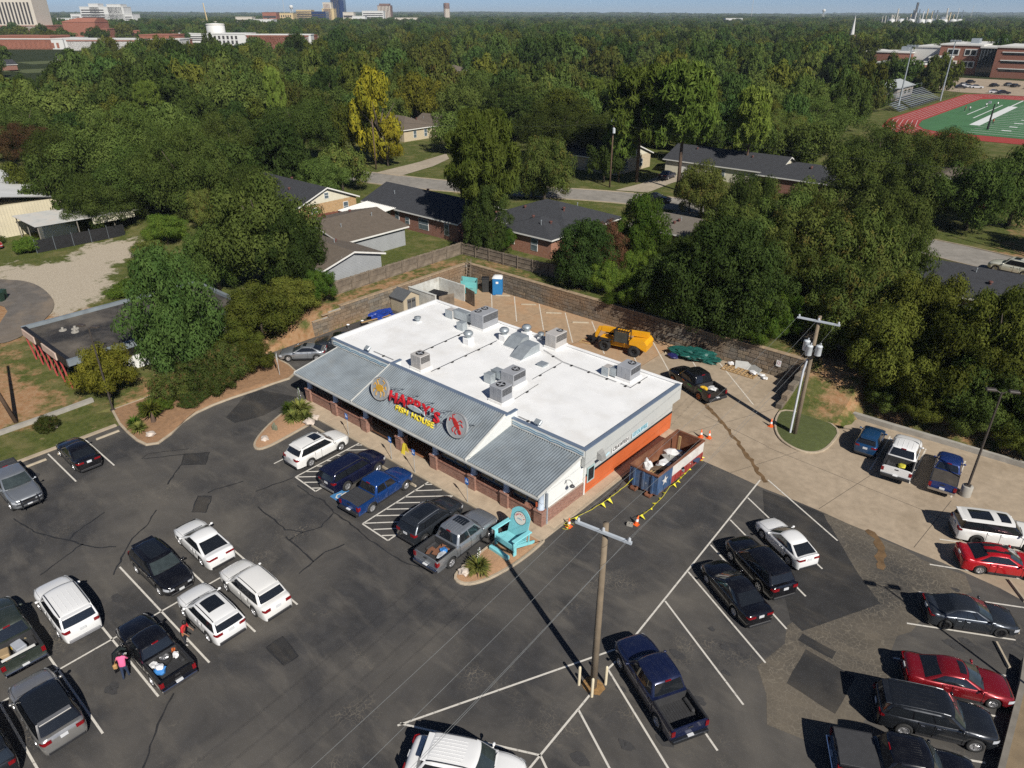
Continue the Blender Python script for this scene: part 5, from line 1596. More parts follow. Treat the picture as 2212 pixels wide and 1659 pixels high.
def crown_mesh(name, seed, n_lobes, n_leaf, leaf, shape='dome', lobe=(.24, .42), aspect=1.5, hole=0.0):
	"""unit crown: x, y in -1..1, z in 0..1; leaf faces scattered over many overlapping lobes"""
	rg = np.random.default_rng(seed)
	C, Rr = [], []
	for i in range(n_lobes):
		while True:
			p = rg.normal(size=3)
			p /= np.linalg.norm(p)
			if p[2] > -0.8:
				break
		rad = rg.uniform(0.5, 0.92) if rg.random() < .75 else rg.uniform(.1, .5)
		if shape == 'dome':
			c = np.array([p[0] * rad, p[1] * rad, 0.43 + 0.42 * p[2] * rad * 1.1])
		elif shape == 'ovoid':
			z = rg.uniform(.12, .93)
			w = math.sin(math.pi * min(.98, z * .82 + .14)) ** .7
			c = np.array([p[0] * rad * w, p[1] * rad * w, z])
		elif shape == 'pine':
			z = rg.uniform(.36, .97)
			w = (1.12 - z) ** .5 * 1.2 if z > .5 else .8
			a = rg.uniform(0, 6.283)
			q = rg.uniform(.25, .85) * w
			c = np.array([math.cos(a) * q, math.sin(a) * q, z])
		else:                                           # shrub
			c = np.array([p[0] * rad, p[1] * rad, 0.35 + 0.42 * max(p[2], -.6) * rad])
		C.append(c)
		Rr.append(rg.uniform(*lobe))
	C, Rr = np.array(C), np.array(Rr)
	wgt = Rr ** 2
	k = rg.choice(n_lobes, n_leaf, p=wgt / wgt.sum())
	d = rg.normal(size=(n_leaf, 3))
	d[:, 2] += 0.25
	d /= np.linalg.norm(d, axis=1)[:, None]
	zs = .62 if shape != 'pine' else .5
	rr = Rr[k] * rg.uniform(.62, 1.08, n_leaf)
	pos = C[k] + d * rr[:, None] * np.array([1, 1, zs])
	nrm = d + rg.normal(size=(n_leaf, 3)) * (.28 if shape != 'pine' else .9)
	nrm /= np.linalg.norm(nrm, axis=1)[:, None]
	t1 = np.cross(nrm, rg.normal(size=(n_leaf, 3)))
	t1 /= np.linalg.norm(t1, axis=1)[:, None]
	t2 = np.cross(nrm, t1)
	s = leaf * rg.uniform(.6, 1.35, n_leaf)[:, None]
	sc = np.array([1, 1, .85])
	V = np.empty((n_leaf, 4, 3))
	V[:, 0] = pos - t1 * s * aspect * sc
	V[:, 1] = pos + t2 * s * .62 * sc
	V[:, 2] = pos + t1 * s * aspect * sc
	V[:, 3] = pos - t2 * s * .62 * sc
	V = V.reshape(-1, 3)
	lo = V[:, 2] < 0.0
	V[lo, 2] *= .3
	me = bpy.data.meshes.new(name)
	me.vertices.add(4 * n_leaf)
	me.vertices.foreach_set('co', V.ravel())
	me.loops.add(4 * n_leaf)
	me.loops.foreach_set('vertex_index', np.arange(4 * n_leaf))
	me.polygons.add(n_leaf)
	me.polygons.foreach_set('loop_start', np.arange(0, 4 * n_leaf, 4))
	me.polygons.foreach_set('loop_total', np.full(n_leaf, 4))
	me.update()
	me.materials.append(LEAF['broad'])
	return me
HD = {'broad': [crown_mesh('crown', s, 95, 32000, .0165, 'dome', (.11, .27)) for s in (11, 12, 13)],
		'huge': [crown_mesh('crown', s, 130, 60000, .0105, 'dome', (.09, .25)) for s in (14, 15)],
		'ovoid': [crown_mesh('crown', s, 120, 30000, .0175, 'ovoid', (.11, .26)) for s in (21, 22)],
		'pine': [crown_mesh('crown', s, 150, 36000, .013, 'pine', (.08, .17), 3.4) for s in (31, 32)],
		'sparse': [crown_mesh('crown', s, 46, 12000, .019, 'ovoid', (.13, .25)) for s in (41, 42)],
		'shrub': [crown_mesh('crown', s, 80, 18000, .024, 'shrub', (.13, .3)) for s in (51, 52)]}
LD = {'broad': [crown_mesh('crown', s, 75, 12000, .026, 'dome', (.12, .28)) for s in (61, 62, 63)],
		'ovoid': [crown_mesh('crown', s, 90, 11000, .027, 'ovoid', (.11, .26)) for s in (71, 72)],
		'pine': [crown_mesh('crown', s, 120, 14000, .02, 'pine', (.08, .17), 3.0) for s in (81,)],
		'sparse': [crown_mesh('crown', s, 40, 6500, .03, 'ovoid', (.13, .25)) for s in (91,)]}
SHAPE = {'broad': 'broad', 'olive': 'broad', 'bright2': 'broad', 'bright': 'broad', 'ovoid': 'ovoid', 'pine': 'pine', 'yellow': 'sparse', 'yellow2': 'broad', 'rust': 'broad', 'sparse': 'sparse', 'bushy': 'ovoid', 'mix': 'ovoid', 'shrubtree': 'shrub'}
def trunk_mesh(seed, kind):
	rnd = random.Random(seed)
	mb = MS()
	if kind == 'pine':
		pts = [(0, 0, -.02), (.006, .004, .3), (.012, -.004, .62), (0, 0, .95)]
		mb.tube(pts, [.022, .018, .012, .003], 7)
		for k in range(9):
			a, z = rnd.uniform(0, 6.28), rnd.uniform(.4, .85)
			q = rnd.uniform(.12, .24)
			mb.tube([(0, 0, z), (math.cos(a) * q, math.sin(a) * q, z + .05)], [.006, .002], 4)
		return mb.mesh('trunk', BARKP)
	base = rnd.uniform(.26, .34)
	mb.tube([(0, 0, -.02), (.005, .004, base * .5), (rnd.uniform(-.02, .02), rnd.uniform(-.02, .02), base)], [.034, .026, .023], 8)
	for k in range(6):
		a = k * 1.047 + rnd.uniform(-.3, .3)
		q, z = rnd.uniform(.14, .30), rnd.uniform(.55, .82)
		mb.tube([(0, 0, base - .02), (math.cos(a) * q * .45, math.sin(a) * q * .45, lerp(base, z, .5)), (math.cos(a) * q, math.sin(a) * q, z)], [.016, .011, .003], 5)
	return mb.mesh('trunk', BARK)
TRUNKS = {'oak': [trunk_mesh(s, 'oak') for s in (1, 2, 3)], 'pine': [trunk_mesh(9, 'pine')]}
CAMXY = (22.82, -29.25)
KINDTXT = {'broad': 'dark green spreading tree', 'ovoid': 'dense deep green tree', 'olive': 'olive green tree with russet flecks', 'bright': 'fresh green bushy tree', 'bright2': 'yellow green leafy tree',
			'yellow': 'thin crowned tree turning yellow', 'yellow2': 'lime green tree', 'rust': 'rust brown tinged tree', 'pine': 'tall pine with tufted crown', 'sparse': 'sparse tree turning yellow', 'bushy': 'dark bushy tree', 'mix': 'green round topped tree', 'shrubtree': 'low clipped hedge tree'}
def region(x, y):
	if x < -37.5 and y < 12 and x > -62:
		return 'beside the old flat roofed store'
	if x > -41 and y < 13 and x < -30:
		return 'in the planting bed left of the restaurant'
	if x < -60 and y < 26:
		return 'around the open canopy and gravel yard'
	if -42 < x < 6 and 31 < y < 37:
		return 'on top of the block retaining wall'
	if x >= 6 and y < 36:
		return 'above the back right parking row'
	if x > -10 and y < 75:
		return 'between the retaining wall and the side street'
	if y < 60 and x > -66:
		return 'among the backyards behind the fence'
	if x <= -66 and y < 64:
		return 'along the near side of the back street'
	if x > -30 and y < 130:
		return 'along the side street near the sports field'
	if x > -75 and y < 130:
		return 'in the front yards across the back street'
	if x < -130 and y < 70:
		return 'in the woods beyond the gravel yard'
	if y > 130 and x > -90:
		return 'in the woods towards the school'
	return 'in the woods behind the houses'
n_tree = [0]
def make_tree(x, y, r, h, kind, hd=None):
	i = n_tree[0]
	n_tree[0] += 1
	rnd = random.Random(i * 7 + 3)
	d = math.hypot(x - CAMXY[0], y - CAMXY[1])
	hd = d < 125 if hd is None else hd
	sh = SHAPE[kind]
	if not hd and sh == 'shrub':
		sh = 'broad'
	lst = (HD if hd else LD)[sh] if not (sh == 'broad' and r > 6.8 and d < 190) else HD['huge']
	z0 = max(ground_z(x, y), ground_z(x + .3, y + .3)) if not (-37.3 < x < -29 and y < 3) else .1
	sz = ('tall ' if h > 11 else 'small ' if h < 6 else '') if kind not in ('pine', 'shrubtree') else ''
	reg = region(x, y)
	t = thing('pine_tree' if kind == 'pine' else ('hedge_tree' if kind == 'shrubtree' else 'leafy_tree'), (sz + KINDTXT[kind] + ' ' + reg), 'tree', (x, y, z0), rnd.uniform(0, 6.28), KINDTXT[kind].replace('tree', 'trees', 1).replace('pine', 'pines') + ' ' + reg)
	tr = ob('trunk', (TRUNKS['pine'] if kind == 'pine' else TRUNKS['oak'])[i % (1 if kind == 'pine' else 3)], t)
	q = h if kind != 'pine' else h
	tr.scale = (max(h * .8, r * 1.1), max(h * .8, r * 1.1), h)
	cr = ob('crown', lst[i % len(lst)], t)
	cb = {'ovoid': .03, 'shrub': .02, 'pine': .12}.get(sh, .05)
	cr.location = (0, 0, h * cb)
	cr.scale = (r, r, h * (1 - cb) * 1.02)
	cr.material_slots[0].link = 'OBJECT'
	cr.material_slots[0].material = LEAF[kind]
	return t
TREES = [(-104.5,20.7,10.9,16.0,'broad'), (-115.2,14.6,7.9,13.0,'broad'), (-85.5,20.4,7.2,15.0,'broad'), (-103.8,8.2,5.1,11.0,'broad'), (-92.9,18.9,9.5,11.0,'broad'),
(-94.2,11.5,7.0,9.5,'broad'), (-39.0,-4.8,4.5,11.5,'ovoid'), (-39.6,-11.0,2.9,5.4,'yellow2'), (-48.7,11.3,6.6,13.0,'broad'),
(-75.0,24.3,4.3,9.0,'broad'), (-44.8,11.6,3.9,8.8,'ovoid'), (-52.9,6.9,3.6,7.8,'broad'), (-79.2,13.3,3.4,4.4,'bright'), (-78.1,19.0,2.7,6.0,'olive'),
(-40.0,4.3,4.3,6.0,'bright2'), (-39.6,8.2,3.4,3.9,'bright2'), (-39.4,11.3,2.2,4.1,'bright'), (-38.6,0.8,2.9,4.0,'bright2'), (-34.4,0.0,2.0,3.4,'bright2'),
(-34.8,-2.2,2.3,4.0,'shrubtree'), (-34.9,-5.0,2.3,3.8,'shrubtree'), (-35.0,-7.6,2.0,3.0,'shrubtree'), (-33.4,-4.4,1.8,2.6,'shrubtree'), (-108.6,56.9,10.0,14.0,'broad'),
(-94.2,42.0,6.1,11.0,'broad'), (-103.5,65.4,6.0,12.5,'bright2'), (-82.0,46.2,5.1,8.0,'olive'), (-76.4,38.5,4.6,8.0,'broad'), (-97.0,67.3,6.0,17.0,'yellow'),
(-93.6,66.2,3.8,8.5,'yellow'), (-95.2,87.0,6.3,10.0,'broad'), (-136.9,115.6,5.5,9.0,'broad'), (-40.4,37.8,6.4,16.4,'pine'), (-50.6,50.4,4.4,9.0,'broad'),
(-38.3,36.3,3.3,8.6,'ovoid'), (-36.9,37.8,1.7,3.5,'bright'), (-50.8,63.5,5.3,11.0,'olive'), (-53.8,64.2,3.9,8.0,'broad'), (-70.1,93.6,10.8,13.0,'broad'),
(-52.1,82.7,3.8,8.0,'broad'), (-47.3,86.2,8.6,19.0,'pine'), (-38.3,85.4,8.4,19.9,'pine'), (-33.4,101.5,5.1,15.5,'pine'), (-49.8,84.0,4.4,12.0,'pine'),
(-38.1,115.4,6.0,8.8,'broad'), (-59.7,174.6,11.2,12.0,'olive'), (-38.1,149.2,9.6,11.6,'broad'), (-21.5,34.0,4.0,7.5,'bushy'), (-21.5,45.6,3.9,8.0,'mix'),
(-23.1,40.8,3.0,6.5,'rust'), (-18.4,34.0,2.2,3.9,'bright'), (-13.2,33.9,1.9,3.5,'bright'), (-5.6,33.6,5.6,10.0,'ovoid'), (-9.0,33.3,4.6,6.8,'ovoid'),
(-1.7,33.4,4.6,8.8,'ovoid'), (1.0,34.2,2.8,5.3,'bright'), (-25.6,69.6,4.5,9.0,'olive'), (-15.3,63.9,4.6,9.0,'olive'), (-1.5,45.3,6.4,11.0,'olive'),
(3.3,46.9,5.9,11.0,'olive'), (5.8,49.9,4.2,10.0,'broad'), (5.9,35.9,4.6,9.0,'olive'), (-2.1,41.0,4.0,9.0,'olive'), (11.6,32.6,4.4,7.9,'bright2'),
(15.5,32.7,4.8,8.4,'bright2'), (18.5,34.3,3.8,10.0,'bright2'), (18.8,31.9,3.8,6.3,'broad'), (13.4,31.9,3.4,5.4,'bright2'), (9.8,34.6,3.0,5.8,'bright2'),
(21.7,33.5,3.4,7.4,'bright2'), (22.4,31.5,2.7,4.2,'broad'), (-5.6,114.5,8.4,12.0,'olive'), (-13.5,111.4,7.4,12.0,'broad'), (-9.0,86.4,6.5,11.0,'broad'),
(-1.6,87.5,5.7,10.0,'broad'), (5.8,89.6,6.1,11.0,'broad'), (9.9,96.5,4.9,12.0,'broad'), (1.7,65.5,4.6,10.0,'broad'), (19.2,84.2,4.5,10.0,'broad'),
(-24.9,108.9,6.3,11.0,'broad'), (-9.5,66.8,4.6,9.0,'olive'), (-15.1,62.1,4.2,10.0,'broad'), (-162.9,30.0,9.9,13.0,'broad'), (-158.4,22.1,8.4,12.0,'broad'),
(-171.4,57.6,10.8,15.0,'broad'), (-149.0,64.8,9.8,14.0,'broad'),
(-170.4,88.5,8.4,14.0,'broad'), (-153.5,19.7,7.0,9.0,'rust'), (-143.2,33.2,6.2,7.0,'olive'), (-138.9,36.7,6.2,8.0,'yellow2'), (-137.6,26.1,4.6,6.0,'rust'),
(-125.0,30.0,7.5,10.0,'broad'), (-130.0,20.0,6.5,10.0,'broad'), (-118.0,8.5,5.0,8.0,'bright2'),
(-6.5,40.5,4.2,8.5,'ovoid'), (-12.0,38.0,3.0,6.5,'bushy'), (-16.0,37.0,2.4,5.0,'bright'), (0.8,39.0,4.0,8.0,'olive'), (7.4,40.5,4.0,8.0,'olive'), (12.5,38.5,4.2,8.5,'bright2'), (17.0,38.5,4.0,8.0,'bright2'), (22.0,38.5,4.0,8.5,'bright2'),
(26.5,34.0,4.0,8.0,'broad'), (27.5,40.0,4.5,9.0,'bright2'), (-12.5,50.0,4.4,9.0,'olive'), (-7.5,55.0,4.8,10.0,'broad'), (-2.5,53.0,4.6,10.0,'olive'), (-29.0,72.3,2.6,7.0,'olive'),
(-13.5,32.8,2.3,3.0,'bright'), (-8.0,32.6,2.5,3.3,'bushy'), (-3.5,32.5,2.5,3.2,'bushy'), (0.3,32.6,2.1,2.8,'bright'), (12.2,30.6,2.1,3.0,'broad'), (15.2,30.5,2.2,3.2,'bright2'), (18.6,30.6,2.2,3.4,'broad'), (21.8,30.4,2.2,3.2,'bright2'), (25.2,30.8,2.6,4.0,'broad'), (24.5,33.0,3.6,7.0,'broad')]
for a in TREES:
	make_tree(*a)
# houses, streets, lawns and sports ground that the random trees keep clear of
CLEAR = [(-62, -41, 12, 34), (-78, -43, 24, 48), (-45, -28, 38, 56), (7, 26, 46, 64), (-122, -96, 86, 104), (-64, -50, 84, 100), (-48, -26, 92, 106), (-170, -152, 72, 90), (-182, -152, 128, 146),
			(-42, 45, 186, 330), (-36, 40, 122, 190), (-27, 40, 82, 125), (-126, -26, 42, 104), (-105, 40, 325, 440), (-62, -40, 238, 295), (-110, -64, 62, 92), (-28, -15, 94, 104), (-8, 4, 102, 116), (-26, -16, 50, 60), (-50, -30, 70, 92)]
def street_y(x):
	for (a, b), (c, d) in zip(STREET, STREET[1:]):
		if a <= x <= c:
			return b + (d - b) * (x - a) / (c - a)
	return -999
rnd = random.Random(99)
placed = [(t[0], t[1]) for t in TREES]
FWD = (-math.sin(R(41)), math.cos(R(41)))
cand = 0
extra = 0
while cand < 9000 and extra < 185:
	cand += 1
	d = math.sqrt(rnd.uniform(95 ** 2, 225 ** 2))
	a = rnd.uniform(-37.5, 37.5)
	dx = FWD[0] * math.cos(R(a)) - FWD[1] * math.sin(R(a))
	dy = FWD[0] * math.sin(R(a)) + FWD[1] * math.cos(R(a))
	x, y = CAMXY[0] + dx * d, CAMXY[1] + dy * d
	if any(c[0] - 3 < x < c[1] + 3 and c[2] - 3 < y < c[3] + 3 for c in CLEAR):
		continue
	if abs(y - street_y(x)) < 9 or (x < -58 and y < 26) or (x > -60 and y < 64) or y < 0:
		continue
	if any((x - p) ** 2 + (y - q) ** 2 < 64 for p, q in placed):
		continue
	placed.append((x, y))
	extra += 1
	kd = rnd.choices(['broad', 'olive', 'ovoid', 'bright2', 'rust', 'pine', 'yellow2'], [50, 20, 14, 8, 2, 4, 2])[0]
	h = rnd.uniform(9, 15) * (1.25 if kd == 'pine' else 1)
	make_tree(x, y, rnd.uniform(4.6, 7.2) * (.75 if kd == 'pine' else 1), h, kd)
# the far wood, one mass out to the horizon
fc = bpy.data.collections.new('far_wood_prototypes')
for i, (k, sh) in enumerate((('broad', 'dome'), ('olive', 'dome'), ('ovoid', 'ovoid'), ('broad', 'dome'), ('bright2', 'dome'))):
	me = crown_mesh('far_crown', 200 + i, 60, 5000, .040, sh, (.12, .29))
	me.materials[0] = LEAF[k]
	fc.objects.link(bpy.data.objects.new('far_crown', me))
fx = []
rg = np.random.default_rng(5)
def far_ring(d0, d1, spacing, sc):
	n = int(0.5 * R(82) * (d1 * d1 - d0 * d0) / spacing ** 2)
	d = np.sqrt(rg.uniform(d0 * d0, d1 * d1, n))
	a = np.radians(rg.uniform(-41, 41, n)) + R(90 + 41)
	for dd, aa in zip(d, a):
		x, y = CAMXY[0] + dd * math.cos(aa), CAMXY[1] + dd * math.sin(aa)
		if any(c[0] - 4 < x < c[1] + 4 and c[2] - 4 < y < c[3] + 4 for c in CLEAR + FARCLEAR):
			continue
		if mnoise.noise((x / 60.0, y / 60.0, 0.5)) < -0.36:
			continue
		bg = math.degrees(R(90 + 41) - aa)
		if (-35.5 < bg < -15.5 and 470 < dd < 960 and rg.random() < .86) or (-14.8 < bg < -8.5 and 600 < dd < 860 and rg.random() < .8) or (22 < bg < 24.5 and 560 < dd < 705) or (24.5 < bg < 30 and 1700 < dd < 2900):
			continue
		if dd < 300 and (x > -60 and y < 64 or y < 5 and x > -100):
			continue
		s = rg.uniform(.6, 1.4) * sc
		fx.append((x, y, ground_z(x, y), s))
FARH = []
for _ in range(400):
	d, b = rg.uniform(228, 620), rg.uniform(-34, 24)
	x, y = CAMXY[0] + d * math.cos(R(131 - b)), CAMXY[1] + d * math.sin(R(131 - b))
	if y > 70 and len(FARH) < 34 and all(abs(x - q[0]) + abs(y - q[1]) > 45 for q in FARH) and not any(c[0] - 20 < x < c[1] + 6 and c[2] - 20 < y < c[3] + 6 for c in CLEAR):
		FARH.append((x, y))
FARCLEAR = [(x - 9, x + 24, y - 24, y + 10) for x, y in FARH] + [(-720, -560, 150, 235), (-700, -470, 240, 330)]
far_ring(218, 420, 8.8, 1.0)
far_ring(420, 800, 11.0, 1.1)
far_ring(800, 1600, 16, 1.45)
far_ring(1600, 3200, 26, 2.1)
far_ring(3200, 6500, 55, 4.0)
far_ring(6500, 11000, 110, 7.0)
P = np.array(fx)
me = bpy.data.meshes.new('far_wood')
me.vertices.add(len(P))
me.vertices.foreach_set('co', P[:, :3].ravel())
for nm, tp, val in (('scl', 'FLOAT_VECTOR', None), ('rot', 'FLOAT_VECTOR', None), ('idx', 'INT', None)):
	at = me.attributes.new(nm, tp, 'POINT')
	if nm == 'scl':
		h = rg.uniform(8.0, 16.5, len(P)) * np.minimum(P[:, 3], 1.15)
		r = rg.uniform(5.0, 7.2, len(P)) * P[:, 3]
		at.data.foreach_set('vector', np.stack([r, r, h], 1).ravel())
	elif nm == 'rot':
		at.data.foreach_set('vector', np.stack([np.zeros(len(P)), np.zeros(len(P)), rg.uniform(0, 6.28, len(P))], 1).ravel())
	else:
		at.data.foreach_set('value', rg.integers(0, 5, len(P)).astype(np.int32))
fw = ob('far_wood', me)
stuff(fw, 'far wood of dark green tree crowns reaching the horizon')
ng = bpy.data.node_groups.new('far_wood', 'GeometryNodeTree')
ng.interface.new_socket('Geometry', in_out='INPUT', socket_type='NodeSocketGeometry')
ng.interface.new_socket('Geometry', in_out='OUTPUT', socket_type='NodeSocketGeometry')
gi, go = ng.nodes.new('NodeGroupInput'), ng.nodes.new('NodeGroupOutput')
ci = ng.nodes.new('GeometryNodeCollectionInfo')
ci.inputs['Collection'].default_value = fc
ci.inputs['Separate Children'].default_value = True
ci.inputs['Reset Children'].default_value = True
ip = ng.nodes.new('GeometryNodeInstanceOnPoints')
ip.inputs['Pick Instance'].default_value = True
def named(n, tp):
	a = ng.nodes.new('GeometryNodeInputNamedAttribute')
	a.data_type = tp
	a.inputs['Name'].default_value = n
	return a.outputs['Attribute']
ng.links.new(gi.outputs[0], ip.inputs['Points'])
ng.links.new(ci.outputs[0], ip.inputs['Instance'])
ng.links.new(named('idx', 'INT'), ip.inputs['Instance Index'])
e2r = ng.nodes.new('FunctionNodeEulerToRotation')
ng.links.new(named('rot', 'FLOAT_VECTOR'), e2r.inputs[0])
ng.links.new(e2r.outputs[0], ip.inputs['Rotation'])
ng.links.new(named('scl', 'FLOAT_VECTOR'), ip.inputs['Scale'])
ng.links.new(ip.outputs[0], go.inputs[0])
fw.modifiers.new('wood', 'NODES').node_group = ng
print('far crowns', len(P), 'trees', n_tree[0])
# ================================================================ retaining walls
def block_mat():
	m, nd, lk, bs = _nodes('retaining_block')
	tc = nd.new('ShaderNodeTexCoord').outputs['Object']
	ps = nd.new('ShaderNodeNewGeometry').outputs['Position']
	oi = nd.new('ShaderNodeObjectInfo').outputs['Random']
	c = ramp(nd, lk, oi, [(0.0, (0.15, 0.125, 0.095)), (0.45, (0.23, 0.19, 0.14)), (0.75, (0.20, 0.185, 0.16)), (1.0, (0.30, 0.235, 0.16))])
	c = mixc(nd, lk, ramp(nd, lk, noise(nd, lk, ps, 0.13, 3.0), [(0.42, 0.0), (0.62, 0.65)]), c, (0.34, 0.20, 0.10))
	c = mixc(nd, lk, ramp(nd, lk, noise(nd, lk, ps, 7.0, 6.0, 0.7), [(0.35, 0.0), (0.7, 1.0)]), mixc(nd, lk, 1.0, c, (0.55, 0.55, 0.55), 'MULTIPLY'), c)
	lk.new(c, bs.inputs['Base Color'])
	bs.inputs['Roughness'].default_value = 0.95
	bump(nd, lk, bs, noise(nd, lk, ps, 9.0, 5.0, 0.7), 0.8, 0.05)
	MATS['retaining_block'] = m
	return m
BLK = block_mat()
BLKC = M('wall_coping_stone', (0.30, 0.22, 0.14), 0.95, 0.25, 1.5, bmp=0.5)
def rough_block(seed, w, h, d):
	rnd = random.Random(seed)
	mb = MB()
	e = .035
	def j():
		return rnd.uniform(-.018, .018)
	vs = [(0, d, 0), (w, d, 0), (w, d, h), (0, d, h), (.012, 0, .012), (w - .012, 0, .012), (w - .012, 0, h - .012), (.012, 0, h - .012),
			(e + j(), -.04 + j(), e + j()), (w - e + j(), -.04 + j(), e + j()), (w - e + j(), -.04 + j(), h - e + j()), (e + j(), -.04 + j(), h - e + j())]
	mb.add(vs, [(0, 1, 5, 4), (1, 2, 6, 5), (2, 3, 7, 6), (3, 0, 4, 7), (4, 5, 9, 8), (5, 6, 10, 9), (6, 7, 11, 10), (7, 4, 8, 11), (8, 9, 10, 11)])
	return mb.mesh('block', BLK)
BW = [.5, .62, .75, .9]
BLOCKS = {w: [rough_block(int(w * 100) + k, w, .385, .3) for k in range(3)] for w in BW}
def block_wall(label, length, height_fn, loc, rz, seed):
	t = thing('retaining_wall', label, 'retaining wall', loc, rz)
	rnd = random.Random(seed)
	mb = MB()
	N_ = int(length / 2)
	for k in range(N_):
		a, b = k * length / N_, (k + 1) * length / N_
		mb.box(a, b, .05, .42, -.1, height_fn((a + b) / 2) - .02)
	mb.build('backing', GREYC, t)
	n, rest_ = 0, []
	for c in range(7):
		x = 0.0 if c % 2 else -.0
		x += 0 if c % 2 else 0.001
		first = True
		while x < length - .45:
			w = rnd.choice(BW)
			if first and c % 2:
				w = .5
			first = False
			w = min(w, max(BW[0], length - x)) if length - x < .9 else w
			w = min(BW, key=lambda q: abs(q - w))
			z = c * .39
			if z + .385 <= height_fn(x + w / 2) + .12:
				me = rnd.choice(BLOCKS[w])
				if n < 300:
					ob('block', me, t, (x, rnd.uniform(-.012, .012), z))
				else:
					rest_.append((me, x, z))
				n += 1
			x += w + .012
	if rest_:
		mb = MB()
		for me, x, z in rest_:
			mb.add([(v.co.x + x, v.co.y, v.co.z + z) for v in me.vertices], [tuple(p.vertices) for p in me.polygons])
		stuff(mb.build('block_course', BLK, t))
	k = 0
	x = 0.0
	while x < length - .2:
		h = height_fn(x + .6)
		q = min(1.2, length - x)
		MB().bbox(0, q - .01, -.07, .45, 0, .1, .02).build('coping', BLKC, t, (x, 0, round((h + .02) / .39) * .39 + .003))
		x += q
	return t
block_wall('long rough block retaining wall along the back of the yard', 42.6, lambda x: 2.36 if x < 36 else 2.36, (-37.35, 31.5, 0), 0, 5)
block_wall('rough block retaining wall below the wooden fence beside the shed', 23.0, lambda x: 1.6 + .8 * smooth(0, 5, x), (-37.35, 8.55, 0), R(90), 6)
t = thing('stepped_wall', 'short stepped stone wall ending at the grass island by the pole', 'wall', (5.3, 31.4, 0), R(-90))
for k, (w, h) in enumerate(((1.2, 2.3), (1.2, 1.9), (1.2, 1.45), (1.2, .95), (1.0, .5))):
	x0 = sum((1.2, 1.2, 1.2, 1.2, 1.0)[:k])
	z = 0.0
	while z < h - .1:
		mb = MB()
		hh = min(.48, h - z)
		mb.bbox(x0 + .01, x0 + w - .01, -.28, .28, z + .002, z + hh, .03)
		mb.build('block', BLK, t)
		z += .485
# ================================================================ fences
WOOD = M('weathered_fence_wood', (0.17, 0.135, 0.10), 0.9, 0.4, 1.2, dirt=(0.30, 0.25, 0.19), dirt_amt=0.5, dirt_scale=1.5)
WOODR = M('red_stained_fence_wood', (0.16, 0.055, 0.035), 0.85, 0.3, 1.2)
def fence(label, pts, h, mat, z0=PLAT, sec=2.4, name='wooden_fence', back=1):
	t = thing(name, label, 'fence', (pts[0][0], pts[0][1], z0))
	rnd = random.Random(int(pts[0][0] * 10))
	for a, b in zip(pts, pts[1:]):
		a, b = Vector(a), Vector(b)
		L = (b - a).length
		n = max(1, round(L / sec))
		d = (b - a) / L
		nr = Vector((-d.y, d.x)) * back
		for k in range(n + 1):
			p = a + d * (L * k / n) - Vector(pts[0])
			q = p + nr * .07
			MB().box(-.05, .05, -.05, .05, -.05, h + .02).build('post', mat, t, (q.x, q.y, rnd.uniform(-.03, .03)), math.atan2(d.y, d.x))
			if k == n:
				continue
			s = L / n
			mb = MB()
			w = .145
			for i in range(int(s / w)):
				hh = h * rnd.uniform(.95, 1.0)
				mb.box(i * w + .004, (i + 1) * w - .006, -.012, .012, .03, hh)
			o = stuff(mb.build('picket_panel', mat, t, (p.x, p.y, 0), math.atan2(d.y, d.x)))
			for zz in (.25, h * .52, h - .25):
				MB().box(0, s, .012 if back > 0 else -.06, .06 if back > 0 else -.012, zz, zz + .09).build('rail', mat, t, (p.x, p.y, 0), math.atan2(d.y, d.x))
	return t
fence('grey weathered picket fence above the shed and block wall', [(-40.4, 13.6), (-40.5, 33.4)], 1.75, WOOD, 2.3, back=-1)
fence('grey picket fence with leaning posts running behind the yard corner', [(-40.4, 33.7), (-24.5, 34.3), (-17, 34.6)], 1.6, WOOD, back=-1)
fence('low dark fence under the trees behind the utility pole', [(3.0, 35.5), (9.0, 36.4)], 1.2, WOOD, 2.4, back=-1)
fence('red stained board fence between the yellow brick and red brick houses', [(-66.5, 27.0), (-64.5, 34.5)], 1.8, WOODR)
fence('thin fence panel beside the white garage', [(-88.0, 30.5), (-80.0, 33.5)], 1.5, WOOD)
# ================================================================ streets
def ribbon(name, pts, hw_, z, mat):
	P_2 = [Vector(p) for p in pts]
	L, Rr = [], []
	for i, p in enumerate(P_2):
		d = (P_2[min(i + 1, len(P_2) - 1)] - P_2[max(0, i - 1)]).normalized()
		n = Vector((-d.y, d.x)) * hw_
		L.append((p + n).to_tuple())
		Rr.append((p - n).to_tuple())
	return sheet(name, Rr + L[::-1], z, mat), L, Rr
def fine(pts, k=2):
	for _ in range(k):
		o = [pts[0]]
		for a, b in zip(pts, pts[1:]):
			o += [(a[0] * .75 + b[0] * .25, a[1] * .75 + b[1] * .25), (a[0] * .25 + b[0] * .75, a[1] * .25 + b[1] * .75)]
		pts = o + [pts[-1]]
	return pts
SF = fine(STREET)
_, SL, SR = ribbon('street', SF, 4.1, PLAT + .03, ROADM)
for side in (SL, SR):
	struct(MB().tube([(p[0], p[1], PLAT + .05) for p in side], .12, 4).build('street_kerb', KERB))
DRV = concrete_mat('driveway_concrete', (0.40, 0.34, 0.26), (0.25, 0.21, 0.16), 0.5)
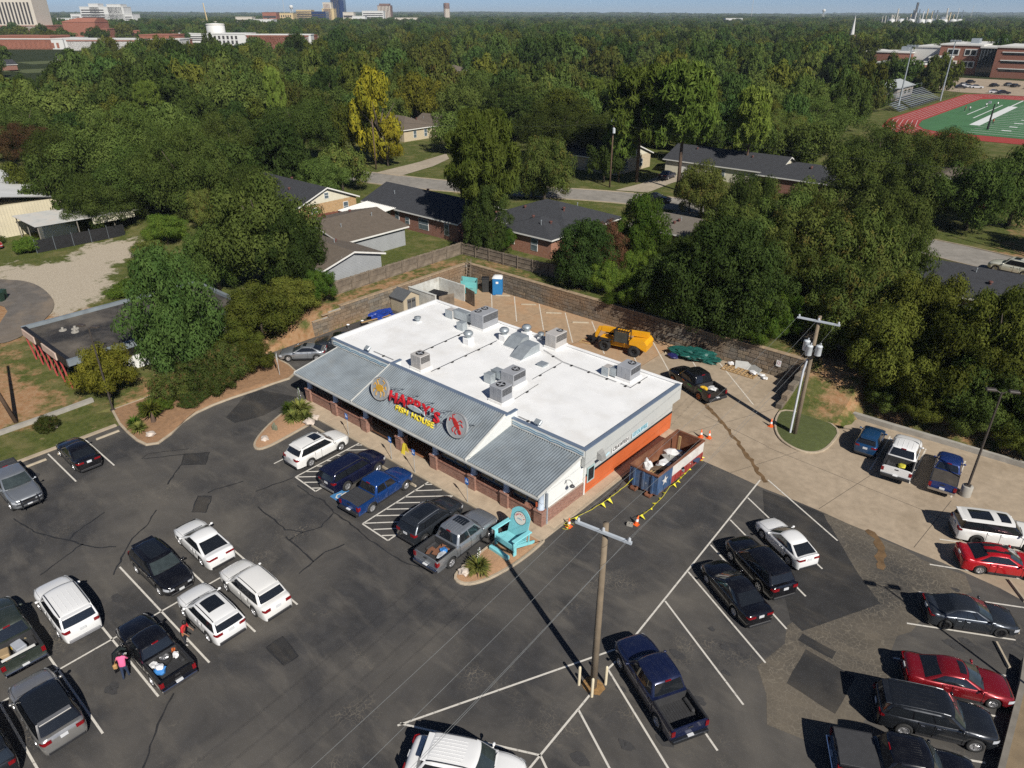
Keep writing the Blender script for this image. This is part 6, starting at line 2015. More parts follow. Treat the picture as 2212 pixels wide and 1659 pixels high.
for pts in ([(-90.0, 60.0), (-84.0, 60.8), (-86.5, 72), (-90, 80), (-95, 84), (-92, 73)], [(-46.5, 78.0), (-41.2, 80.3), (-42.0, 89), (-42.0, 97), (-47.5, 97), (-46.0, 86)],
			[(-99, 22), (-93, 25), (-96, 47), (-102, 47)], [(-31, 60), (-27, 60), (-27, 73.5), (-31, 73)], [(-44, 38.8), (-38, 38.8), (-38, 45), (-44, 45)]):
	sheet('driveway', pts, PLAT + .045, DRV)
sheet('old_drive', rounded([(-90, -12), (-81, -7.3), (-78, -5.2), (-72.7, -4.9), (-66, -6), (-61.4, -9.3), (-58.5, -12.8), (-59.5, -14.6), (-64, -12.6), (-70.8, -9), (-80, -16)], 2), .40, DIRTROAD)
# ================================================================ houses
SHD = M('shingle_charcoal', (0.042, 0.044, 0.050), 0.9, 0.3, 2.0, fine=0.35, bmp=0.4)
SHB = M('shingle_brown', (0.135, 0.108, 0.082), 0.9, 0.25, 2.0, fine=0.3, bmp=0.4)
SHG = M('shingle_grey_brown', (0.16, 0.14, 0.115), 0.9, 0.2, 2.0, fine=0.3, bmp=0.4)
FASC = M('white_fascia', (0.66, 0.65, 0.61), 0.6, 0.08)
VYLG = M('grey_vinyl_siding', (0.30, 0.31, 0.315), 0.7, 0.08, 0.8)
CRM = M('cream_siding', (0.60, 0.56, 0.44), 0.7, 0.08)
BRY = brick_mat('brick_yellow', (0.42, 0.24, 0.09), (0.52, 0.32, 0.14), (0.5, 0.42, 0.3))
BRR = brick_mat('brick_red', (0.20, 0.07, 0.045), (0.28, 0.11, 0.07), (0.3, 0.24, 0.2))
BRO = brick_mat('brick_orange', (0.30, 0.11, 0.06), (0.38, 0.16, 0.09), (0.35, 0.28, 0.22))
BRC = brick_mat('brick_cream', (0.50, 0.40, 0.25), (0.58, 0.48, 0.32), (0.5, 0.45, 0.36))
WHT = M('white_house_paint', (0.70, 0.70, 0.67), 0.7, 0.06)
WPANE = M('house_window_pane', (0.10, 0.13, 0.15), 0.1, 0.3, 2.0, spec=0.8)
GUT = M('white_window_frame', (0.72, 0.72, 0.70), 0.5, 0.05)
def house(name, label, wings, wallm, roofm, gablem=None, wins=(), vents=3, z0=PLAT, cat='house', doors=()):
	"""wings: (x0, x1, y0, y1, ridge axis, roof kind, eave height, rise)"""
	ox, oy = wings[0][0], wings[0][2]
	t = thing(name, label, cat, (ox, oy, z0))
	rnd = random.Random(int(abs(ox) * 7))
	for (x0, x1, y0, y1, ax, kd, eh, rise) in wings:
		X0, X1, Y0, Y1 = x0 - ox, x1 - ox, y0 - oy, y1 - oy
		mb = MB()
		mb.box(X0, X1, Y0, Y1, -.15, eh)
		if kd == 'gable':
			mb.cur = 1
			if ax == 'x':
				ym = (Y0 + Y1) / 2
				k = (rise) * ((Y1 - Y0) / 2) / ((Y1 - Y0) / 2 + .45)
				mb.add([(X0, Y0, eh), (X0, Y1, eh), (X0, ym, eh + k), (X1, Y0, eh), (X1, Y1, eh), (X1, ym, eh + k)], [(0, 2, 1), (3, 4, 5)])
			else:
				xm = (X0 + X1) / 2
				k = (rise) * ((X1 - X0) / 2) / ((X1 - X0) / 2 + .45)
				mb.add([(X0, Y0, eh), (X1, Y0, eh), (xm, Y0, eh + k), (X0, Y1, eh), (X1, Y1, eh), (xm, Y1, eh + k)], [(0, 1, 2), (3, 5, 4)])
		mb.build('wall', [wallm, gablem or wallm], t)
		e = .45
		a, b, c, d = X0 - e, X1 + e, Y0 - e, Y1 + e
		mb = MB()
		th = .14
		if kd == 'gable':
			if ax == 'x':
				ym = (c + d) / 2
				P0 = [(a, c), (b, c), (a, d), (b, d)]
				top_ = [(a, c, eh - .02), (b, c, eh - .02), (b, ym, eh + rise), (a, ym, eh + rise), (a, d, eh - .02), (b, d, eh - .02)]
				fs = [(0, 1, 2, 3), (3, 2, 5, 4)]
			else:
				xm = (a + b) / 2
				top_ = [(a, c, eh - .02), (a, d, eh - .02), (xm, d, eh + rise), (xm, c, eh + rise), (b, c, eh - .02), (b, d, eh - .02)]
				fs = [(0, 3, 2, 1), (3, 4, 5, 2)]
		else:
			if ax == 'x':
				q = min((d - c) / 2, (b - a) / 2 - .3)
				top_ = [(a, c, eh - .02), (b, c, eh - .02), (b, d, eh - .02), (a, d, eh - .02), (a + q, (c + d) / 2, eh + rise), (b - q, (c + d) / 2, eh + rise)]
				fs = [(0, 1, 5, 4), (1, 2, 5), (2, 3, 4, 5), (3, 0, 4)]
			else:
				q = min((b - a) / 2, (d - c) / 2 - .3)
				top_ = [(a, c, eh - .02), (b, c, eh - .02), (b, d, eh - .02), (a, d, eh - .02), ((a + b) / 2, c + q, eh + rise), ((a + b) / 2, d - q, eh + rise)]
				fs = [(0, 1, 4), (1, 2, 5, 4), (2, 3, 5), (3, 0, 4, 5)]
		n = len(top_)
		mb.add(top_ + [(p[0], p[1], p[2] - th) for p in top_], fs + [tuple(i + n for i in reversed(f)) for f in fs])
		edges = {}
		for f in fs:
			for i in range(len(f)):
				u, v = f[i], f[(i + 1) % len(f)]
				edges[(min(u, v), max(u, v))] = edges.get((min(u, v), max(u, v)), []) + [(u, v)]
		mb.cur = 1
		for k, l in edges.items():
			if len(l) == 1:
				u, v = l[0]
				mb.add([top_[u], top_[v], (*top_[v][:2], top_[v][2] - .2), (*top_[u][:2], top_[u][2] - .2)], [(0, 3, 2, 1)])
		rf = mb.build('roof', [roofm, FASC], t)
		for k in range(vents):
			fx, fy = rnd.uniform(.2, .8), rnd.uniform(.6, .8) if rnd.random() < .5 else rnd.uniform(.2, .4)
			px, py = lerp(X0, X1, fx), lerp(Y0, Y1, fy)
			if ax == 'x':
				pz = eh + rise * (1 - abs(py - (Y0 + Y1) / 2) / ((Y1 - Y0) / 2 + e))
			else:
				px, py = lerp(X0, X1, fy), lerp(Y0, Y1, fx)
				pz = eh + rise * (1 - abs(px - (X0 + X1) / 2) / ((X1 - X0) / 2 + e))
			mb = MB()
			if k % 2:
				mb.lathe([(.05, -.3), (.05, .35), (.09, .36), (.09, .44), (.001, .48)], (px, py, pz), 8)
			else:
				mb.lathe([(.12, -.3), (.12, .16), (.22, .18), (.2, .32), (.001, .36)], (px, py, pz), 10)
			mb.build('roof_vent', DUCT if k % 2 else M('brown_vent', (0.12, 0.05, 0.04), 0.6), rf)
	for (side, pos, face, zz, w, h) in wins:
		mb, mp, ms = MB(), MB(), MB()
		if side in 'xX':                                # facing +x (x) or -x (X)
			s = 1 if side == 'x' else -1
			f, p = face - ox, pos - oy
			for B, o_, g in ((mb, .05, 0), (mp, .065, .06)):
				B.box(min(f, f + s * o_), max(f, f + s * o_), p - w / 2 + g, p + w / 2 - g, zz + g, zz + h - g)
			ms.box(min(f, f + s * .075), max(f, f + s * .075), p - w / 2 + .06, p + w / 2 - .06, zz + h / 2 - .025, zz + h / 2 + .025)
		else:
			f, p = face - oy, pos - ox
			for B, o_, g in ((mb, .05, 0), (mp, .065, .06)):
				B.box(p - w / 2 + g, p + w / 2 - g, f - o_, f, zz + g, zz + h - g)
			ms.box(p - w / 2 + .06, p + w / 2 - .06, f - .075, f, zz + h / 2 - .025, zz + h / 2 + .025)
		o = mb.build('window', GUT, t)
		mp.build('pane', WPANE, o)
		ms.build('glazing_bar', GUT, o)
	for (side, pos, face, w, h, m) in doors:
		mb = MB()
		if side == 'x':
			mb.box(face - ox, face - ox + .06, pos - oy - w / 2, pos - oy + w / 2, 0, h)
		else:
			mb.box(pos - ox - w / 2, pos - ox + w / 2, face - oy - .06, face - oy, 0, h)
		mb.build('door', m, t)
	return t
h1 = house('grey_house', 'grey sided house with two brown gabled roofs behind the picket fence', [(-61, -49, 21.6, 31.6, 'y', 'gable', 2.6, 1.5), (-54, -42.3, 14.0, 22.0, 'x', 'gable', 2.55, 1.15)], VYLG, SHB, VYLG, vents=4)
mb = MB()
for k in range(14):
	mb.box(-48.99 + 61, -48.97 + 61, 0.05, 9.95, .1 + k * .18, .1 + k * .18 + .165)
stuff(mb.build('siding_board', VYLG, h1))
mb = MB()
for k in range(18):
	hw2 = 4.0 if k * .18 + .1 < 2.5 else max(.2, 4.0 * (1 - (k * .18 + .1 - 2.5) / 1.1))
	if k * .18 < 3.35:
		mb.box(-42.29 + 61, -42.27 + 61, 18 - 21.6 - hw2 + .03, 18 - 21.6 + hw2 - .03, .1 + k * .18, .1 + k * .18 + .165)
stuff(mb.build('siding_board', VYLG, h1))
house('yellow_brick_house', 'yellow brick house with charcoal roof and white gable', [(-84, -67.5, 27.5, 38, 'x', 'gable', 2.7, 2.2)], BRY, SHD, CRM, [('x', 30.3, -67.5, .7, 1.0, 1.5), ('x', 36, -67.5, .8, .9, 1.4), ('y', -72, 27.5, .7, 1.0, 1.4), ('x', 32.7, -67.5, 3.2, .8, .9)])
h3 = house('red_brick_house', 'long red brick house with charcoal roof and white metal patio cover', [(-64, -44.5, 37, 46.5, 'x', 'gable', 2.7, 2.0)], BRR, SHD, BRR,
			[('y', -56.8, 37, 1.1, .9, 1.2), ('y', -54.6, 37, .8, .9, 1.0), ('y', -51.2, 37, .6, 2.0, 1.5), ('y', -46.6, 37, .6, .9, 1.6), ('y', -59, 37, .9, 1.4, 1.2)])
mb = MB()
for k in range(18):
	a = 0.6 + k * .37
	mb.add([(a, -5.6, 2.35), (a + .37, -5.6, 2.35), (a + .37, -.1, 2.75), (a, -.1, 2.75), (a + .3, -5.6, 2.42), (a + .3, -.1, 2.82)], [(0, 1, 2, 3), (0, 4, 5, 3), (4, 1, 2, 5)])
mb.build('patio_cover', FASC, h3)
for px, py in ((.8, -5.4), (4, -5.4), (7, -5.4)):
	MB().box(px - .07, px + .07, py - .07, py + .07, -.1, 2.37).build('patio_post', WOODR, h3)
house('orange_brick_house', 'orange brick house with wide charcoal hip roof and carport', [(-44, -30, 42, 54, 'x', 'hip', 2.7, 2.3), (-39, -30.5, 39.5, 46, 'y', 'hip', 2.65, 1.5)], BRO, SHD, None, [('y', -33.2, 39.5, .6, 1.1, 1.6), ('x', 43, -30.5, .7, 1.2, 1.4), ('y', -37, 39.5, .8, .9, 1.2)])
house('side_street_house', 'red brick house with long charcoal roof facing the side street', [(8, 28, 51.2, 60.5, 'x', 'gable', 2.6, 1.8)], BRR, SHD, BRR, [('y', 13.2, 51.2, .8, 1.2, 1.1), ('y', 18, 51.2, .8, 1.2, 1.1), ('y', 10.2, 51.2, 1.0, .9, .9)], vents=5)
house('cream_brick_house', 'cream brick house with brown roof across the back street', [(-128, -114, 88.5, 99, 'x', 'hip', 2.8, 2.2), (-122, -112.3, 99, 106, 'x', 'gable', 2.8, 2.0)], BRC, SHB, CRM, [('x', 92, -114, .6, 1.0, 1.7), ('x', 95.5, -114, .6, 1.0, 1.7), ('x', 102, -112.3, .6, 1.2, 1.5)])
house('tan_brick_house', 'tan brick house with charcoal roof behind the street pole', [(-67, -53.5, 89, 101, 'x', 'gable', 2.8, 2.3)], BRC, SHD, CRM, [('x', 92, -53.5, .6, 1.5, 1.5), ('x', 97.5, -53.5, .6, 1.2, 1.4), ('y', -60, 89, .6, 1.6, 1.5), ('y', -56, 89, .6, 1.2, 1.5)])
house('garage_house', 'long cream house with charcoal roof and white garage door', [(-48, -26, 97.5, 107.5, 'x', 'gable', 2.7, 2.2)], CRM, SHD, CRM, [('y', -36.5, 97.5, .6, 2.0, 1.5), ('y', -30, 97.5, .6, 1.4, 1.5)], doors=[('y', -43, 97.5, 3.2, 2.2, FASC)])
house('white_house', 'white house with charcoal roof glimpsed between oaks', [(-172, -157, 74, 88, 'y', 'gable', 2.9, 2.4)], WHT, SHD, WHT, [('x', 80, -157, .8, 1.2, 1.4)], doors=[('x', 76.5, -157, 2.4, 2.2, SHD)])
house('brown_roofed_house', 'low house with long brown roof deep among the trees', [(-184, -158, 131, 143, 'x', 'hip', 2.8, 2.6)], BRC, SHB, None, [('y', -165, 131, .7, 1.6, 1.3)])
house('field_side_house', 'house with brown roof under trees near the sports field', [(-8, 5, 104, 115, 'y', 'gable', 2.7, 2.1)], BRO, SHB, BRO)
house('red_gabled_house', 'small red brick house with charcoal roof and tall flue', [(-28, -15, 95, 104, 'x', 'hip', 2.7, 2.0)], BRR, SHD, None)
house('backyard_shed_house', 'low house with grey brown roof hidden by trees above the yard', [(-27, -16, 52.5, 60, 'x', 'gable', 2.5, 1.4)], BRO, SHG, BRO)
house('white_garage', 'white garage with brown roof behind the gravel yard', [(-101, -89.5, 27, 35, 'y', 'gable', 2.5, 1.8)], WHT, SHB, WHT, [('x', 29, -89.5, .8, 1.0, 1.2)], vents=1)
for i, (x, y, w, d, wm, rm_, lab) in enumerate([(-110, 190, 13, 11, WHT, SHG, 'grey roofed white house far in the woods'), (-62, 215, 12, 10, CRM, SHD, 'cream house with dark roof deep in the woods'), (-140, 150, 14, 11, BRC, SHB, 'cream brick house hidden past the brown roofed house'), (-205, 120, 14, 10, BRO, SHD, 'orange brick house far along the back street'), (-120, 128, 12, 10, BRR, SHG, 'red brick house with grey roof beyond the yellow tree')]):
	house('distant_house', lab, [(x, x + w, y, y + d, 'x', 'hip', 2.8, 2.3)], wm, rm_, None, [('y', x + w / 2, y, .8, 1.5, 1.4)], vents=1)
for i, (x, y) in enumerate(FARH):
	w, d = 11 + i % 4 * 2, 9 + i % 3
	wn_, wm = (('white', WHT), ('red brick', BRR), ('cream', CRM), ('tan brick', BRC))[i % 4]
	rn, rm_ = (('charcoal', SHD), ('brown', SHB), ('grey brown', SHG))[i % 3]
	house('woodland_house', 'far %s house with %s roof in a clearing of the woods' % (wn_, rn), [(x, x + w, y, y + d, 'xy'[i % 2], ('hip', 'gable')[i % 2], 2.8, 2.2)], wm, rm_, None, [('y', x + w / 2, y, .8, 1.5, 1.4)], 1)['group'] = 'far %s houses with %s roofs in the woods' % (wn_, rn)
	sheet('lawn', [(x - 8, y - 22), (x + 23, y - 22), (x + 22, y + 8), (x - 7, y + 9)], PLAT + .04, GRASS_IS)
# ---------------------------------------------------------------- old store, canopy, metal building on the left
OLDR = M('old_bitumen_roof', (0.022, 0.021, 0.022), 0.85, 0.5, 0.9, dirt=(0.17, 0.145, 0.115), dirt_amt=0.9, dirt_scale=0.28)
OLDM = M('old_edge_metal', (0.20, 0.23, 0.25), 0.5, 0.2, 1.0, dirt=(0.1, 0.1, 0.1), dirt_amt=0.4)
REDS_ = M('faded_red_paint', (0.33, 0.05, 0.045), 0.6, 0.2)
PINK = M('faded_sign_panel', (0.52, 0.40, 0.33), 0.6, 0.1, 2.0)
t = thing('old_store', 'abandoned store with black flat roof, red slanted posts and faded sign panels', 'building', (-53, -12.8, .2))
MB().box(0, 11.2, 0, 17.3, 2.9, 3.1).build('flat_roof', OLDR, t)
MB().box(.6, 9.6, 4.2, 17.0, -.3, 2.9).build('wall', WHT, t)
MB().box(9.4, 9.75, 12.2, 15.6, 0, 2.2).build('white_wall_panel', WHT, t)
for nm, b in (('e', (-.1, .25, -.1, 17.4)), ('w', (10.95, 11.3, -.1, 17.4)), ('n', (.25, 10.95, 17.05, 17.4)), ('s', (.25, 10.95, -.1, .25))):
	MB().box(*b, 2.6 if nm == 's' else 2.85, 3.42).build('parapet', OLDM if nm != 's' else BLACKM, t)
for a, b in ((.3, 3.4), (5.3, 8.6)):
	MB().bbox(a, b, -.22, -.104, 2.62, 3.32, .02).build('sign_panel', PINK, t)
for k in range(6):
	x = .7 + k * 1.75
	MB().tube([(x - .75, .0, 2.65), (x, .15, -.1)], .075, 6).build('slanted_post', REDS_, t)
	MB().tube([(x + .45, .9, 2.65), (x + .05, .3, -.1)], .06, 6).build('slanted_post', BLACKM, t)
for x, y in ((3.6, 3.3), (4.4, 3.0), (3.1, 2.4)):
	MB().lathe([(.35, 0), (.33, .06), (.12, .08), (.11, .3), (.001, .32)], (x, y, 3.103), 12).build('roof_cap', GREYC, t)
rib = M('cream_ribbed_metal', (0.56, 0.50, 0.36), 0.6, 0.08, 0.5)
t = thing('metal_building', 'cream ribbed metal building with pale sloping roof beside the open canopy', 'building', (-135, -8, .2))
MB().box(0, 33.2, 0, 17, -.3, 4.6).build('wall', rib, t)
mb = MB()
for k in range(40):
	mb.box(33.2, 33.26, .2 + k * .42, .34 + k * .42, -.1, 4.6)
for k in range(70):
	mb.box(.3 + k * .47, .45 + k * .47, -.06, 0, -.1, 4.6)
stuff(mb.build('wall_rib', rib, t))
mb = MB()
mb.add([(-.4, -.4, 4.6), (33.6, -.4, 4.6), (33.6, 8.5, 6.0), (-.4, 8.5, 6.0), (33.6, 17.4, 4.6), (-.4, 17.4, 4.6)], [(0, 1, 2, 3), (3, 2, 4, 5)])
mb.add([(-.4, -.4, 4.5), (33.6, -.4, 4.5), (33.6, 8.5, 5.9), (-.4, 8.5, 5.9), (33.6, 17.4, 4.5), (-.4, 17.4, 4.5)], [(3, 2, 1, 0), (5, 4, 2, 3)])
mb.build('roof', M('pale_metal_roof', (0.62, 0.62, 0.60), 0.5, 0.1, 0.4), t)
t = thing('open_canopy', 'open shed canopy with rusty corrugated roof behind the black screen', 'canopy', (-100.5, .8, .25))
mb = MB()
n = 36
for k in range(n):
	a = k * 9.3 / n
	mb.add([(a, 0, 3.25), (a + 9.3 / n, 0, 3.25), (a + 9.3 / n, 16, 3.0), (a, 16, 3.0), (a + .13, 0, 3.32), (a + .13, 16, 3.07)], [(0, 1, 2, 3), (0, 4, 5, 3), (4, 1, 2, 5)])
mb.build('corrugated_roof', M('rusty_roof_sheet', (0.40, 0.40, 0.38), 0.6, 0.25, 0.8, dirt=(0.25, 0.2, 0.16), dirt_amt=0.7), t)
for px in (.3, 4.6, 9.0):
	for py in (.4, 5.5, 10.5, 15.6):
		MB().box(px - .06, px + .06, py - .06, py + .06, -.2, 3.15).build('post', M('canopy_post', (0.2, 0.18, 0.15), 0.8), t)
MB().box(9.25, 9.4, 7.5, 13.5, 2.2, 3.1).build('hanging_panel', CRM, t)
tag(MB().bbox(3.0, 5.2, 2.0, 6.5, -.1, 2.2, .05).build('box_trailer', WHT, None, (-100.5, .8, .25)), 'white box trailer stored under the open canopy', 'trailer')
t = thing('screen_fence', 'chain fence wrapped in black screen cloth along the gravel yard', 'fence', (-89.8, -.2, .3))
for k in range(5):
	mb = MB()
	mb.add([(k * .02, k * 2.4 + .03, .05), (k * .02, k * 2.4 + 2.37, .05), (k * .02 + .05, k * 2.4 + 2.37, 1.75), (k * .02 - .03, k * 2.4 + .03, 1.8)], [(0, 1, 2, 3)])
	mb.add([(k * .02 + .02, k * 2.4 + .03, .05), (k * .02 + .02, k * 2.4 + 2.37, .05), (k * .02 + .07, k * 2.4 + 2.37, 1.75), (k * .02 - .01, k * 2.4 + .03, 1.8)], [(3, 2, 1, 0)])
	mb.build('screen_panel', BLACKM, t)
	MB().tube([(.06, k * 2.4, -.1), (.06, k * 2.4, 2.0)], .04, 6).build('post', STEEL, t)
# ================================================================ school and sports ground
TURF = M('turf_field', (0.045, 0.14, 0.05), 0.9, 0.12, 0.2)
TRACK = M('running_track_red', (0.30, 0.034, 0.024), 0.85, 0.1, 0.2)
FLINE = M('field_paint_white', (0.62, 0.64, 0.62), 0.8, 0.05)
ZF = PLAT + .05
sheet('running_track', rounded([(-39.5, 184), (46, 184), (46, 314), (-39.5, 314)], 1) and
		[(-26, 183), (38, 183), (46, 192), (46, 306), (38, 314), (-34, 314), (-39, 308), (-39.3, 212), (-36, 194), (-31, 186)], ZF, TRACK)
sheet('turf_field', [(-22, 193), (34, 193), (38, 200), (38, 292), (34, 297), (-26, 297), (-30.5, 291), (-30.8, 214), (-29, 203), (-26, 196)], ZF + .03, TURF)
for k in range(1, 7):
	o = k * 1.2
	strip('track_lane_line', [(-26 + o * .7, 183 + o), (-31 + o * .85, 186 + o * .9), (-36 + o, 194 + o * .7), (-39.2 + o, 212 + o * .3), (-39 + o, 308 - o), (-34 + o * .6, 314 - o * 1.9), (40, 314 - o * 1.9)], .09, ZF + .02, FLINE)
strip('field_line', [(-17.2, 213), (-17.2, 272)], 2.6, ZF + .05, FLINE)
strip('field_line', [(-17.9, 272), (-17.9, 296)], .5, ZF + .05, FLINE)
strip('field_line', [(-24.0, 238), (-24.0, 268)], .35, ZF + .05, FLINE)
strip('field_line', [(-20.8, 230), (-20.8, 275)], .35, ZF + .05, FLINE)
for k in range(22):
	y = 197 + k * 4.57
	strip('field_line', [(-15.8, y), (34, y)], .28, ZF + .055, FLINE)
for k in range(5):
	for dy in (0, .9):
		strip('field_number', [(-9.5 + (k % 2) * .3, 206 + k * 9.14 + dy), (-7.3, 206 + k * 9.14 + dy)], .8, ZF + .06, FLINE)
SBR = brick_mat('school_brick', (0.24, 0.075, 0.045), (0.31, 0.11, 0.065), (0.3, 0.2, 0.15))
SCAP = M('school_coping', (0.62, 0.61, 0.57), 0.6, 0.06)
sch = thing('school_building', 'large red brick school with white roofs behind the sports field', 'school', (-150, 395, PLAT))
def sblk(nm, x0, x1, y0, y1, z1, m, cap=True):
	w = MB().box(x0 + 150, x1 + 150, y0 - 395, y1 - 395, -.5, z1).build(nm, m, sch)
	if cap:
		MB().box(x0 + 149.6, x1 + 150.4, y0 - 395.4, y1 - 394.6, z1 + .01, z1 + .7).build('coping', SCAP, w)
	return w
sblk('gym_wall', -152, -92, 432, 500, 8.6, SBR)
sblk('white_wall', -92, -74, 436, 500, 11.5, SCAP)
w = sblk('entrance_block', -101, -78, 404, 432, 4.6, SBR)
mb = MB()
mb.box(-150 + 245, -150 + 253, 2, 8.9, .1, 3.6)
sblk('arcade_wall', -77.9, -70, 410, 440, 7.6, CRM)
for k in range(4):
	MB().box(150 - 77.0 + k * 1.8, 150 - 75.9 + k * 1.8, 14.9, 15.1, 1, 4.6).build('arch_opening', GLASSD, sch)
tw = sblk('classroom_wall', -77, -58, 424, 480, 13.2, SBR)
for zz in (3.0, 8.6):
	for k in range(2):
		w = MB().box(150 - 73.5 + k * 8, 150 - 67.8 + k * 8, 28.8, 29.0, zz, zz + 3.2).build('window', SCAP, sch)
		for q in range(2):
			MB().box(150 - 73 + k * 8 + q * 2.6, 150 - 71 + k * 8 + q * 2.6, 28.7, 28.79, zz + .5, zz + 2.7).build('pane', GLASSD, w)
sblk('stair_glass', -58, -49, 421, 460, 12.4, GLASSD)
for k in range(7):
	MB().box(150 - 57.6 + k * 1.35, 150 - 57.45 + k * 1.35, 25.85, 25.99, 0, 12.4).build('mullion', STEEL, sch)
sblk('long_wing_wall', -49, 60, 409, 455, 13.2, SBR)
for zz in (3.0, 6.6, 10.2):
	w = MB().box(150 - 46, 150 + 58, 13.85, 14.0, zz, zz + .9).build('window_band', GLASSD, sch)
	MB().box(150 - 46.5, 150 + 58.5, 13.7, 14.05, zz + .95, zz + 1.35).build('sill_band', SCAP, w)
for k in range(14):
	MB().bbox(150 - 100 + k * 11, 150 - 96 + k * 11, 45 + (k % 3) * 6, 50 + (k % 3) * 6, 13.9 if k > 2 else 9.3, 16.2 if k > 2 else 11.5, .1).build('roof_unit', DUCT, sch)
MB().box(150 - 92.5, 150 - 90.0, 8.9 - .1, 9.0, 0, 3.2).build('entrance_door', GLASSD, sch)
sheet('school_lot', [(-92, 334), (-60, 330), (-44, 316), (42, 312), (42, 392), (-92, 398)], PLAT + .06, CONC)
# grandstands, press box, floodlights
PB = thing('press_box', 'grey block press box with pale hipped metal roof above the stands', 'press box', (-60, 264, PLAT))
MB().box(0, 8, 0, 20, -.2, 4.2).build('wall', M('grey_block_wall', (0.27, 0.245, 0.22), 0.9, 0.1), PB)
mb = MB()
mb.add([(-.7, -.7, 4.2), (8.7, -.7, 4.2), (8.7, 20.7, 4.2), (-.7, 20.7, 4.2), (4, 4.5, 6.4), (4, 15.5, 6.4)], [(0, 1, 4), (1, 2, 5, 4), (2, 3, 5), (3, 0, 4, 5)])
mb.build('roof', M('pale_standing_seam', (0.36, 0.38, 0.38), 0.5, 0.08), PB)
for y in (4, 9, 14):
	MB().box(8.0, 8.06, y, y + 2.4, 2, 3.2).build('window', GLASSD, PB)
for i, (y0, y1, rows, lab) in enumerate(((246, 284, 9, 'long aluminium grandstand beside the running track'), (232, 243, 5, 'short aluminium grandstand next to the press box'))):
	t = thing('grandstand', lab, 'bleachers', (-51, y0, PLAT))
	for r_ in range(rows):
		MB().box(8.4 - r_ * .8, 8.8 - r_ * .8, 0, y1 - y0, .45 + r_ * .38, .52 + r_ * .38).build('bench', DUCT, t)
		MB().box(8.8 - r_ * .8, 9.2 - r_ * .8, 0, y1 - y0, .05 + r_ * .38, .1 + r_ * .38).build('foot_board', STEEL, t)
	MB().tube([(8.8 - rows * .8, 0, .4 + rows * .38), (8.8 - rows * .8, 0, 1.6 + rows * .38), (8.8 - rows * .8, y1 - y0, 1.6 + rows * .38), (8.8 - rows * .8, y1 - y0, .4 + rows * .38)], .05, 5).build('guard_rail', STEEL, t)
for x, y, h, lab in ((-44.7, 240.5, 18.3, 'tall floodlight mast standing in front of the press box'), (-40.5, 277, 19, 'tall floodlight mast at the far end of the stands'), (-12.7, 206, 6.5, 'dark goal side camera pole at the near end of the field')):
	t = thing('floodlight_mast', lab, 'floodlight', (x, y, PLAT))
	MB().cyl((0, 0, -.2), (0, 0, h), .3, .14, 10).build('mast', DUCT if h > 10 else BLACKM, t)
	for k in range(4 if h > 10 else 1):
		MB().bbox(-1.6 + k * .9, -.9 + k * .9, -.3, .3, h, h + .6, .05).build('lamp_head', DUCT, t)
mb = MB()
t = thing('track_fence', 'dark chain fence around the running track corner', 'fence', (-41, 240, PLAT))
for k in range(22):
	MB().tube([(0, k * 3.2, 0), (0, k * 3.2, 1.6)], .04, 4).build('post', BLACKM, t)
for zz in (.1, .8, 1.55):
	MB().tube([(0, 0, zz), (0, 67.2, zz)], .025, 4).build('rail', BLACKM, t)
# far cars in the school lot: one simple prototype of each kind
def far_car(col, nm):
	mb = MB()
	mb.add([(-2.3, -.88, .3), (2.3, -.88, .3), (2.3, .88, .3), (-2.3, .88, .3), (-2.3, -.84, .95), (-.0, -.88, .98), (2.3, -.8, .78), (2.3, .8, .78), (0, .88, .98), (-2.3, .84, .95), (1.0, -.86, .96), (1.0, .86, .96)],
			[(0, 3, 2, 1), (0, 1, 6, 10, 5, 4), (3, 9, 8, 11, 7, 2), (1, 2, 7, 6), (0, 4, 9, 3), (6, 7, 11, 10), (10, 11, 8, 5), (5, 8, 9, 4)])
	mb.add([(-1.0, -.66, 1.46), (.1, -.66, 1.46), (.1, .66, 1.46), (-1.0, .66, 1.46)], [(0, 1, 2, 3)])
	b = mb.mesh('body', paint('far_' + nm, col))
	mb = MB()
	mb.add([(-1.9, -.8, .96), (1.0, -.8, .97), (1.0, .8, .97), (-1.9, .8, .96), (-1.02, -.665, 1.455), (.12, -.665, 1.455), (.12, .665, 1.455), (-1.02, .665, 1.455)], [(0, 1, 5, 4), (1, 2, 6, 5), (2, 3, 7, 6), (3, 0, 4, 7)])
	g = mb.mesh('windows', CGLASS)
	mb = MB()
	mb.cyl((0, -.1, 0), (0, .1, 0), .33, .33, 10)
	wv = mb.mesh('wheel', TYRE)
	return b, g, wv
FC = {n: far_car(c, n) for n, c in (('white', (0.6, 0.6, 0.6)), ('black', (0.01, 0.01, 0.012)), ('grey', (0.15, 0.16, 0.17)), ('red', (0.25, 0.01, 0.015)), ('blue', (0.02, 0.05, 0.14)))}
spots = [(-77, 340, 'white'), (-82, 362, 'black'), (-79, 363, 'red'), (-75.5, 361, 'black'), (-72.5, 363, 'black'), (-69.5, 366, 'white'), (-66.5, 366, 'grey'), (-65.5, 336, 'white'), (-84, 350, 'black'), (-80, 349, 'red'), (-76, 350, 'black'), (-72, 350, 'black'), (-68.5, 351, 'grey'), (-65, 352, 'blue'),
			(-47.5, 347, 'white'), (-48.5, 365, 'black'), (-52.5, 343, 'black'), (-33, 360, 'grey'), (-30, 356, 'black'), (-31, 320, 'white'), (-28, 319, 'black'), (-44, 340, 'white'), (-41, 339, 'white'), (-46, 334, 'black'), (-37, 352, 'black'), (-24, 350, 'grey'), (-20, 356, 'red'), (-15, 330, 'white'), (-10, 352, 'blue')]
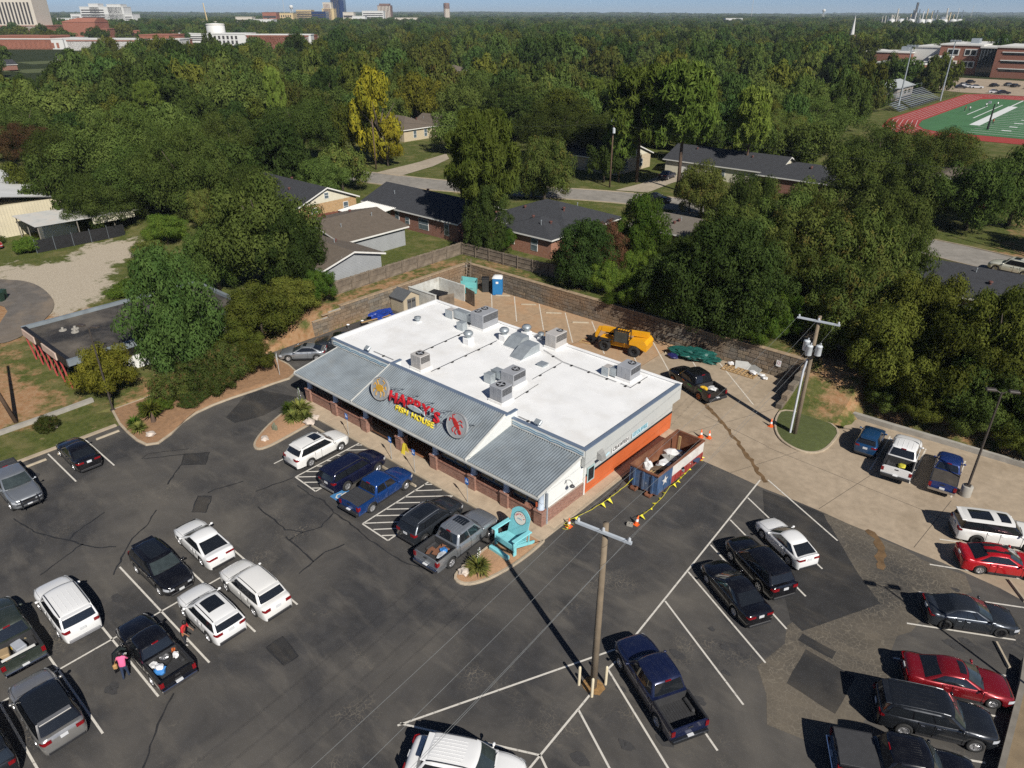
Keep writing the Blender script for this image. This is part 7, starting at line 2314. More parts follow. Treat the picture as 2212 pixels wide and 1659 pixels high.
for i, (x, y, c) in enumerate(spots):
	t = thing('far_parked_car', c + ' car parked in the school lot behind the sports field', 'car', (x, y, PLAT + .07), R(20 if y < 345 else 65), c + ' cars in the school lot')
	ob('body', FC[c][0], t)
	ob('windows', FC[c][1], t)
	for ax in (-1.4, 1.4):
		for s in (-.78, .78):
			ob('wheel', FC[c][2], t, (ax, s, .33))
# ================================================================ the town on the horizon
def far_pt(bearing, depth):
	a = R(131) - R(bearing)
	d = depth / math.cos(R(bearing))
	return CAMXY[0] + d * math.cos(a), CAMXY[1] + d * math.sin(a)
def town(name, label, bearing, depth, blocks, cat='building', bands=None, bandm=GLASSD):
	"""blocks: (x0, x1, depth, z1, material) across the view; x to the right"""
	x, y = far_pt(bearing, depth)
	t = thing(name, label, cat, (x, y, ground_z(x, y)), R(41))
	for (x0, x1, dp, z1, m) in blocks:
		MB().box(x0, x1, 0, dp, -1, z1).build('wall', m, t)
		MB().box(x0 - .3, x1 + .3, -.3, dp + .3, z1 + .02, z1 + .8).build('parapet', m, t)
	for b in bands or []:
		kind, x0, x1, z0, z1, n = b
		for k in range(n):
			mb = MB()
			if kind == 'h':
				h = (z1 - z0) / n
				mb.box(x0, x1, -.25, -.02, z0 + k * h, z0 + k * h + h * .45)
			else:
				w = (x1 - x0) / n
				mb.box(x0 + k * w, x0 + k * w + w * .5, -.25, -.02, z0, z1)
			mb.build('window_band', bandm, t)
	return t
STONE = M('town_limestone', (0.55, 0.50, 0.42), 0.8, 0.06, 0.05)
TWHITE = M('town_white', (0.58, 0.575, 0.55), 0.7, 0.05, 0.05)
TBRICK = M('town_brick', (0.28, 0.11, 0.07), 0.9, 0.12, 0.05)
TNAVY = M('town_blue_glass', (0.012, 0.03, 0.10), 0.15, 0.1, 0.05)
TYEL = M('town_yellow_stone', (0.55, 0.42, 0.22), 0.8, 0.06, 0.05)
TBRN = M('town_brown', (0.18, 0.11, 0.09), 0.8, 0.1, 0.05)
TDARK = M('town_dark_bay', (0.05, 0.045, 0.045), 0.5, 0.1, 0.1)
town('office_slab', 'tall pale office slab with dark vertical bays at the horizon', -32.4, 900, [(-34, 34, 30, 42, STONE), (-36, 42, 60, 14, TBRICK)], bands=[('v', -32, 32, 16, 38, 16)], bandm=TDARK)
town('hospital', 'sprawling white hospital with stepped blocks and window bands', -27.2, 1500, [(-58, 58, 30, 24, TWHITE), (-38, 44, 30, 36, TWHITE), (-20, -2, 20, 41, TWHITE), (14, 40, 24, 40, TWHITE), (-85, -40, 30, 17, TWHITE), (50, 90, 30, 12, TWHITE)], bands=[('h', -36, 6, 14, 34, 5), ('h', -56, -42, 12, 22, 3), ('h', 44, 56, 12, 22, 3)], bandm=TDARK)
t = town('brick_hall', 'red brick hall with a big sloping roof among the campus trees', -28.6, 880, [(-18, 18, 30, 18, TBRICK), (-60, -16, 30, 9, TBRICK), (14, 30, 25, 11, TBRICK)], bands=[('h', 20, 28, 3, 8, 2)], bandm=TDARK)
mb = MB()
mb.add([(-18, 0, 18.8), (18, 0, 18.8), (18, 30, 18.8), (-18, 30, 18.8), (-4, 8, 22.5), (18, 8, 22.5), (18, 22, 22.5), (-4, 22, 22.5)], [(0, 1, 5, 4), (1, 2, 6, 5), (2, 3, 7, 6), (3, 0, 4, 7), (4, 5, 6, 7)])
mb.build('sloping_roof', TBRICK, t)
town('campus_hall', 'long low campus hall with a white flat roof edge', -31.0, 660, [(-60, 20, 40, 7.5, TWHITE), (-40, 10, 30, 9.5, TBRICK)], bands=[('v', -55, 18, 1, 5, 18)], bandm=TBRICK)
town('campus_annex', 'low brick campus annex with white fascia beside the office with tank', -26.0, 640, [(-50, 40, 30, 6.8, TBRICK), (-52, 42, 20, 8.0, TWHITE), (10, 34, 30, 11, TBRICK)])
town('white_office', 'three storey white office with dark windows under a round white tank', -19.4, 640, [(-22, 10, 24, 12, TWHITE), (10, 60, 30, 10.5, TBRICK), (9, 62, 10, 11.5, TWHITE)], bands=[('v', -20, 4, 1, 4, 7), ('v', -20, 4, 5, 7.6, 7), ('v', -20, 4, 8.6, 11, 7)], bandm=TDARK)
x, y = far_pt(-20.5, 665)
t = thing('round_tank', 'round white storage tank above the three storey office', 'tank', (x, y, ground_z(x, y)))
mb = MS()
mb.lathe([(7.4, -1), (7.4, 19), (7.0, 19.4), (.01, 20)], (0, 0, 0), 28)
mb.build('tank_shell', TWHITE, t)
MB().lathe([(7.5, 18.6), (7.7, 18.6), (7.7, 18.9), (7.5, 18.9)], (0, 0, 0), 28).build('rim_band', STONE, t)
town('glass_tower', 'tall dark blue glass office tower stepped at the top', -12.3, 2000, [(-16, 6, 28, 66, TNAVY), (4, 16, 28, 54, TNAVY), (-22, -14, 25, 46, TNAVY)], bands=[('v', -15, 5, 10, 64, 5)], bandm=TDARK)
town('glass_block', 'wide low navy glass office block in the town', -14.1, 1700, [(-32, 30, 30, 28, TNAVY), (-32, 0, 28, 31, TYEL)], bands=[('h', -30, 28, 8, 26, 5)], bandm=TDARK)
town('yellow_block', 'yellow stone office with arched window rows beside the navy glass block', -15.9, 1730, [(-20, 18, 30, 25, TYEL), (-42, -19, 30, 22, TNAVY)], bands=[('v', -18, 16, 12, 16, 7), ('v', -18, 16, 18, 22, 7)], bandm=TDARK)
town('stone_tower', 'slim pale stone tower block in front of the glass tower', -13.0, 1760, [(-9, 9, 20, 46, STONE), (-12, 14, 24, 34, TYEL)], bands=[('v', -7, 7, 12, 44, 5)], bandm=TBRN)
town('brown_block', 'brown ribbed office block right of the glass tower', -9.1, 2100, [(-17, 18, 30, 43, TBRN), (-12, 14, 25, 47, TBRN)], bands=[('v', -16, 17, 5, 42, 9)], bandm=STONE)
town('building_frame', 'white building frame under construction in the town', -9.9, 1950, [(-26, 26, 26, 31, TWHITE)], bands=[('h', -24, 24, 4, 29, 6)], bandm=TDARK)
for i, (b, d, w, h, m, lab) in enumerate([(-17.5, 1300, 40, 17, TWHITE, 'low white commercial block between hospital and town'), (-18.6, 1450, 30, 19, STONE, 'pale stone block near the yellow crane'), (-10.9, 1500, 24, 20, TWHITE, 'small white block left of the building frame'), (-11.6, 1650, 22, 27, STONE, 'beige town block beside the glass tower'),
		(-7.6, 1800, 50, 17, STONE, 'long low beige block right of the brown office'), (-16.9, 1500, 26, 26, TBRICK, 'red brick block left of the yellow office'), (-24.2, 900, 60, 9, TBRICK, 'row of brown roofed brick flats near the campus'), (-22.4, 820, 34, 8, TWHITE, 'small white roofed block by the campus car park'), (15.5, 1900, 40, 17, TWHITE, 'small white block alone in the far woods'), (-21.5, 1350, 60, 13, STONE, 'cream stadium like block below the crane')]):
	town('town_block', lab, b, d, [(-w / 2, w / 2, 20, h, m)], bands=[('h', -w / 2 + 1, w / 2 - 1, 2, h - 1, 3)], bandm=TDARK)
x, y = far_pt(-4.7, 2200)
t = thing('round_tower', 'round ribbed beige tower with dark top alone above the woods', 'tower', (x, y, ground_z(x, y)))
MB().lathe([(8, -2), (8, 38)], (0, 0, 0), 24).build('tower_shaft', STONE, t)
MB().lathe([(8.3, 36), (8.3, 48), (7.4, 50), (.1, 50.5)], (0, 0, 0), 24).build('tower_top', TBRN, t)
for k in range(24):
	a = 2 * math.pi * k / 24
	MB().box(-.4, .4, -.4, .4, 0, 37).build('rib', STONE if k % 2 else TBRN, t, (8 * math.cos(a), 8 * math.sin(a), 0), a)
def spire(name, label, b, d, h, r, m, cat):
	x, y = far_pt(b, d)
	t = thing(name, label, cat, (x, y, ground_z(x, y)))
	return t
t = spire('church_steeple', 'slender white church steeple rising out of the woods', 23.2, 700, 26, 2, TWHITE, 'steeple')
MB().lathe([(2.6, 0), (2.6, 9), (2.0, 9.2), (1.5, 14), (.05, 27)], (0, 0, 0), 8).build('spire', TWHITE, t)
mb = MB()
mb.add([(-9, -6, 6), (9, -6, 6), (9, 6, 6), (-9, 6, 6), (-9, 0, 11), (9, 0, 11)], [(0, 1, 5, 4), (2, 3, 4, 5), (3, 0, 4), (1, 2, 5)])
mb.box(-8.6, 8.6, -5.6, 5.6, -1, 6)
mb.build('nave_roof', TBRN, t)
for b, d, h, lab in ((21.2, 3000, 42, 'white water tower on the right horizon'), (-15.4, 2500, 48, 'white water tower left of the town')):
	t = spire('water_tower', lab, b, d, h, 2, TWHITE, 'water tower')
	mb = MS()
	mb.lathe([(.9, -1), (.9, h - 12), (5, h - 9), (6, h - 5), (5, h - 1.5), (.1, h)], (0, 0, 0), 16)
	mb.build('tank', TWHITE, t)
	for k in range(4):
		MB().cyl((6 * math.cos(k * 1.57), 6 * math.sin(k * 1.57), -1), (4.6 * math.cos(k * 1.57), 4.6 * math.sin(k * 1.57), h - 8), .4, .4, 6).build('leg', TWHITE, t)
t = spire('tower_crane', 'yellow crane mast over the low cream buildings', -20.9, 1200, 42, 1, TYEL, 'crane')
MB().cyl((0, 0, 0), (-6, 0, 40), 1.1, .7, 4).build('jib', TYEL, t)
MB().box(-2, 2, -2, 2, -1, 6).build('cab', TYEL, t)
for b, d, h, lab in ((16.6, 2600, 85, 'thin radio mast in the middle of the right woods'), (29.8, 2600, 52, 'lone flare stack right of the refinery'), (-15.9, 2700, 75, 'thin red radio mast behind the water tower')):
	t = spire('radio_mast', lab, b, d, h, 1, TWHITE, 'mast')
	MB().cyl((0, 0, 0), (0, 0, h), .7, .4, 4).build('mast', STONE, t)
	MB().box(-1.2, 1.2, -.8, .8, -.5, 3).build('base_cabin', TWHITE, t)
x, y = far_pt(27.2, 2500)
t = thing('refinery', 'oil refinery with many pale columns and one dark derrick', 'refinery', (x, y, ground_z(x, y)), R(41))
rr = random.Random(4)
for k in range(46):
	px = rr.uniform(-125, 110)
	h = rr.uniform(12, 26) if rr.random() < .6 else rr.uniform(24, 44)
	MB().cyl((0, 0, -1), (0, 0, h), rr.uniform(1.0, 2.2), None, 8).build('column', rr.choice([STONE, STONE, TWHITE, TYEL, STEEL]), t, (px, rr.uniform(-40, 60), 0))
for k in range(9):
	px = -115 + k * 27 + rr.uniform(-8, 8)
	mb = MS()
	mb.lathe([(9, -1), (9, 11), (.1, 13)], (0, 0, 0), 18)
	mb.build('storage_tank', TWHITE, t, (px, -40 + rr.uniform(-10, 10), 0))
mb = MB()
mb.box(-4, 4, -4, 4, 0, 30)
mb.box(-2.5, 2.5, -2.5, 2.5, 30, 58)
mb.build('derrick', TDARK, t, (-28, 0, 0))
for k in range(7):
	MB().box(-6, 6, -5, 5, -1, rr.uniform(9, 20)).build('process_unit', STEEL, t, (-95 + k * 32, 10, 0))
for k in range(7):
	x, y = far_pt(-14.6 + k * .9, 740 + (k % 3) * 14)
	t = thing('flat_row', ['tan roofed flats in a row beyond the woods', 'brown roofed flats in a row beyond the woods'][k % 2], 'house', (x, y, ground_z(x, y)), R(41), 'rows of roofed flats beyond the woods')
	MB().box(-8, 8, 0, 10, -1, 5).build('wall', [STONE, TBRICK][k % 2], t)
	mb = MB()
	mb.add([(-8.6, -.6, 5), (8.6, -.6, 5), (8.6, 10.6, 5), (-8.6, 10.6, 5), (-4, 5, 8), (4, 5, 8)], [(0, 1, 5, 4), (1, 2, 5), (2, 3, 4, 5), (3, 0, 4)])
	mb.build('roof', [SHG, SHB][k % 2], t)
# ================================================================ poles, wires, lamps
POLEW = M('utility_pole_wood', (0.20, 0.155, 0.105), 0.9, 0.3, 1.0, bmp=0.5)
POLEB = M('brown_pole_wood', (0.11, 0.07, 0.045), 0.9, 0.3, 1.0, bmp=0.5)
ARMM = M('crossarm_pale_grey', (0.45, 0.49, 0.53), 0.6, 0.1)
PORC = M('porcelain_grey', (0.42, 0.44, 0.46), 0.25, 0.1)
CANM = M('transformer_grey', (0.50, 0.53, 0.55), 0.4, 0.08)
def pole(label, x, y, z, h, r0, mat, arm=None, arm_rz=0.0, lean=(0, 0), ins=3):
	t = thing('utility_pole', label, 'utility pole', (x, y, z))
	mb = MS()
	mb.tube([(0, 0, -.3), (lean[0] * .5, lean[1] * .5, h * .5), (lean[0], lean[1], h)], [r0, r0 * .85, r0 * .7], 12)
	mb.build('pole', mat, t)
	if arm:
		c, s = math.cos(arm_rz), math.sin(arm_rz)
		mb = MB()
		mb.tf = Matrix.Translation((lean[0], lean[1], h - .35)) @ Matrix.Rotation(arm_rz, 4, 'Z')
		mb.box(-arm / 2, arm / 2, -r0 - .1, -r0 + .02, -.06, .07)
		a = mb.build('crossarm', ARMM, t)
		for k in range(ins):
			q = lerp(-arm / 2 + .12, arm / 2 - .12, k / (ins - 1))
			mb = MB()
			mb.tf = Matrix.Translation((lean[0], lean[1], h - .35)) @ Matrix.Rotation(arm_rz, 4, 'Z')
			mb.lathe([(.03, .07), (.08, .12), (.05, .16), (.08, .2), (.05, .24), (.001, .28)], (q, -r0 - .04, 0), 8)
			mb.build('insulator', PORC, a)
	return t
PC = (9.75, -7.95)
PR = (8.0, 22.3)
pole('tall pale wooden utility pole with grey crossarm between three bollards', *PC, 0, 10.3, .19, POLEW, 2.7, R(8))
t = pole('wooden utility pole with three grey transformers on the grass island', *PR, .1, 10.2, .18, POLEW, 3.0, R(8))
for a, dx, dy, dz in ((0, -.45, -.28, 0), (1, -.12, -.48, -.25), (2, .5, -.3, -.15)):
	mb = MS()
	mb.lathe([(.001, 0), (.22, 0), (.24, .05), (.24, .72), (.26, .74), (.2, .82), (.001, .86)], (dx, dy, 7.4 + dz), 14)
	c = mb.build('transformer', CANM, t)
	MB().lathe([(.03, 0), (.06, .06), (.03, .12), (.06, .18), (.001, .25)], (dx + .08, dy, 8.2 + dz), 8).build('bushing', PORC, c)
MB().tube([(-.33, -.1, 0), (-.33, -.1, 5.6), (-.22, -.05, 6.6)], .085, 8).build('conduit', M('conduit_pale', (0.55, 0.58, 0.62), 0.5, 0.08), t)
MB().lathe([(.02, 6.7), (.1, 6.75), (.02, 6.85)], (-.3, -.2, .4), 8).build('weatherhead', STEEL, t)
pole('leaning dark wooden pole by the grass verge kerb', -40.8, -18.0, .1, 9.5, .17, POLEB, lean=(-1.6, -1.4))
SP = [(-92.6, 62.3, 9.5), (-48.6, 79.4, 11.6), (-164, 133, 10), (-176, 156, 11), (16, 80.3, 10.5)]
for (x, y, h), lab in zip(SP, ('brown street pole beside the yellow tree and driveway', 'brown street pole with a transformer in the lawn of the tan brick house', 'brown pole beside the low brown roofed house', 'pole with a white transformer behind the brown roofed house', 'street pole beside the side street')):
	t = pole(lab, x, y, PLAT, h, .15, POLEB, 1.2 if h > 10 else None, R(60))
	if h > 10.6:
		MB().lathe([(.001, 0), (.25, 0), (.25, .8), (.18, .9), (.001, .92)], (.35, -.3, h - 2.3), 12).build('transformer', CANM, t)
# spans: each wire hangs between two real supports
WIREM = M('cable_aluminium', (0.20, 0.21, 0.21), 0.5, 0.1)
WIREK = M('cable_dark', (0.03, 0.03, 0.03), 0.6, 0.1)
def wire(label, a, b, sag, mat=WIREM, r=.007):
	mb = MB()
	pts = []
	for k in range(17):
		f = k / 16
		p = Vector(a).lerp(Vector(b), f)
		p.z -= sag * 4 * f * (1 - f)
		pts.append(p)
	mb.tube(pts, r, 4)
	tag(mb.build('power_line', mat), label, 'cable', 'power lines')
PN = (11.5, -44.0)
c8, s8 = math.cos(R(8)), math.sin(R(8))
for k, q in enumerate((-1.23, 0, 1.23)):
	a = (PC[0] + q * c8 + .22 * s8, PC[1] + q * s8 - .22 * c8, 10.2)
	b = (PR[0] + q * 1.1 * c8, PR[1] + q * 1.1 * s8 - .2, 10.15)
	e = (PN[0] + q * c8, PN[1] + q * s8, 10.2)
	wire('overhead power line strung between the two utility poles over the restaurant side', a, b, .45)
	wire('overhead power line running from the bollard pole out over the parking lot', a, e, .5)
wire('low service cable between the two utility poles', (PC[0] + .2, PC[1], 8.2), (PR[0], PR[1], 8.4), .5)
wire('low service cable running from the bollard pole out over the parking lot', (PC[0] + .2, PC[1], 8.2), (PN[0], PN[1], 8.4), .5)
wire('dark cable along the back street between two brown poles', (SP[0][0], SP[0][1], PLAT + 9.2), (SP[1][0], SP[1][1], PLAT + 10.8), .8, WIREK, .02)
wire('dark cable from the lawn pole to the side street pole', (SP[1][0], SP[1][1], PLAT + 10.8), (SP[4][0], SP[4][1], PLAT + 10.2), .9, WIREK, .02)
wire('dark cable crossing the side street to the right', (SP[4][0], SP[4][1], PLAT + 10.2), (62, 62, PLAT + 10), .7, WIREK, .02)
BOLL = M('bollard_cream', (0.62, 0.54, 0.38), 0.6, 0.1)
for x, y, lab in ((9.15, -8.35, 'cream pipe bollard on the painted triangle side of the utility pole'), (10.15, -7.45, 'cream pipe bollard between the utility pole and dark blue pickup'), (10.05, -8.5, 'cream pipe bollard in front of the utility pole base')):
	mb = MS()
	mb.lathe([(.075, -.1), (.075, 1.2), (.06, 1.26), (.03, 1.29), (.001, 1.3)], (0, 0, 0), 12)
	tag(mb.build('bollard', BOLL, None, (x, y, 0)), lab, 'bollard')
sheet('pole_mulch', [(PC[0] + .55 * math.cos(k * .5236) * (1 + .2 * (k % 2)), PC[1] + .5 * math.sin(k * .5236)) for k in range(12)], .02, M('rust_mulch', (0.28, 0.16, 0.06), 0.95, 0.4, 8.0))
def lamp_post(label, x, y, z, h, base, mat):
	t = thing('lamp_post', label, 'lamp post', (x, y, z))
	if base:
		mb = MS()
		mb.lathe([(.36, -.1), (.36, .78), (.33, .82), (.001, .82)], (0, 0, 0), 18)
		mb.build('concrete_base', GREYC, t)
	MB().tube([(0, 0, .8 if base else -.1), (0, 0, h)], [.085, .06], 8).build('pole', mat, t)
	MB().bbox(-.18, .18, -.18, .18, .82 if base else 0, .9 if base else .1, .02).build('base_plate', mat, t)
	for s in (-1, 1):
		a = MB().tube([(0, 0, h - .1), (s * .3, .15 * s, h + .1)], .03, 6).build('arm', mat, t)
		mb = MB()
		mb.tf = Matrix.Translation((s * .6, .3 * s, h + .12)) @ Matrix.Rotation(math.atan2(.15, .3), 4, 'Z')
		mb.bbox(-.32, .32, -.17, .17, -.05, .09, .04)
		mb.build('lamp_head', mat, a)
LAMPM = M('lamp_bronze', (0.055, 0.045, 0.038), 0.5, 0.15)
lamp_post('dark lamp post on a round concrete base in the concrete lot', 20.15, 22.35, 0, 8.2, True, LAMPM)
lamp_post('dark lamp post behind the low stone wall', 27.8, 5.2, .2, 8.0, False, LAMPM)
lamp_post('dark lamp post beside the yellow green tree and planting bed', -37.15, -11.9, .05, 7.6, False, LAMPM)
# ================================================================ signs
BLUES = M('sign_blue', (0.02, 0.16, 0.50), 0.4, 0.05)
SWHITE = M('sign_white_print', (0.75, 0.75, 0.74), 0.5, 0.04)
GALP = M('sign_post_galv', (0.42, 0.43, 0.42), 0.5, 0.1)
for x, y, lab in ((-18.75, -1.28, 'blue wheelchair parking sign facing the white SUV with small sunroof'), (-13.5, -1.3, 'blue wheelchair parking sign facing the dark navy SUV'), (-10.9, -1.3, 'blue wheelchair parking sign facing the bright blue pickup'), (-5.5, -1.32, 'blue wheelchair parking sign facing the dark grey crossover')):
	t = thing('parking_sign', lab, 'sign', (x, y, 0))
	MB().box(-.02, .02, -.015, .015, 0, 2.1).build('post', GALP, t)
	p = MB().bbox(-.17, .17, -.03, -.017, 1.62, 2.12, .01).build('plate', BLUES, t)
	MB().tube([(-.03, -.035, 2.04), (-.03, -.035, 1.9), (.05, -.035, 1.9), (.09, -.035, 1.79)], .016, 4).build('wheelchair_figure', SWHITE, p)
	MB().tube([(-.06, -.035, 1.93), (-.09, -.035, 1.85), (-.03, -.035, 1.78), (.04, -.035, 1.8)], .013, 4).build('wheel_mark', SWHITE, p)
t = thing('do_not_enter_sign', 'red and white do not enter sign on a post beside the driveway', 'sign', (-32.2, 1.1, .1), R(-35))
MB().box(-.03, .03, -.02, .02, 0, 2.2).build('post', GALP, t)
p = MB().bbox(-.38, .38, -.04, -.022, 1.5, 2.26, .01).build('plate', SWHITE, t)
MB().cyl((0, -.045, 1.88), (0, -.04, 1.88), .35, .35, 24).build('red_disc', RED, p)
MB().box(-.24, .24, -.052, -.046, 1.83, 1.93).build('white_bar', SWHITE, p)
put_text('lettering', 'DO NOT', .12, SWHITE, t.matrix_world @ frame((0, -.05, 1.99), (1, 0, 0), (0, 0, 1)), p, .001)
put_text('lettering', 'ENTER', .12, SWHITE, t.matrix_world @ frame((0, -.05, 1.67), (1, 0, 0), (0, 0, 1)), p, .001)
for o in p.children:
	if o.name.startswith('lettering'):
		pass
t = thing('no_parking_sign', 'small white no parking sign on the block wall end', 'sign', (2.7, 31.4, 1.1))
p = MB().box(-.22, .22, -.05, -.035, 0, .6).build('plate', SWHITE, t)
MB().lathe([(.11, -.058), (.14, -.058), (.14, -.052), (.11, -.052)], (0, 0, .36), 18, 'Y').build('red_ring', RED, p)
t = thing('wet_floor_sign', 'yellow folding floor sign standing at the entrance', 'sign', (-13.4, -.05, .127))
for s in (-1, 1):
	mb = MB()
	mb.add([(-.2, s * .2, 0), (.2, s * .2, 0), (.13, s * .02, .85), (-.13, s * .02, .85), (-.2, s * .22, 0), (.2, s * .22, 0), (.13, s * .04, .85), (-.13, s * .04, .85)], [(0, 1, 2, 3), (4, 7, 6, 5), (0, 4, 5, 1), (3, 2, 6, 7), (1, 5, 6, 2), (0, 3, 7, 4)])
	mb.build('board', YEL, t)
# ================================================================ cones and pennants
CONE = M('cone_orange', (0.72, 0.11, 0.015), 0.5, 0.1)
PENN = M('pennant_yellow', (0.70, 0.62, 0.04), 0.5, 0.08)
def cone(label, x, y, tip=False):
	t = thing('traffic_cone', label, 'traffic cone', (x, y, .02))
	if tip:
		t.rotation_euler = (R(-8), R(6), 0)
	MB().bbox(-.19, .19, -.19, .19, 0, .035, .01).build('base', CONE, t)
	mb = MS()
	mb.lathe([(.14, .036), (.03, .72), (.001, .725)], (0, 0, 0), 14)
	mb.build('body', CONE, t)
	MB().lathe([(.104, .28), (.074, .46)], (0, 0, 0), 14).build('reflective_band', SWHITE, t)
CN = [(2.5, 17.1, 'orange cone left of a pair standing behind the roll off container'), (3.05, 17.4, 'orange cone right of a pair standing behind the roll off container'), (1.3, 1.25, 'orange cone wrapped in yellow pennants at the sidewalk corner'), (4.5, 4.35, 'orange cone beside a grey concrete block holding the pennant line'), (3.95, 14.2, 'orange cone wrapped in pennants at the back of the roll off container'), (6.0, 22.4, 'orange cone beside the grass island kerb')]
for i, (x, y, l) in enumerate(CN):
	cone(l, x, y, i == 3)
mb = MB()
for s in (-1, 1):
	mb.box(-.2, .2, s * .1 - .02 - .02, s * .1 + .02, 0, .2)
for x in (-.2, -.02, .16):
	mb.box(x, x + .04, -.1, .1, 0, .2)
tag(mb.build('concrete_block', GREYC, None, (4.25, 4.0, .02), R(20)), 'grey hollow concrete block beside an orange cone', 'concrete block')
def pennants(label, a, b, seed, pile=None):
	t = thing('pennant_line', label, 'pennants', (a[0], a[1], 0))
	rnd = random.Random(seed)
	A, B = Vector((0, 0, a[2])), Vector((b[0] - a[0], b[1] - a[1], b[2]))
	pts = []
	for k in range(21):
		f = k / 20
		p = A.lerp(B, f)
		p.z = max(.06, p.z - 1.6 * f * (1 - f))
		p.x += rnd.uniform(-.03, .03)
		pts.append(p)
	MB().tube(pts, .014, 4).build('rope', PENN, t)
	L = (B - A).length
	n = int(L / .62)
	d = (B - A).normalized()
	for k in range(1, n):
		f = k / n
		i = min(19, int(f * 20))
		p = pts[i].lerp(pts[i + 1], f * 20 - i)
		w = Vector((-d.y, d.x, 0)) * rnd.choice((-1, 1)) * rnd.uniform(.15, .3)
		e = p + w + Vector((rnd.uniform(-.1, .1), rnd.uniform(-.1, .1), -min(.3, p.z - .03)))
		mb = MB()
		mb.add([p - d * .13, p + d * .13, e, e + Vector((0, 0, .012)), p - d * .13 + Vector((0, 0, .012)), p + d * .13 + Vector((0, 0, .012))], [(0, 1, 2), (5, 4, 3), (0, 2, 3, 4), (1, 5, 3, 2), (0, 4, 5, 1)])
		mb.build('pennant', PENN, t)
	if pile:
		for k in range(10):
			an = rnd.uniform(0, 6.28)
			r_ = rnd.uniform(.12, .4)
			p = Vector((pile[0] - a[0] + r_ * math.cos(an), pile[1] - a[1] + r_ * math.sin(an), rnd.uniform(.04, .35)))
			q = [Vector((rnd.uniform(-.2, .2), rnd.uniform(-.2, .2), rnd.uniform(-.03, .12))) for _ in range(3)]
			mb = MB()
			mb.add([p + v for v in q] + [p + v + Vector((0, 0, .014)) for v in q], [(0, 1, 2), (5, 4, 3), (0, 3, 4, 1), (1, 4, 5, 2), (2, 5, 3, 0)])
			mb.build('pennant', PENN, t)
pennants('yellow pennant line from the sidewalk corner cone to the roll off container', (1.3, 1.25, .6), (2.15, 7.6, .9), 1, (1.3, 1.15))
pennants('yellow pennant line from the block cone along the container side', (4.5, 4.35, .6), (4.25, 9.2, .35), 2)
pennants('yellow pennant line along the back half of the container', (4.25, 9.2, .35), (3.95, 14.2, .6), 3, (3.95, 14.1))
# ================================================================ roll-off container with rubbish
RUST = M('rusty_container_inside', (0.17, 0.062, 0.03), 0.85, 0.4, 1.2, dirt=(0.32, 0.16, 0.08), dirt_amt=0.6)
CBLUE = M('container_blue', (0.05, 0.10, 0.20), 0.6, 0.25, 1.5, dirt=(0.2, 0.18, 0.15), dirt_amt=0.5)
CWHITE = M('container_white', (0.62, 0.60, 0.56), 0.6, 0.12, 1.5, dirt=(0.3, 0.12, 0.08), dirt_amt=0.5)
CRED = M('container_red', (0.30, 0.04, 0.035), 0.6, 0.2, 1.5, dirt=(0.15, 0.08, 0.06), dirt_amt=0.5)
ro = thing('roll_off_container', 'open rusty roll off container painted with a lone star flag, full of rubbish', 'dumpster', (2.95, 10.9, .02), R(88.5))
Lc, Wc, Hc = 6.3, 2.3, 1.5
Z0 = .25
mb = MB()
mb.box(-Lc / 2, Lc / 2, -Wc / 2, Wc / 2, Z0 - .05, Z0)
mb.box(-Lc / 2, Lc / 2, -Wc / 2 + .055, -Wc / 2 + .09, Z0, Z0 + Hc)
mb.box(-Lc / 2, Lc / 2, Wc / 2 - .09, Wc / 2 - .055, Z0, Z0 + Hc)
mb.box(Lc / 2 - .09, Lc / 2 - .055, -Wc / 2 + .09, Wc / 2 - .09, Z0, Z0 + Hc)
mb.box(-Lc / 2 + .055, -Lc / 2 + .09, -Wc / 2 + .09, Wc / 2 - .09, Z0, Z0 + Hc)
mb.build('inner_skin', RUST, ro)
for s, nm in ((-1, 'r'), (1, 'l')):
	y0, y1 = (s * Wc / 2 - .05, s * Wc / 2) if s > 0 else (s * Wc / 2, s * Wc / 2 + .05)
	for (a, b, c, d, m) in ((-Lc / 2 + 1.9, Lc / 2, .62, Hc, CWHITE), (-Lc / 2 + 1.9, Lc / 2, 0, .615, CRED), (-Lc / 2, -Lc / 2 + 1.895, 0, Hc, CBLUE)):
		MB().box(a, b, y0, y1, Z0 + c, Z0 + d).build('side_panel', m, ro)
	for k in range(9):
		x = -Lc / 2 + .1 + k * .76
		mb = MB()
		q0, q1 = (y1, y1 + .06) if s > 0 else (y0 - .06, y0)
		mb.box(x - .04, x + .04, q0 + .002 * s, q1, Z0 + .02, Z0 + .55)
		mb.build('side_rib', CRED if k > 2 else CBLUE, ro)
MB().box(-Lc / 2 - .0, -Lc / 2 + .05, -Wc / 2 + .051, Wc / 2 - .051, Z0, Z0 + Hc).build('end_panel', CBLUE, ro)
MB().box(Lc / 2 - .05, Lc / 2, -Wc / 2 + .051, Wc / 2 - .051, Z0, Z0 + Hc).build('end_panel', CRED, ro)
for y in (-.75, 0.0, .75):
	MB().box(-Lc / 2 - .1, -Lc / 2 - .002, y - .07, y + .07, Z0, Z0 + Hc - .05).build('end_rib', CBLUE, ro)
mb = MB()
for s in (-1, 1):
	mb.box(-Lc / 2 - .06, Lc / 2 + .06, s * (Wc / 2 - .045) - .075, s * (Wc / 2 - .045) + .075, Z0 + Hc, Z0 + Hc + .1)
mb.box(-Lc / 2 - .06, -Lc / 2 + .1, -Wc / 2, Wc / 2, Z0 + Hc + .001, Z0 + Hc + .102)
mb.box(Lc / 2 - .1, Lc / 2 + .06, -Wc / 2, Wc / 2, Z0 + Hc + .001, Z0 + Hc + .102)
mb.build('top_rim', RUST, ro)
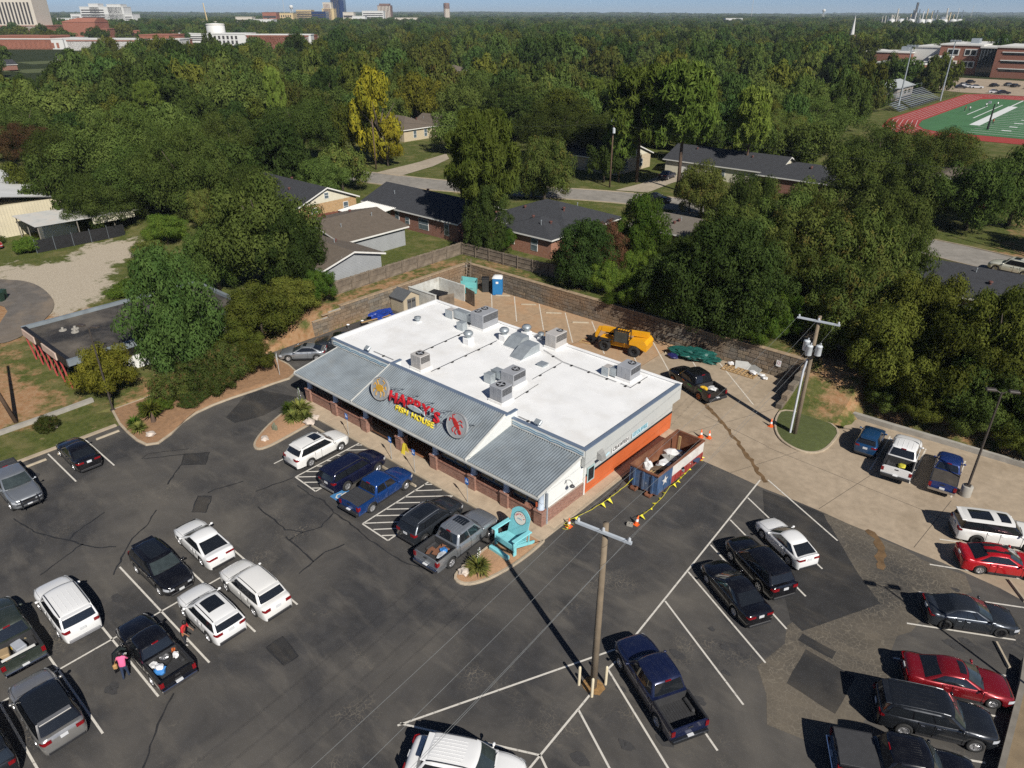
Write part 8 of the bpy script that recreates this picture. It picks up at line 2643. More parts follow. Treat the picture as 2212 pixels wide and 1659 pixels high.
def star(r):
	return [((r if k % 2 == 0 else r * .4) * math.sin(k * math.pi / 5), (r if k % 2 == 0 else r * .4) * math.cos(k * math.pi / 5)) for k in range(10)]
MB().poly([(-Lc / 2 + .95 + a, -Wc / 2 - .008, Z0 + .8 + b) for a, b in star(.42)]).build('star_mark', CWHITE, ro)
for y in (-.6, .6):
	mb = MB()
	mb.cyl((-Lc / 2 - .25, y - .15, .12), (-Lc / 2 - .25, y + .15, .12), .13, .13, 12)
	mb.box(-Lc / 2 - .35, -Lc / 2 + .3, y - .22, y - .16, .02, .25)
	mb.box(-Lc / 2 - .35, -Lc / 2 + .3, y + .16, y + .22, .02, .25)
	mb.build('roller', RUST, ro)
put_text('lettering', '30', .22, SWHITE, ro.matrix_world @ frame((-Lc / 2 + 1.5, -Wc / 2 - .012, Z0 + .25), (1, 0, 0), (0, 0, 1)), ro, .002)
rnd = random.Random(12)
PLY = M('plywood_tan', (0.42, 0.27, 0.12), 0.8, 0.2, 3.0)
BAGW = M('white_plastic_sheet', (0.66, 0.66, 0.66), 0.4, 0.1, 4.0)
BAGB = M('black_plastic_sheet', (0.012, 0.012, 0.014), 0.35, 0.2)
GREYP_ = M('grey_board', (0.36, 0.36, 0.34), 0.8, 0.12)
BAGBL = M('blue_plastic', (0.05, 0.22, 0.55), 0.4, 0.1)
def crumple(name, mat, label, x, y, z, r, seed, flat=.5, cat='rubbish', parent=None, rz=0, grp=None, sub=2):
	"""a crumpled sheet or bag: a low-poly ball pushed about"""
	bm = bmesh.new()
	bmesh.ops.create_icosphere(bm, subdivisions=sub, radius=1.0)
	rr = random.Random(seed)
	for v in bm.verts:
		k = 1 + .45 * mnoise.noise(v.co * 1.7 + Vector((seed, 0, 0))) + .3 * mnoise.noise(v.co * 5 + Vector((0, seed, 0))) + rr.uniform(-.09, .09)
		v.co *= k
		v.co.x *= r[0]
		v.co.y *= r[1]
		v.co.z = max(-.9, v.co.z) * r[2] + r[2] * .9
	me = bpy.data.meshes.new(name)
	bm.to_mesh(me)
	bm.free()
	me.materials.append(mat)
	o = ob(name, me, parent, (x, y, z), rz)
	if parent is None:
		tag(o, label, cat, grp)
	return o
def rub(kind, u, v, w, args):
	p = ro.matrix_world @ Vector((u, v, w))
	return p
def board(label, x, y, z, lx, ly, th, rz, tilt, mat, name='broken_board', tx=0):
	o = MB().box(-lx / 2, lx / 2, -ly / 2, ly / 2, 0, th).build(name, mat, None, (x, y, z))
	o.rotation_euler = (tx, tilt, rz)
	return tag(o, label, 'board')
bpy.context.view_layer.update()
def inro(u, v, w):
	return ro.matrix_world @ Vector((u, v, w))
for i, (u, v, w, lx, ly, rz, tl, m, lab) in enumerate([
	(-1.2, .3, .55, 2.2, .55, 20, -14, M('brown_board', (0.16, 0.11, 0.07), 0.8, 0.3), 'brown plank leaning across the rubbish in the container'), (-1.9, -.4, .5, 1.1, .7, -15, 6, PLY, 'square tan plywood sheet near the blue end of the container'),
	(-2.3, .4, .62, 1.4, .12, 75, 4, PLY, 'thin pale lath lying across the container'), (1.3, -.3, .5, 1.6, 1.0, 30, 10, GREYP_, 'pale grey board sheet in the middle of the container'), (.7, .2, .6, 1.2, .9, -40, -8, GREYP_, 'bent grey panel among the container rubbish'), (1.9, -.6, .5, 1.8, .7, 10, 8, M('navy_board', (0.03, 0.05, 0.1), 0.5), 'dark navy sheet against the far side of the container')]):
	p = inro(u, v, w + .32)
	board(lab, p.x, p.y, p.z, lx, ly, .03, R(rz), R(tl), m)
mb = MB()
mb.box(-.09, .09, -.045, .045, 0, 1.9)
p = inro(2.1, .35, .3)
o = mb.build('upright_post', PLY, None, (p.x, p.y, p.z))
o.rotation_euler = (R(6), R(4), 0)
tag(o, 'tan post standing upright in the rubbish of the container', 'post')
for i, (u, v, w, r_, m, lab) in enumerate([(-2.5, -.2, .3, (.5, .6, .3), BAGW, 'white plastic sheet bunched at the blue end of the container'), (-.3, .1, .32, (.55, .5, .3), BAGW, 'crumpled white plastic in the middle of the container'), (.1, -.5, .3, (.8, .5, .26), BAGB, 'black plastic bag in the container'), (1.4, .5, .3, (.7, .45, .3), BAGW, 'white sacks towards the far end of the container'), (-1.4, .8, .3, (.35, .3, .5), BAGW, 'white paper bundle against the inner side of the container'), (1.1, 0, .3, (.62, 1.3, .34), M('tan_rubble', (0.3, 0.24, 0.17), 0.9, 0.4, 6.0), 'heap of tan rubble in the container'), (-1.3, 0, .3, (.62, 1.15, .34), M('dark_rubble', (0.05, 0.045, 0.04), 0.9, 0.4, 6.0), 'heap of dark rubble in the container')]):
	p = inro(u, v, w - .03 + (.3 if r_[1] < 1.1 else 0))
	crumple('rubbish_heap', m, lab, p.x, p.y, p.z, r_, i + 1)
# ================================================================ giant chair
CHAIR = M('chair_aqua_paint', (0.21, 0.56, 0.60), 0.55, 0.08, 1.5)
gc = thing('giant_chair', 'giant aqua slatted garden chair with a round emblem on its back', 'chair', (-.2, -2.6, .13), R(-4))
gc.scale = (.8, .8, .86)
def bar(mb, a, b, w, t_, up=(0, 0, 1)):
	a, b, u = Vector(a), Vector(b), Vector(up)
	d = (b - a).normalized()
	s = d.cross(u).normalized()
	n = s.cross(d).normalized()
	vs = [p + s * (sx * w / 2) + n * (sn * t_ / 2) for p in (a, b) for sx, sn in ((-1, -1), (1, -1), (1, 1), (-1, 1))]
	mb.add(vs, [(0, 1, 2, 3), (7, 6, 5, 4), (0, 4, 5, 1), (1, 5, 6, 2), (2, 6, 7, 3), (3, 7, 4, 0)])
lean_ = .30
def back_pt(x, h):
	return (x, .35 + h * lean_, .62 + h)
for k in range(7):
	x = -.84 + k * .28
	ht = lambda q: 2.25 - .5 * (abs(q) / .98) ** 2.2
	mb = MB()
	w = .136
	a, b, b2 = back_pt(x, -.1), back_pt(x, ht(x - w)), back_pt(x, ht(x + w))
	n = Vector((0, -1, lean_)).normalized() * .03
	mb.add([Vector(a) + Vector((-w, 0, 0)) + n, Vector(a) + Vector((w, 0, 0)) + n, Vector(b2) + Vector((w, 0, 0)) + n, Vector(b) + Vector((-w, 0, 0)) + n,
			Vector(a) + Vector((-w, 0, 0)) - n, Vector(a) + Vector((w, 0, 0)) - n, Vector(b2) + Vector((w, 0, 0)) - n, Vector(b) + Vector((-w, 0, 0)) - n], [(0, 1, 2, 3), (7, 6, 5, 4), (0, 4, 5, 1), (1, 5, 6, 2), (2, 6, 7, 3), (3, 7, 4, 0)])
	mb.build('back_slat', CHAIR, gc)
for k in range(6):
	y = -.95 + k * .25
	MB().bbox(-.95, .95, y, y + .235, .92 - (y + .95) * .28, .98 - (y + .95) * .28, .015).build('seat_slat', CHAIR, gc)
MB().bbox(-.95, .95, -1.02, -.955, .5, .96, .015).build('front_apron', CHAIR, gc)
for s in (-1, 1):
	MB().bbox(s * 1.12 - .2, s * 1.12 + .2, -1.15, .75, 1.42, 1.49, .03).build('arm_rest', CHAIR, gc)
	MB().bbox(s * 1.02 - .05, s * 1.02 + .05, -1.05, -.72, 0, 1.418, .02).build('front_leg', CHAIR, gc)
	mb = MB()
	bar(mb, (s * .96, -.95, .82), (s * .96, 1.35, .06), .09, .26)
	mb.build('rear_leg', CHAIR, gc)
	mb = MB()
	bar(mb, (s * 1.02, .62, .25), (s * 1.02, .7, 1.42), .09, .12, (0, 1, 0))
	mb.build('arm_support', CHAIR, gc)
MB().bbox(-1.0, 1.0, -1.75, -1.4, 0, .32, .04).build('foot_rest', CHAIR, gc)
DISC = M('emblem_white', (0.72, 0.69, 0.60), 0.5, 0.04)
bpy.context.view_layer.update()
up = Vector((0, lean_, 1)).normalized()
nn = Vector((0, -1, lean_)).normalized()
cen = Vector(back_pt(0, 1.42)) + nn * .035
def emb(rx, ry, d0, d1, mat, nm, cx=0, cz=0, n=28):
	mb = MB()
	vs = []
	for d in (d0, d1):
		for i in range(n):
			a = 2 * math.pi * i / n
			vs.append(cen + Vector((1, 0, 0)) * (cx + rx * math.cos(a)) + up * (cz + ry * math.sin(a)) + nn * d)
	mb.add(vs, [tuple(range(n, 2 * n)), tuple(reversed(range(n)))] + [(i, (i + 1) % n, n + (i + 1) % n, n + i) for i in range(n)])
	return mb.build(nm, mat, gc)
emb(.62, .50, 0, .03, BLACKM, 'emblem_rim')
emb(.59, .47, .03, .04, DISC, 'emblem_plate')
emb(.26, .07, .04, .046, WAVE, 'emblem_fish', 0, -.08)
emb(.24, .03, .046, .05, DISC, 'emblem_fish_belly', -.02, -.11)
word = "HAPPY'S"
for i, ch in enumerate(word):
	a = R(152 - i * (124 / (len(word) - 1)))
	p = cen + Vector((1, 0, 0)) * (.40 * math.cos(a)) + up * (.33 * math.sin(a) - .10) + nn * .045
	rt = a - math.pi / 2
	xd = Vector((1, 0, 0)) * math.cos(rt) + up * math.sin(rt)
	ud = -Vector((1, 0, 0)) * math.sin(rt) + up * math.cos(rt)
	put_text('letter', ch, .21, RED, gc.matrix_world @ frame(p, xd, ud), gc, .003, .004)
# ================================================================ plants in the islands
def yucca(label, x, y, z, r, n, h, flower=False, trunk=0.0, mat=None, name='yucca_plant'):
	t = thing(name, label, 'plant', (x, y, z))
	rnd = random.Random(int(x * 31 + y * 17))
	mb = MB()
	for k in range(n):
		a = rnd.uniform(0, 6.283)
		e = rnd.uniform(.05, 1.25)
		L = r * rnd.uniform(.75, 1.1)
		d = Vector((math.cos(a) * math.cos(e), math.sin(a) * math.cos(e), math.sin(e)))
		s = Vector((-math.sin(a), math.cos(a), 0)) * (.035 * r + .012)
		b = Vector((0, 0, trunk + .1))
		m = b + d * L * .55 + Vector((0, 0, .05))
		tip = b + d * L - Vector((0, 0, L * .18 * math.cos(e)))
		mb.add([b - s * .6, b + s * .6, m + s, m - s, tip], [(0, 1, 2, 3), (3, 2, 4)])
	stuff(mb.build('blade', mat or LEAF['yucca'], t))
	if trunk:
		MB().lathe([(.2, 0), (.16, trunk * .5), (.13, trunk + .12), (.001, trunk + .15)], (0, 0, 0), 10).build('trunk', BARKP, t)
	if flower:
		s = MB().tube([(0, 0, .2), (.05, .02, h)], .025, 5).build('flower_stalk', LEAF['bright'], t)
		mb = MB()
		for k in range(60):
			zz = rnd.uniform(.55, 1.0) * h
			rr_ = .16 * (1.1 - zz / h) + .05
			a = rnd.uniform(0, 6.28)
			c = Vector((.05 + rr_ * math.cos(a), .02 + rr_ * math.sin(a), zz))
			mb.add([c + Vector((rnd.uniform(-.05, .05), rnd.uniform(-.05, .05), rnd.uniform(-.05, .05))) for _ in range(3)], [(0, 1, 2)])
		stuff(mb.build('bloom', BAGW, s))
yucca('tall yucca with a white bloom spike in the island beside the walk', -24.3, -1.9, .15, 1.25, 220, 2.6, True, .3)
yucca('rounded yucca clump in the front of the left island', -23.9, -2.9, .2, 1.0, 180, 1)
yucca('yucca clump leaning over the rocks in the left island', -23.3, -2.2, .2, .9, 160, 1)
yucca('dark yucca at the sidewalk corner of the left island', -25.2, -2.3, .2, 1.1, 180, 1, mat=LEAF['bright'])
yucca('spiky yellow green yucca with a bloom in the chair island', -.25, -5.75, .15, 1.0, 240, 1.7, True)
yucca('small fan palm at the end of the planting bed', -32.4, -10.6, .2, 1.2, 130, 1, False, .9, LEAF['bright2'], 'fan_palm')
yucca('agave clump at the kerb end of the planting bed', -31.8, -12.0, .2, .85, 140, 1, name='agave_plant')
yucca('grey green agave behind the kerb end clump', -32.9, -11.9, .2, .85, 140, 1, name='agave_plant', mat=LEAF['bright'])
ROCK = M('pale_limestone', (0.55, 0.47, 0.40), 0.9, 0.25, 3.0, bmp=0.7)
for x, y, r_, lab in ((-22.6, -2.3, .5, 'pale boulder beside the yuccas in the left island'), (-23.1, -6.1, .36, 'pale boulder at the point of the left island'), (-22.9, -1.6, .4, 'pale boulder at the walk end of the left island'), (-30.5, -11.7, .42, 'white boulder at the tip of the planting bed'), (-.75, -6.5, .38, 'white boulder in the chair island tip'), (-37.6, -16.3, .4, 'brown stones heaped round the verge bush')):
	crumple('boulder', ROCK, lab, x, y, .1, (r_, r_ * .8, r_ * .5), int(abs(x) * 9), cat='boulder')
mb = MS()
for dx, h in ((-.12, .55), (.0, .75), (.13, .5)):
	mb.lathe([(.09, 0), (.1, h * .5), (.08, h * .9), (.001, h)], (dx, dx * .5, 0), 8)
tag(mb.build('cactus_stump', M('grey_green_cactus', (0.14, 0.15, 0.10), 0.8, 0.2), None, (-23.7, -4.8, .2)), 'short grey green columnar cactus in the left island', 'cactus')
def shrub(label, x, y, z, r, h, kind='shrubtree', name='shrub'):
	t = thing(name, label, 'shrub', (x, y, z), random.Random(int(x * 9)).uniform(0, 6))
	c = ob('foliage', HD['shrub'][int(abs(x)) % 2], t)
	c.scale = (r, r, h)
	c.material_slots[0].link = 'OBJECT'
	c.material_slots[0].material = LEAF[kind]
	MB().tube([(0, 0, -.05), (.03, 0, h * .5)], [.05, .02], 5).build('stem', BARK, t)
shrub('round verge bush ringed with stones', -37.6, -16.8, .1, 1.1, 1.5, 'shrubtree')
shrub('dense groundcover shrub behind the fan palm', -34.2, -9.6, .15, 1.6, 1.2, 'bright')
shrub('dense groundcover shrub along the planting bed kerb', -33.0, -7.0, .15, 1.5, 1.1, 'shrubtree')
shrub('low shrub spilling over the block wall by the green tarp', -16.0, 32.6, 2.4, 1.8, 1.2, 'bright')
shrub('low shrub on the wall beneath the dense trees', -11.0, 32.8, 2.4, 1.6, 1.6, 'bright')
shrub('leafy shrub beside the black screen fence', -91.0, -.9, .3, 1.9, 2.6, 'bright')
shrub('weedy shrub at the corner of the metal building', -99.5, -2.2, .3, 1.4, 1.3, 'shrubtree')
shrub('tall weeds by the gravel yard edge', -77.5, 9.5, .3, 2.6, 2.4, 'olive')
shrub('long grass clump between gravel yard and old store', -64.5, 2.0, .3, 3.4, 1.5, 'bright')
shrub('long grass clump behind the old store', -58.5, 6.0, .6, 3.6, 1.7, 'bright')
shrub('weedy clump under the big trees behind the old store', -70.0, 7.5, .5, 3.6, 2.0, 'bright')
# ================================================================ back yard
TEALD = M('dumpster_teal', (0.13, 0.42, 0.42), 0.55, 0.15, 1.5, dirt=(0.15, 0.08, 0.05), dirt_amt=0.5)
t = thing('teal_dumpster', 'open teal dumpster with rusty inside in the yard corner', 'dumpster', (-34.6, 28.9, .02), R(40))
mb = MB()
prof = [(-.95, 0), (.95, 0), (.95, 1.35), (-.95, 1.6)]
for y0, y1 in ((-.85, -.8), (.8, .85)):
	mb.add([(p[0], y0, p[1] + .1) for p in prof] + [(p[0], y1, p[1] + .1) for p in prof], [(3, 2, 1, 0), (4, 5, 6, 7)] + [(i, (i + 1) % 4, 4 + (i + 1) % 4, 4 + i) for i in range(4)])
mb.box(-.95, -.9, -.8, .8, .1, 1.69)
mb.box(.9, .95, -.8, .8, .1, 1.44)
mb.build('shell', TEALD, t)
mb = MB()
mb.box(-.9, .9, -.8, .8, .1, .16)
mb.box(-.898, -.87, -.79, .79, .17, 1.6)
mb.build('rusty_inside', RUST, t)
for s in (-1, 1):
	MB().box(-.5, .5, s * .85 - .1 * (s < 0), s * .85 + .1 * (s > 0), .75, .95).build('lift_pocket', TEALD, t)
t = thing('waste_bin', 'narrow dark grey waste bin between the dumpster and blue toilet', 'bin', (-33.3, 30.4, .02), R(40))
MB().bbox(-.42, .42, -.42, .42, 0, 1.6, .06).build('bin_body', M('bin_dark', (0.045, 0.048, 0.05), 0.45, 0.2, 1.5, metal=0.3), t)
MB().bbox(-.45, .45, -.45, .45, 1.61, 1.75, .05).build('lid', BLACKM, t)
PBLUE = M('toilet_blue', (0.02, 0.17, 0.40), 0.45, 0.1)
t = thing('portable_toilet', 'bright blue portable toilet with white domed roof by the block wall', 'portable toilet', (-31.6, 30.7, .02), R(35))
MB().bbox(-.57, .57, -.57, .57, 0, 2.05, .05).build('cabin', PBLUE, t)
d = MB().bbox(-.38, .38, -.595, -.572, .12, 1.9, .01).build('door', PBLUE, t)
MB().box(-.15, .15, -.61, -.597, 1.45, 1.7).build('door_notice', SWHITE, d)
for k in range(4):
	MB().box(.572, .59, -.45 + k * .24, -.33 + k * .24, .15, 1.9).build('wall_rib', PBLUE, t)
mb = MS()
mb.add([(x, y, 2.052) for x, y in ((-.6, -.6), (.6, -.6), (.6, .6), (-.6, .6))] + [(x, y, 2.2) for x, y in ((-.5, -.5), (.5, -.5), (.5, .5), (-.5, .5))] + [(x, y, 2.3) for x, y in ((-.3, -.3), (.3, -.3), (.3, .3), (-.3, .3))], [(0, 1, 5, 4), (1, 2, 6, 5), (2, 3, 7, 6), (3, 0, 4, 7), (4, 5, 9, 8), (5, 6, 10, 9), (6, 7, 11, 10), (7, 4, 8, 11), (8, 9, 10, 11)])
mb.build('domed_roof', SWHITE, t)
CMU = M('whitewashed_block', (0.52, 0.53, 0.50), 0.9, 0.2, 1.0, dirt=(0.3, 0.26, 0.2), dirt_amt=0.6)
t = thing('bin_enclosure', 'whitewashed block enclosure with weathered board gates behind the restaurant', 'enclosure', (-37.0, 21.8, 0))
for (x0, x1, y0, y1, ln, nz) in ((0.0, 4.2, -.2, 0.0, 'x', 9), (0.0, 4.2, 4.4, 4.6, 'x', 9), (-.2, 0.0, -.2, 4.6, 'y', 9)):
	for r_ in range(nz):
		n = int(((x1 - x0) if ln == 'x' else (y1 - y0)) / .6)
		for k in range(n):
			L = ((x1 - x0) if ln == 'x' else (y1 - y0)) / n
			a = k * L
			mb = MB()
			if ln == 'x':
				mb.box(x0 + a + .006, x0 + a + L - .006, y0, y1, r_ * .22 + .004, r_ * .22 + .216)
			else:
				mb.box(x0, x1 - .006, y0 + a + .006, y0 + a + L - .006, r_ * .22 + .004, r_ * .22 + .216)
			mb.build('block', CMU, t)
MB().box(-.25, 4.2, -.25, .05, 1.985, 2.04).build('wall_cap', CMU, t)
for (x, y, rz) in ((4.4, .2, 75), (4.5, 4.4, -15)):
	mb = MB()
	for k in range(13):
		mb.box(k * .15, k * .15 + .142, -.02, .02, .12, 1.85)
	g = MB()
	for zz in (.35, 1.5):
		g.box(0, 1.95, .022, .06, zz, zz + .1)
	o = stuff(mb.build('gate_board', WOOD, t, (x, y, 0), R(rz)))
	g.build('gate_rail', WOOD, t, (x, y, 0), R(rz))
t2 = thing('grease_bin', 'black lidded bin inside the whitewashed enclosure', 'bin', (-35.0, 24.0, .02), R(10))
MB().bbox(-1.0, 1.0, -.7, .7, 0, 1.1, .05).build('bin_body', BLACKM, t2)
MB().bbox(-1.05, 1.05, -.75, .75, 1.105, 1.2, .04).build('lid', BLACKM, t2)
SHEDB = M('shed_beige_resin', (0.42, 0.36, 0.26), 0.6, 0.1, 1.0)
SHEDR = M('shed_roof_grey', (0.09, 0.095, 0.10), 0.7, 0.15)
t = thing('storage_shed', 'beige resin storage shed with grey roof and dark double doors', 'shed', (-36.1, 20.0, .02), R(0))
mb = MB()
mb.box(-1.1, 1.1, -1.15, 1.15, 0, 1.75)
mb.add([(-1.1, -1.15, 1.75), (1.1, -1.15, 1.75), (-1.1, 1.15, 1.75), (1.1, 1.15, 1.75), (1.1, 0, 2.4), (-1.1, 0, 2.4)], [(1, 3, 4), (0, 5, 2)])
mb.build('wall', SHEDB, t)
mb = MB()
mb.add([(-1.2, -1.3, 1.68), (1.2, -1.3, 1.68), (1.2, 0, 2.46), (-1.2, 0, 2.46), (1.2, 1.3, 1.68), (-1.2, 1.3, 1.68), (-1.2, -1.3, 1.6), (1.2, -1.3, 1.6), (1.2, 0, 2.38), (-1.2, 0, 2.38), (1.2, 1.3, 1.6), (-1.2, 1.3, 1.6)],
		[(0, 1, 2, 3), (3, 2, 4, 5), (6, 9, 8, 7), (9, 11, 10, 8), (0, 6, 7, 1), (1, 7, 8, 2), (2, 8, 10, 4), (4, 10, 11, 5), (5, 11, 9, 3), (3, 9, 6, 0)])
mb.build('roof', SHEDR, t)
for s in (-1, 1):
	d = MB().bbox(1.102, 1.13, min(.02 * s, .62 * s), max(.02 * s, .62 * s), .06, 1.6, .01).build('door', SHEDR, t)
	for k in range(2):
		MB().box(1.131, 1.138, s * .08 + (s < 0) * -.2 + k * s * .24, s * .08 + (s < 0) * -.2 + k * s * .24 + .2, 1.15, 1.4).build('pane', GLASSD, d)
for k in range(7):
	MB().box(-1.0, 1.0, -1.165, -1.151, .1 + k * .24, .1 + k * .24 + .215).build('wall_plank', SHEDB, t)
BTARP = M('blue_tarp', (0.012, 0.04, 0.24), 0.4, 0.2, 3.0)
crumple('blue_tarp_heap', BTARP, 'heap covered with a blue tarp beside the storage shed', -36.0, 16.4, .02, (.8, 1.5, .5), 21, cat='tarp', sub=3)
GTARP = M('green_tarp', (0.012, 0.085, 0.07), 0.38, 0.3, 3.0)
crumple('green_tarp_heap', GTARP, 'long heap of rubbish under a dark green tarp by the block wall', -4.9, 29.9, .02, (2.2, .95, .5), 33, cat='tarp', rz=R(10), sub=4)
crumple('blue_tarp_end', M('navy_tarp', (0.02, 0.02, 0.10), 0.4), 'dark blue end of tarp beside the green tarp heap', -6.6, 28.7, .02, (.6, .45, .2), 35, cat='tarp')
for k, (x, y) in enumerate(((-36.55, 12.3), (-36.3, 14.0))):
	mb = MS()
	mb.lathe([(.001, 0), (.13, 0), (.155, .38), (.165, .38), (.165, .42), (.14, .42), (.12, .05), (.001, .05)], (0, 0, 0), 14)
	tag(mb.build('bucket', SWHITE, None, (x, y, .02)), ('white plastic bucket standing alone by the side wall', 'grey plastic bucket under the planks by the blue tarp')[k], 'bucket')
board('long pale plank lying in front of the blue tarp heap', -35.4, 15.2, .5, 3.6, .22, .04, R(80), 0, PLY, 'long_plank')
board('second plank leaning beside the blue tarp heap', -35.1, 15.6, .35, 3.2, .2, .04, R(84), R(3), M('grey_plank', (0.3, 0.27, 0.22), 0.8, 0.2), 'long_plank')
t = thing('step_ladder', 'weathered wooden ladder leaning in the corner of the block walls', 'ladder', (-36.7, 31.1, 0), R(30))
for s in (-.25, .25):
	mb = MB()
	bar(mb, (s, -.6, 0), (s, .1, 3.2), .06, .09, (0, 1, 0))
	mb.build('stile', WOOD, t)
for k in range(8):
	mb = MB()
	f = (k + .6) / 8.6
	mb.box(-.25, .25, -.6 + .7 * f - .03, -.6 + .7 * f + .03, 3.2 * f, 3.2 * f + .05)
	mb.build('rung', WOOD, t)
t = thing('wooden_pallet', 'long tan pallet frame lying by the block wall', 'pallet', (-.3, 30.1, .03), R(0))
for k in range(4):
	MB().box(-1.6, 1.6, -.62 + k * .4, -.55 + k * .4, 0, .09).build('stringer', PLY, t)
for k in range(9):
	MB().box(-1.6 + k * .39, -1.5 + k * .39, -.62, .65, .092, .115).build('deck_board', PLY, t)
for i, (x, y, z, lx, ly, rz, tx, tl) in enumerate(((-.3, 31.0, .1, 1.7, 1.3, 25, 48, 0), (.6, 30.9, .1, 1.5, 1.2, -30, 42, 0))):
	board(('grey foam board propped over the pallet', 'second grey foam board leaning on the pallet end')[i], x, y, z, lx, ly, .05, R(rz), R(tl), GREYP_, 'foam_board', R(tx))
for i, (x, y, r_) in enumerate(((-1.6, 30.8, .35), (.9, 30.3, .4), (1.6, 30.6, .32), (2.1, 30.2, .3))):
	crumple('plastic_bundle', BAGW, ('white plastic bundle at the tarp end of the pallet', 'white plastic bundle on the pallet boards', 'white plastic bundle past the foam boards', 'white plastic bundle nearest the stepped wall')[i], x, y, .12 if i < 2 else .02, (r_, r_ * .8, r_ * .45), 50 + i)
board('short broken post leaning on the back picket fence', -27.5, 33.7, 2.5, 1.6, .1, .1, R(60), R(-40), WOOD, 'leaning_post')
# ---------------------------------------------------------------- telehandler
TY = M('telehandler_yellow', (0.72, 0.34, 0.012), 0.45, 0.1, 1.5, dirt=(0.35, 0.2, 0.05), dirt_amt=0.3)
th = thing('telehandler', 'yellow telescopic forklift with forks lowered beside the block wall', 'forklift', (-11.4, 27.0, .02), R(192))
RWH = .55
mb = MS()
mb.lathe([(.3, -.2), (.45, -.22), (.53, -.19), (.55, -.1), (.55, .1), (.53, .19), (.45, .22), (.3, .2), (.3, -.2)], (0, 0, 0), 22, 'Y')
twt = mb.mesh('tyre', TYRE)
mb = MB()
mb.lathe([(.31, .1), (.31, .2), (.27, .2), (.22, .05), (.1, .06), (.1, .14), (.001, .14)], (0, 0, 0), 18, 'Y')
twr = mb.mesh('rim', BLACKM)
mb = MB()
for k in range(18):
	a = 2 * math.pi * k / 18
	mb.tf = Matrix.Rotation(a, 4, 'Y')
	mb.box(-.05, .05, -.2, .2, .53, .585)
twl = mb.mesh('tread_lug', TYRE)
for ax in (1.55, -1.55):
	for s in (-1, 1):
		w = ob('wheel', twt, th, (ax, s * .95, RWH))
		w.rotation_euler = (0, 0, 0 if s > 0 else math.pi)
		ob('rim', twr, w)
		stuff(ob('tread_lug', twl, w))
MB().bbox(-2.5, 2.3, -.55, .55, .55, 1.15, .06).build('chassis', TY, th)
mb = MB()
mb.add([(-2.75, -1.0, .7), (-1.7, -1.0, 1.15), (-1.0, -1.0, 1.15), (-1.0, -1.0, 1.55), (-2.5, -1.0, 1.75), (-2.8, -1.0, 1.4), (-2.75, 1.0, .7), (-1.7, 1.0, 1.15), (-1.0, 1.0, 1.15), (-1.0, 1.0, 1.55), (-2.5, 1.0, 1.75), (-2.8, 1.0, 1.4)],
		[tuple(range(6)), tuple(range(11, 5, -1))] + [(i, 6 + i, 6 + (i + 1) % 6, (i + 1) % 6) for i in range(6)])
mb.build('engine_cover', TY, th)
for s in (-1, 1):
	MB().bbox(.95, 2.2, s * .95 - .27, s * .95 + .27, 1.16, 1.24, .03).build('mudguard', BLACKM, th)
mb = MB()
for x in (-.85, .6):
	for y in (.22, .98):
		mb.box(x - .04, x + .04, y - .04, y + .04, 1.1, 2.35)
mb.box(-.9, .66, .18, .24, 2.35, 2.42)
mb.box(-.9, .66, .96, 1.02, 2.35, 2.42)
mb.box(-.9, -.8, .2, 1.0, 2.36, 2.43)
mb.box(.56, .66, .2, 1.0, 2.36, 2.43)
for k in range(5):
	mb.box(-.6 + k * .26, -.55 + k * .26, .2, 1.0, 2.37, 2.42)
cab = mb.build('cab_frame', BLACKM, th)
mb = MB()
mb.box(-.82, .57, .975, .985, 1.2, 2.3)
mb.box(.6, .61, .28, .93, 1.2, 2.3)
mb.build('cab_glass', CGLASS2, cab)
mb = MB()
mb.bbox(-.4, .15, .35, .85, 1.1, 1.3, .04)
mb.bbox(-.5, -.35, .35, .85, 1.3, 1.9, .04)
mb.build('seat', BLACKM, th)
mb = MB()
bar(mb, (-2.55, -.3, 2.0), (2.35, -.3, 1.75), .42, .46)
mb.build('boom', TY, th)
mb = MB()
bar(mb, (2.3, -.3, 1.76), (2.75, -.3, 1.72), .34, .36)
bm_ = mb.build('boom_extension', TY, th)
mb = MB()
bar(mb, (2.6, -.3, 1.8), (3.05, -.3, .75), .34, .3, (0, 1, 0))
mb.build('boom_head', TY, th)
MB().box(3.05, 3.15, -1.0, .4, .3, 1.15).build('fork_carriage', BLACKM, th)
for y in (-.75, .1):
	mb = MB()
	mb.box(3.15, 4.35, y - .07, y + .07, .06, .12)
	mb.box(3.15, 3.22, y - .07, y + .07, .12, 1.0)
	mb.build('fork', RUST, th)
mb = MB()
bar(mb, (-1.2, -.3, 1.2), (.8, -.3, 1.62), .12, .12)
mb.build('lift_cylinder', CHROME, th)
MB().box(-.9, 1.4, -.53, -.515, 1.78, 1.98).build('boom_decal', SWHITE, th)
board('short tan timber crib under the forklift forks', -15.2, 26.2, .03, 1.4, .9, .06, R(12), 0, PLY, 'timber_crib')
# ================================================================ loads, doors, stripes on the vehicles
bpy.context.view_layer.update()
def inv(root, u, v, w):
	return root.matrix_world @ Vector((u, v, w))
def rzof(root):
	return root.rotation_euler.z
def load_box(root, u, v, w, lx, ly, lz, rz, mat, name, label, cat='box', tilt=0):
	p = inv(root, u, v, w)
	o = MB().bbox(-lx / 2, lx / 2, -ly / 2, ly / 2, 0, lz, min(.03, lz * .3)).build(name, mat, None, p)
	o.rotation_euler = (0, tilt, rzof(root) + R(rz))
	return tag(o, label, cat)
def load_bag(root, u, v, w, r_, mat, label, seed, name='load_bag'):
	p = inv(root, u, v, w)
	return crumple(name, mat, label, p.x, p.y, p.z, r_, seed, cat='bag', rz=rzof(root))
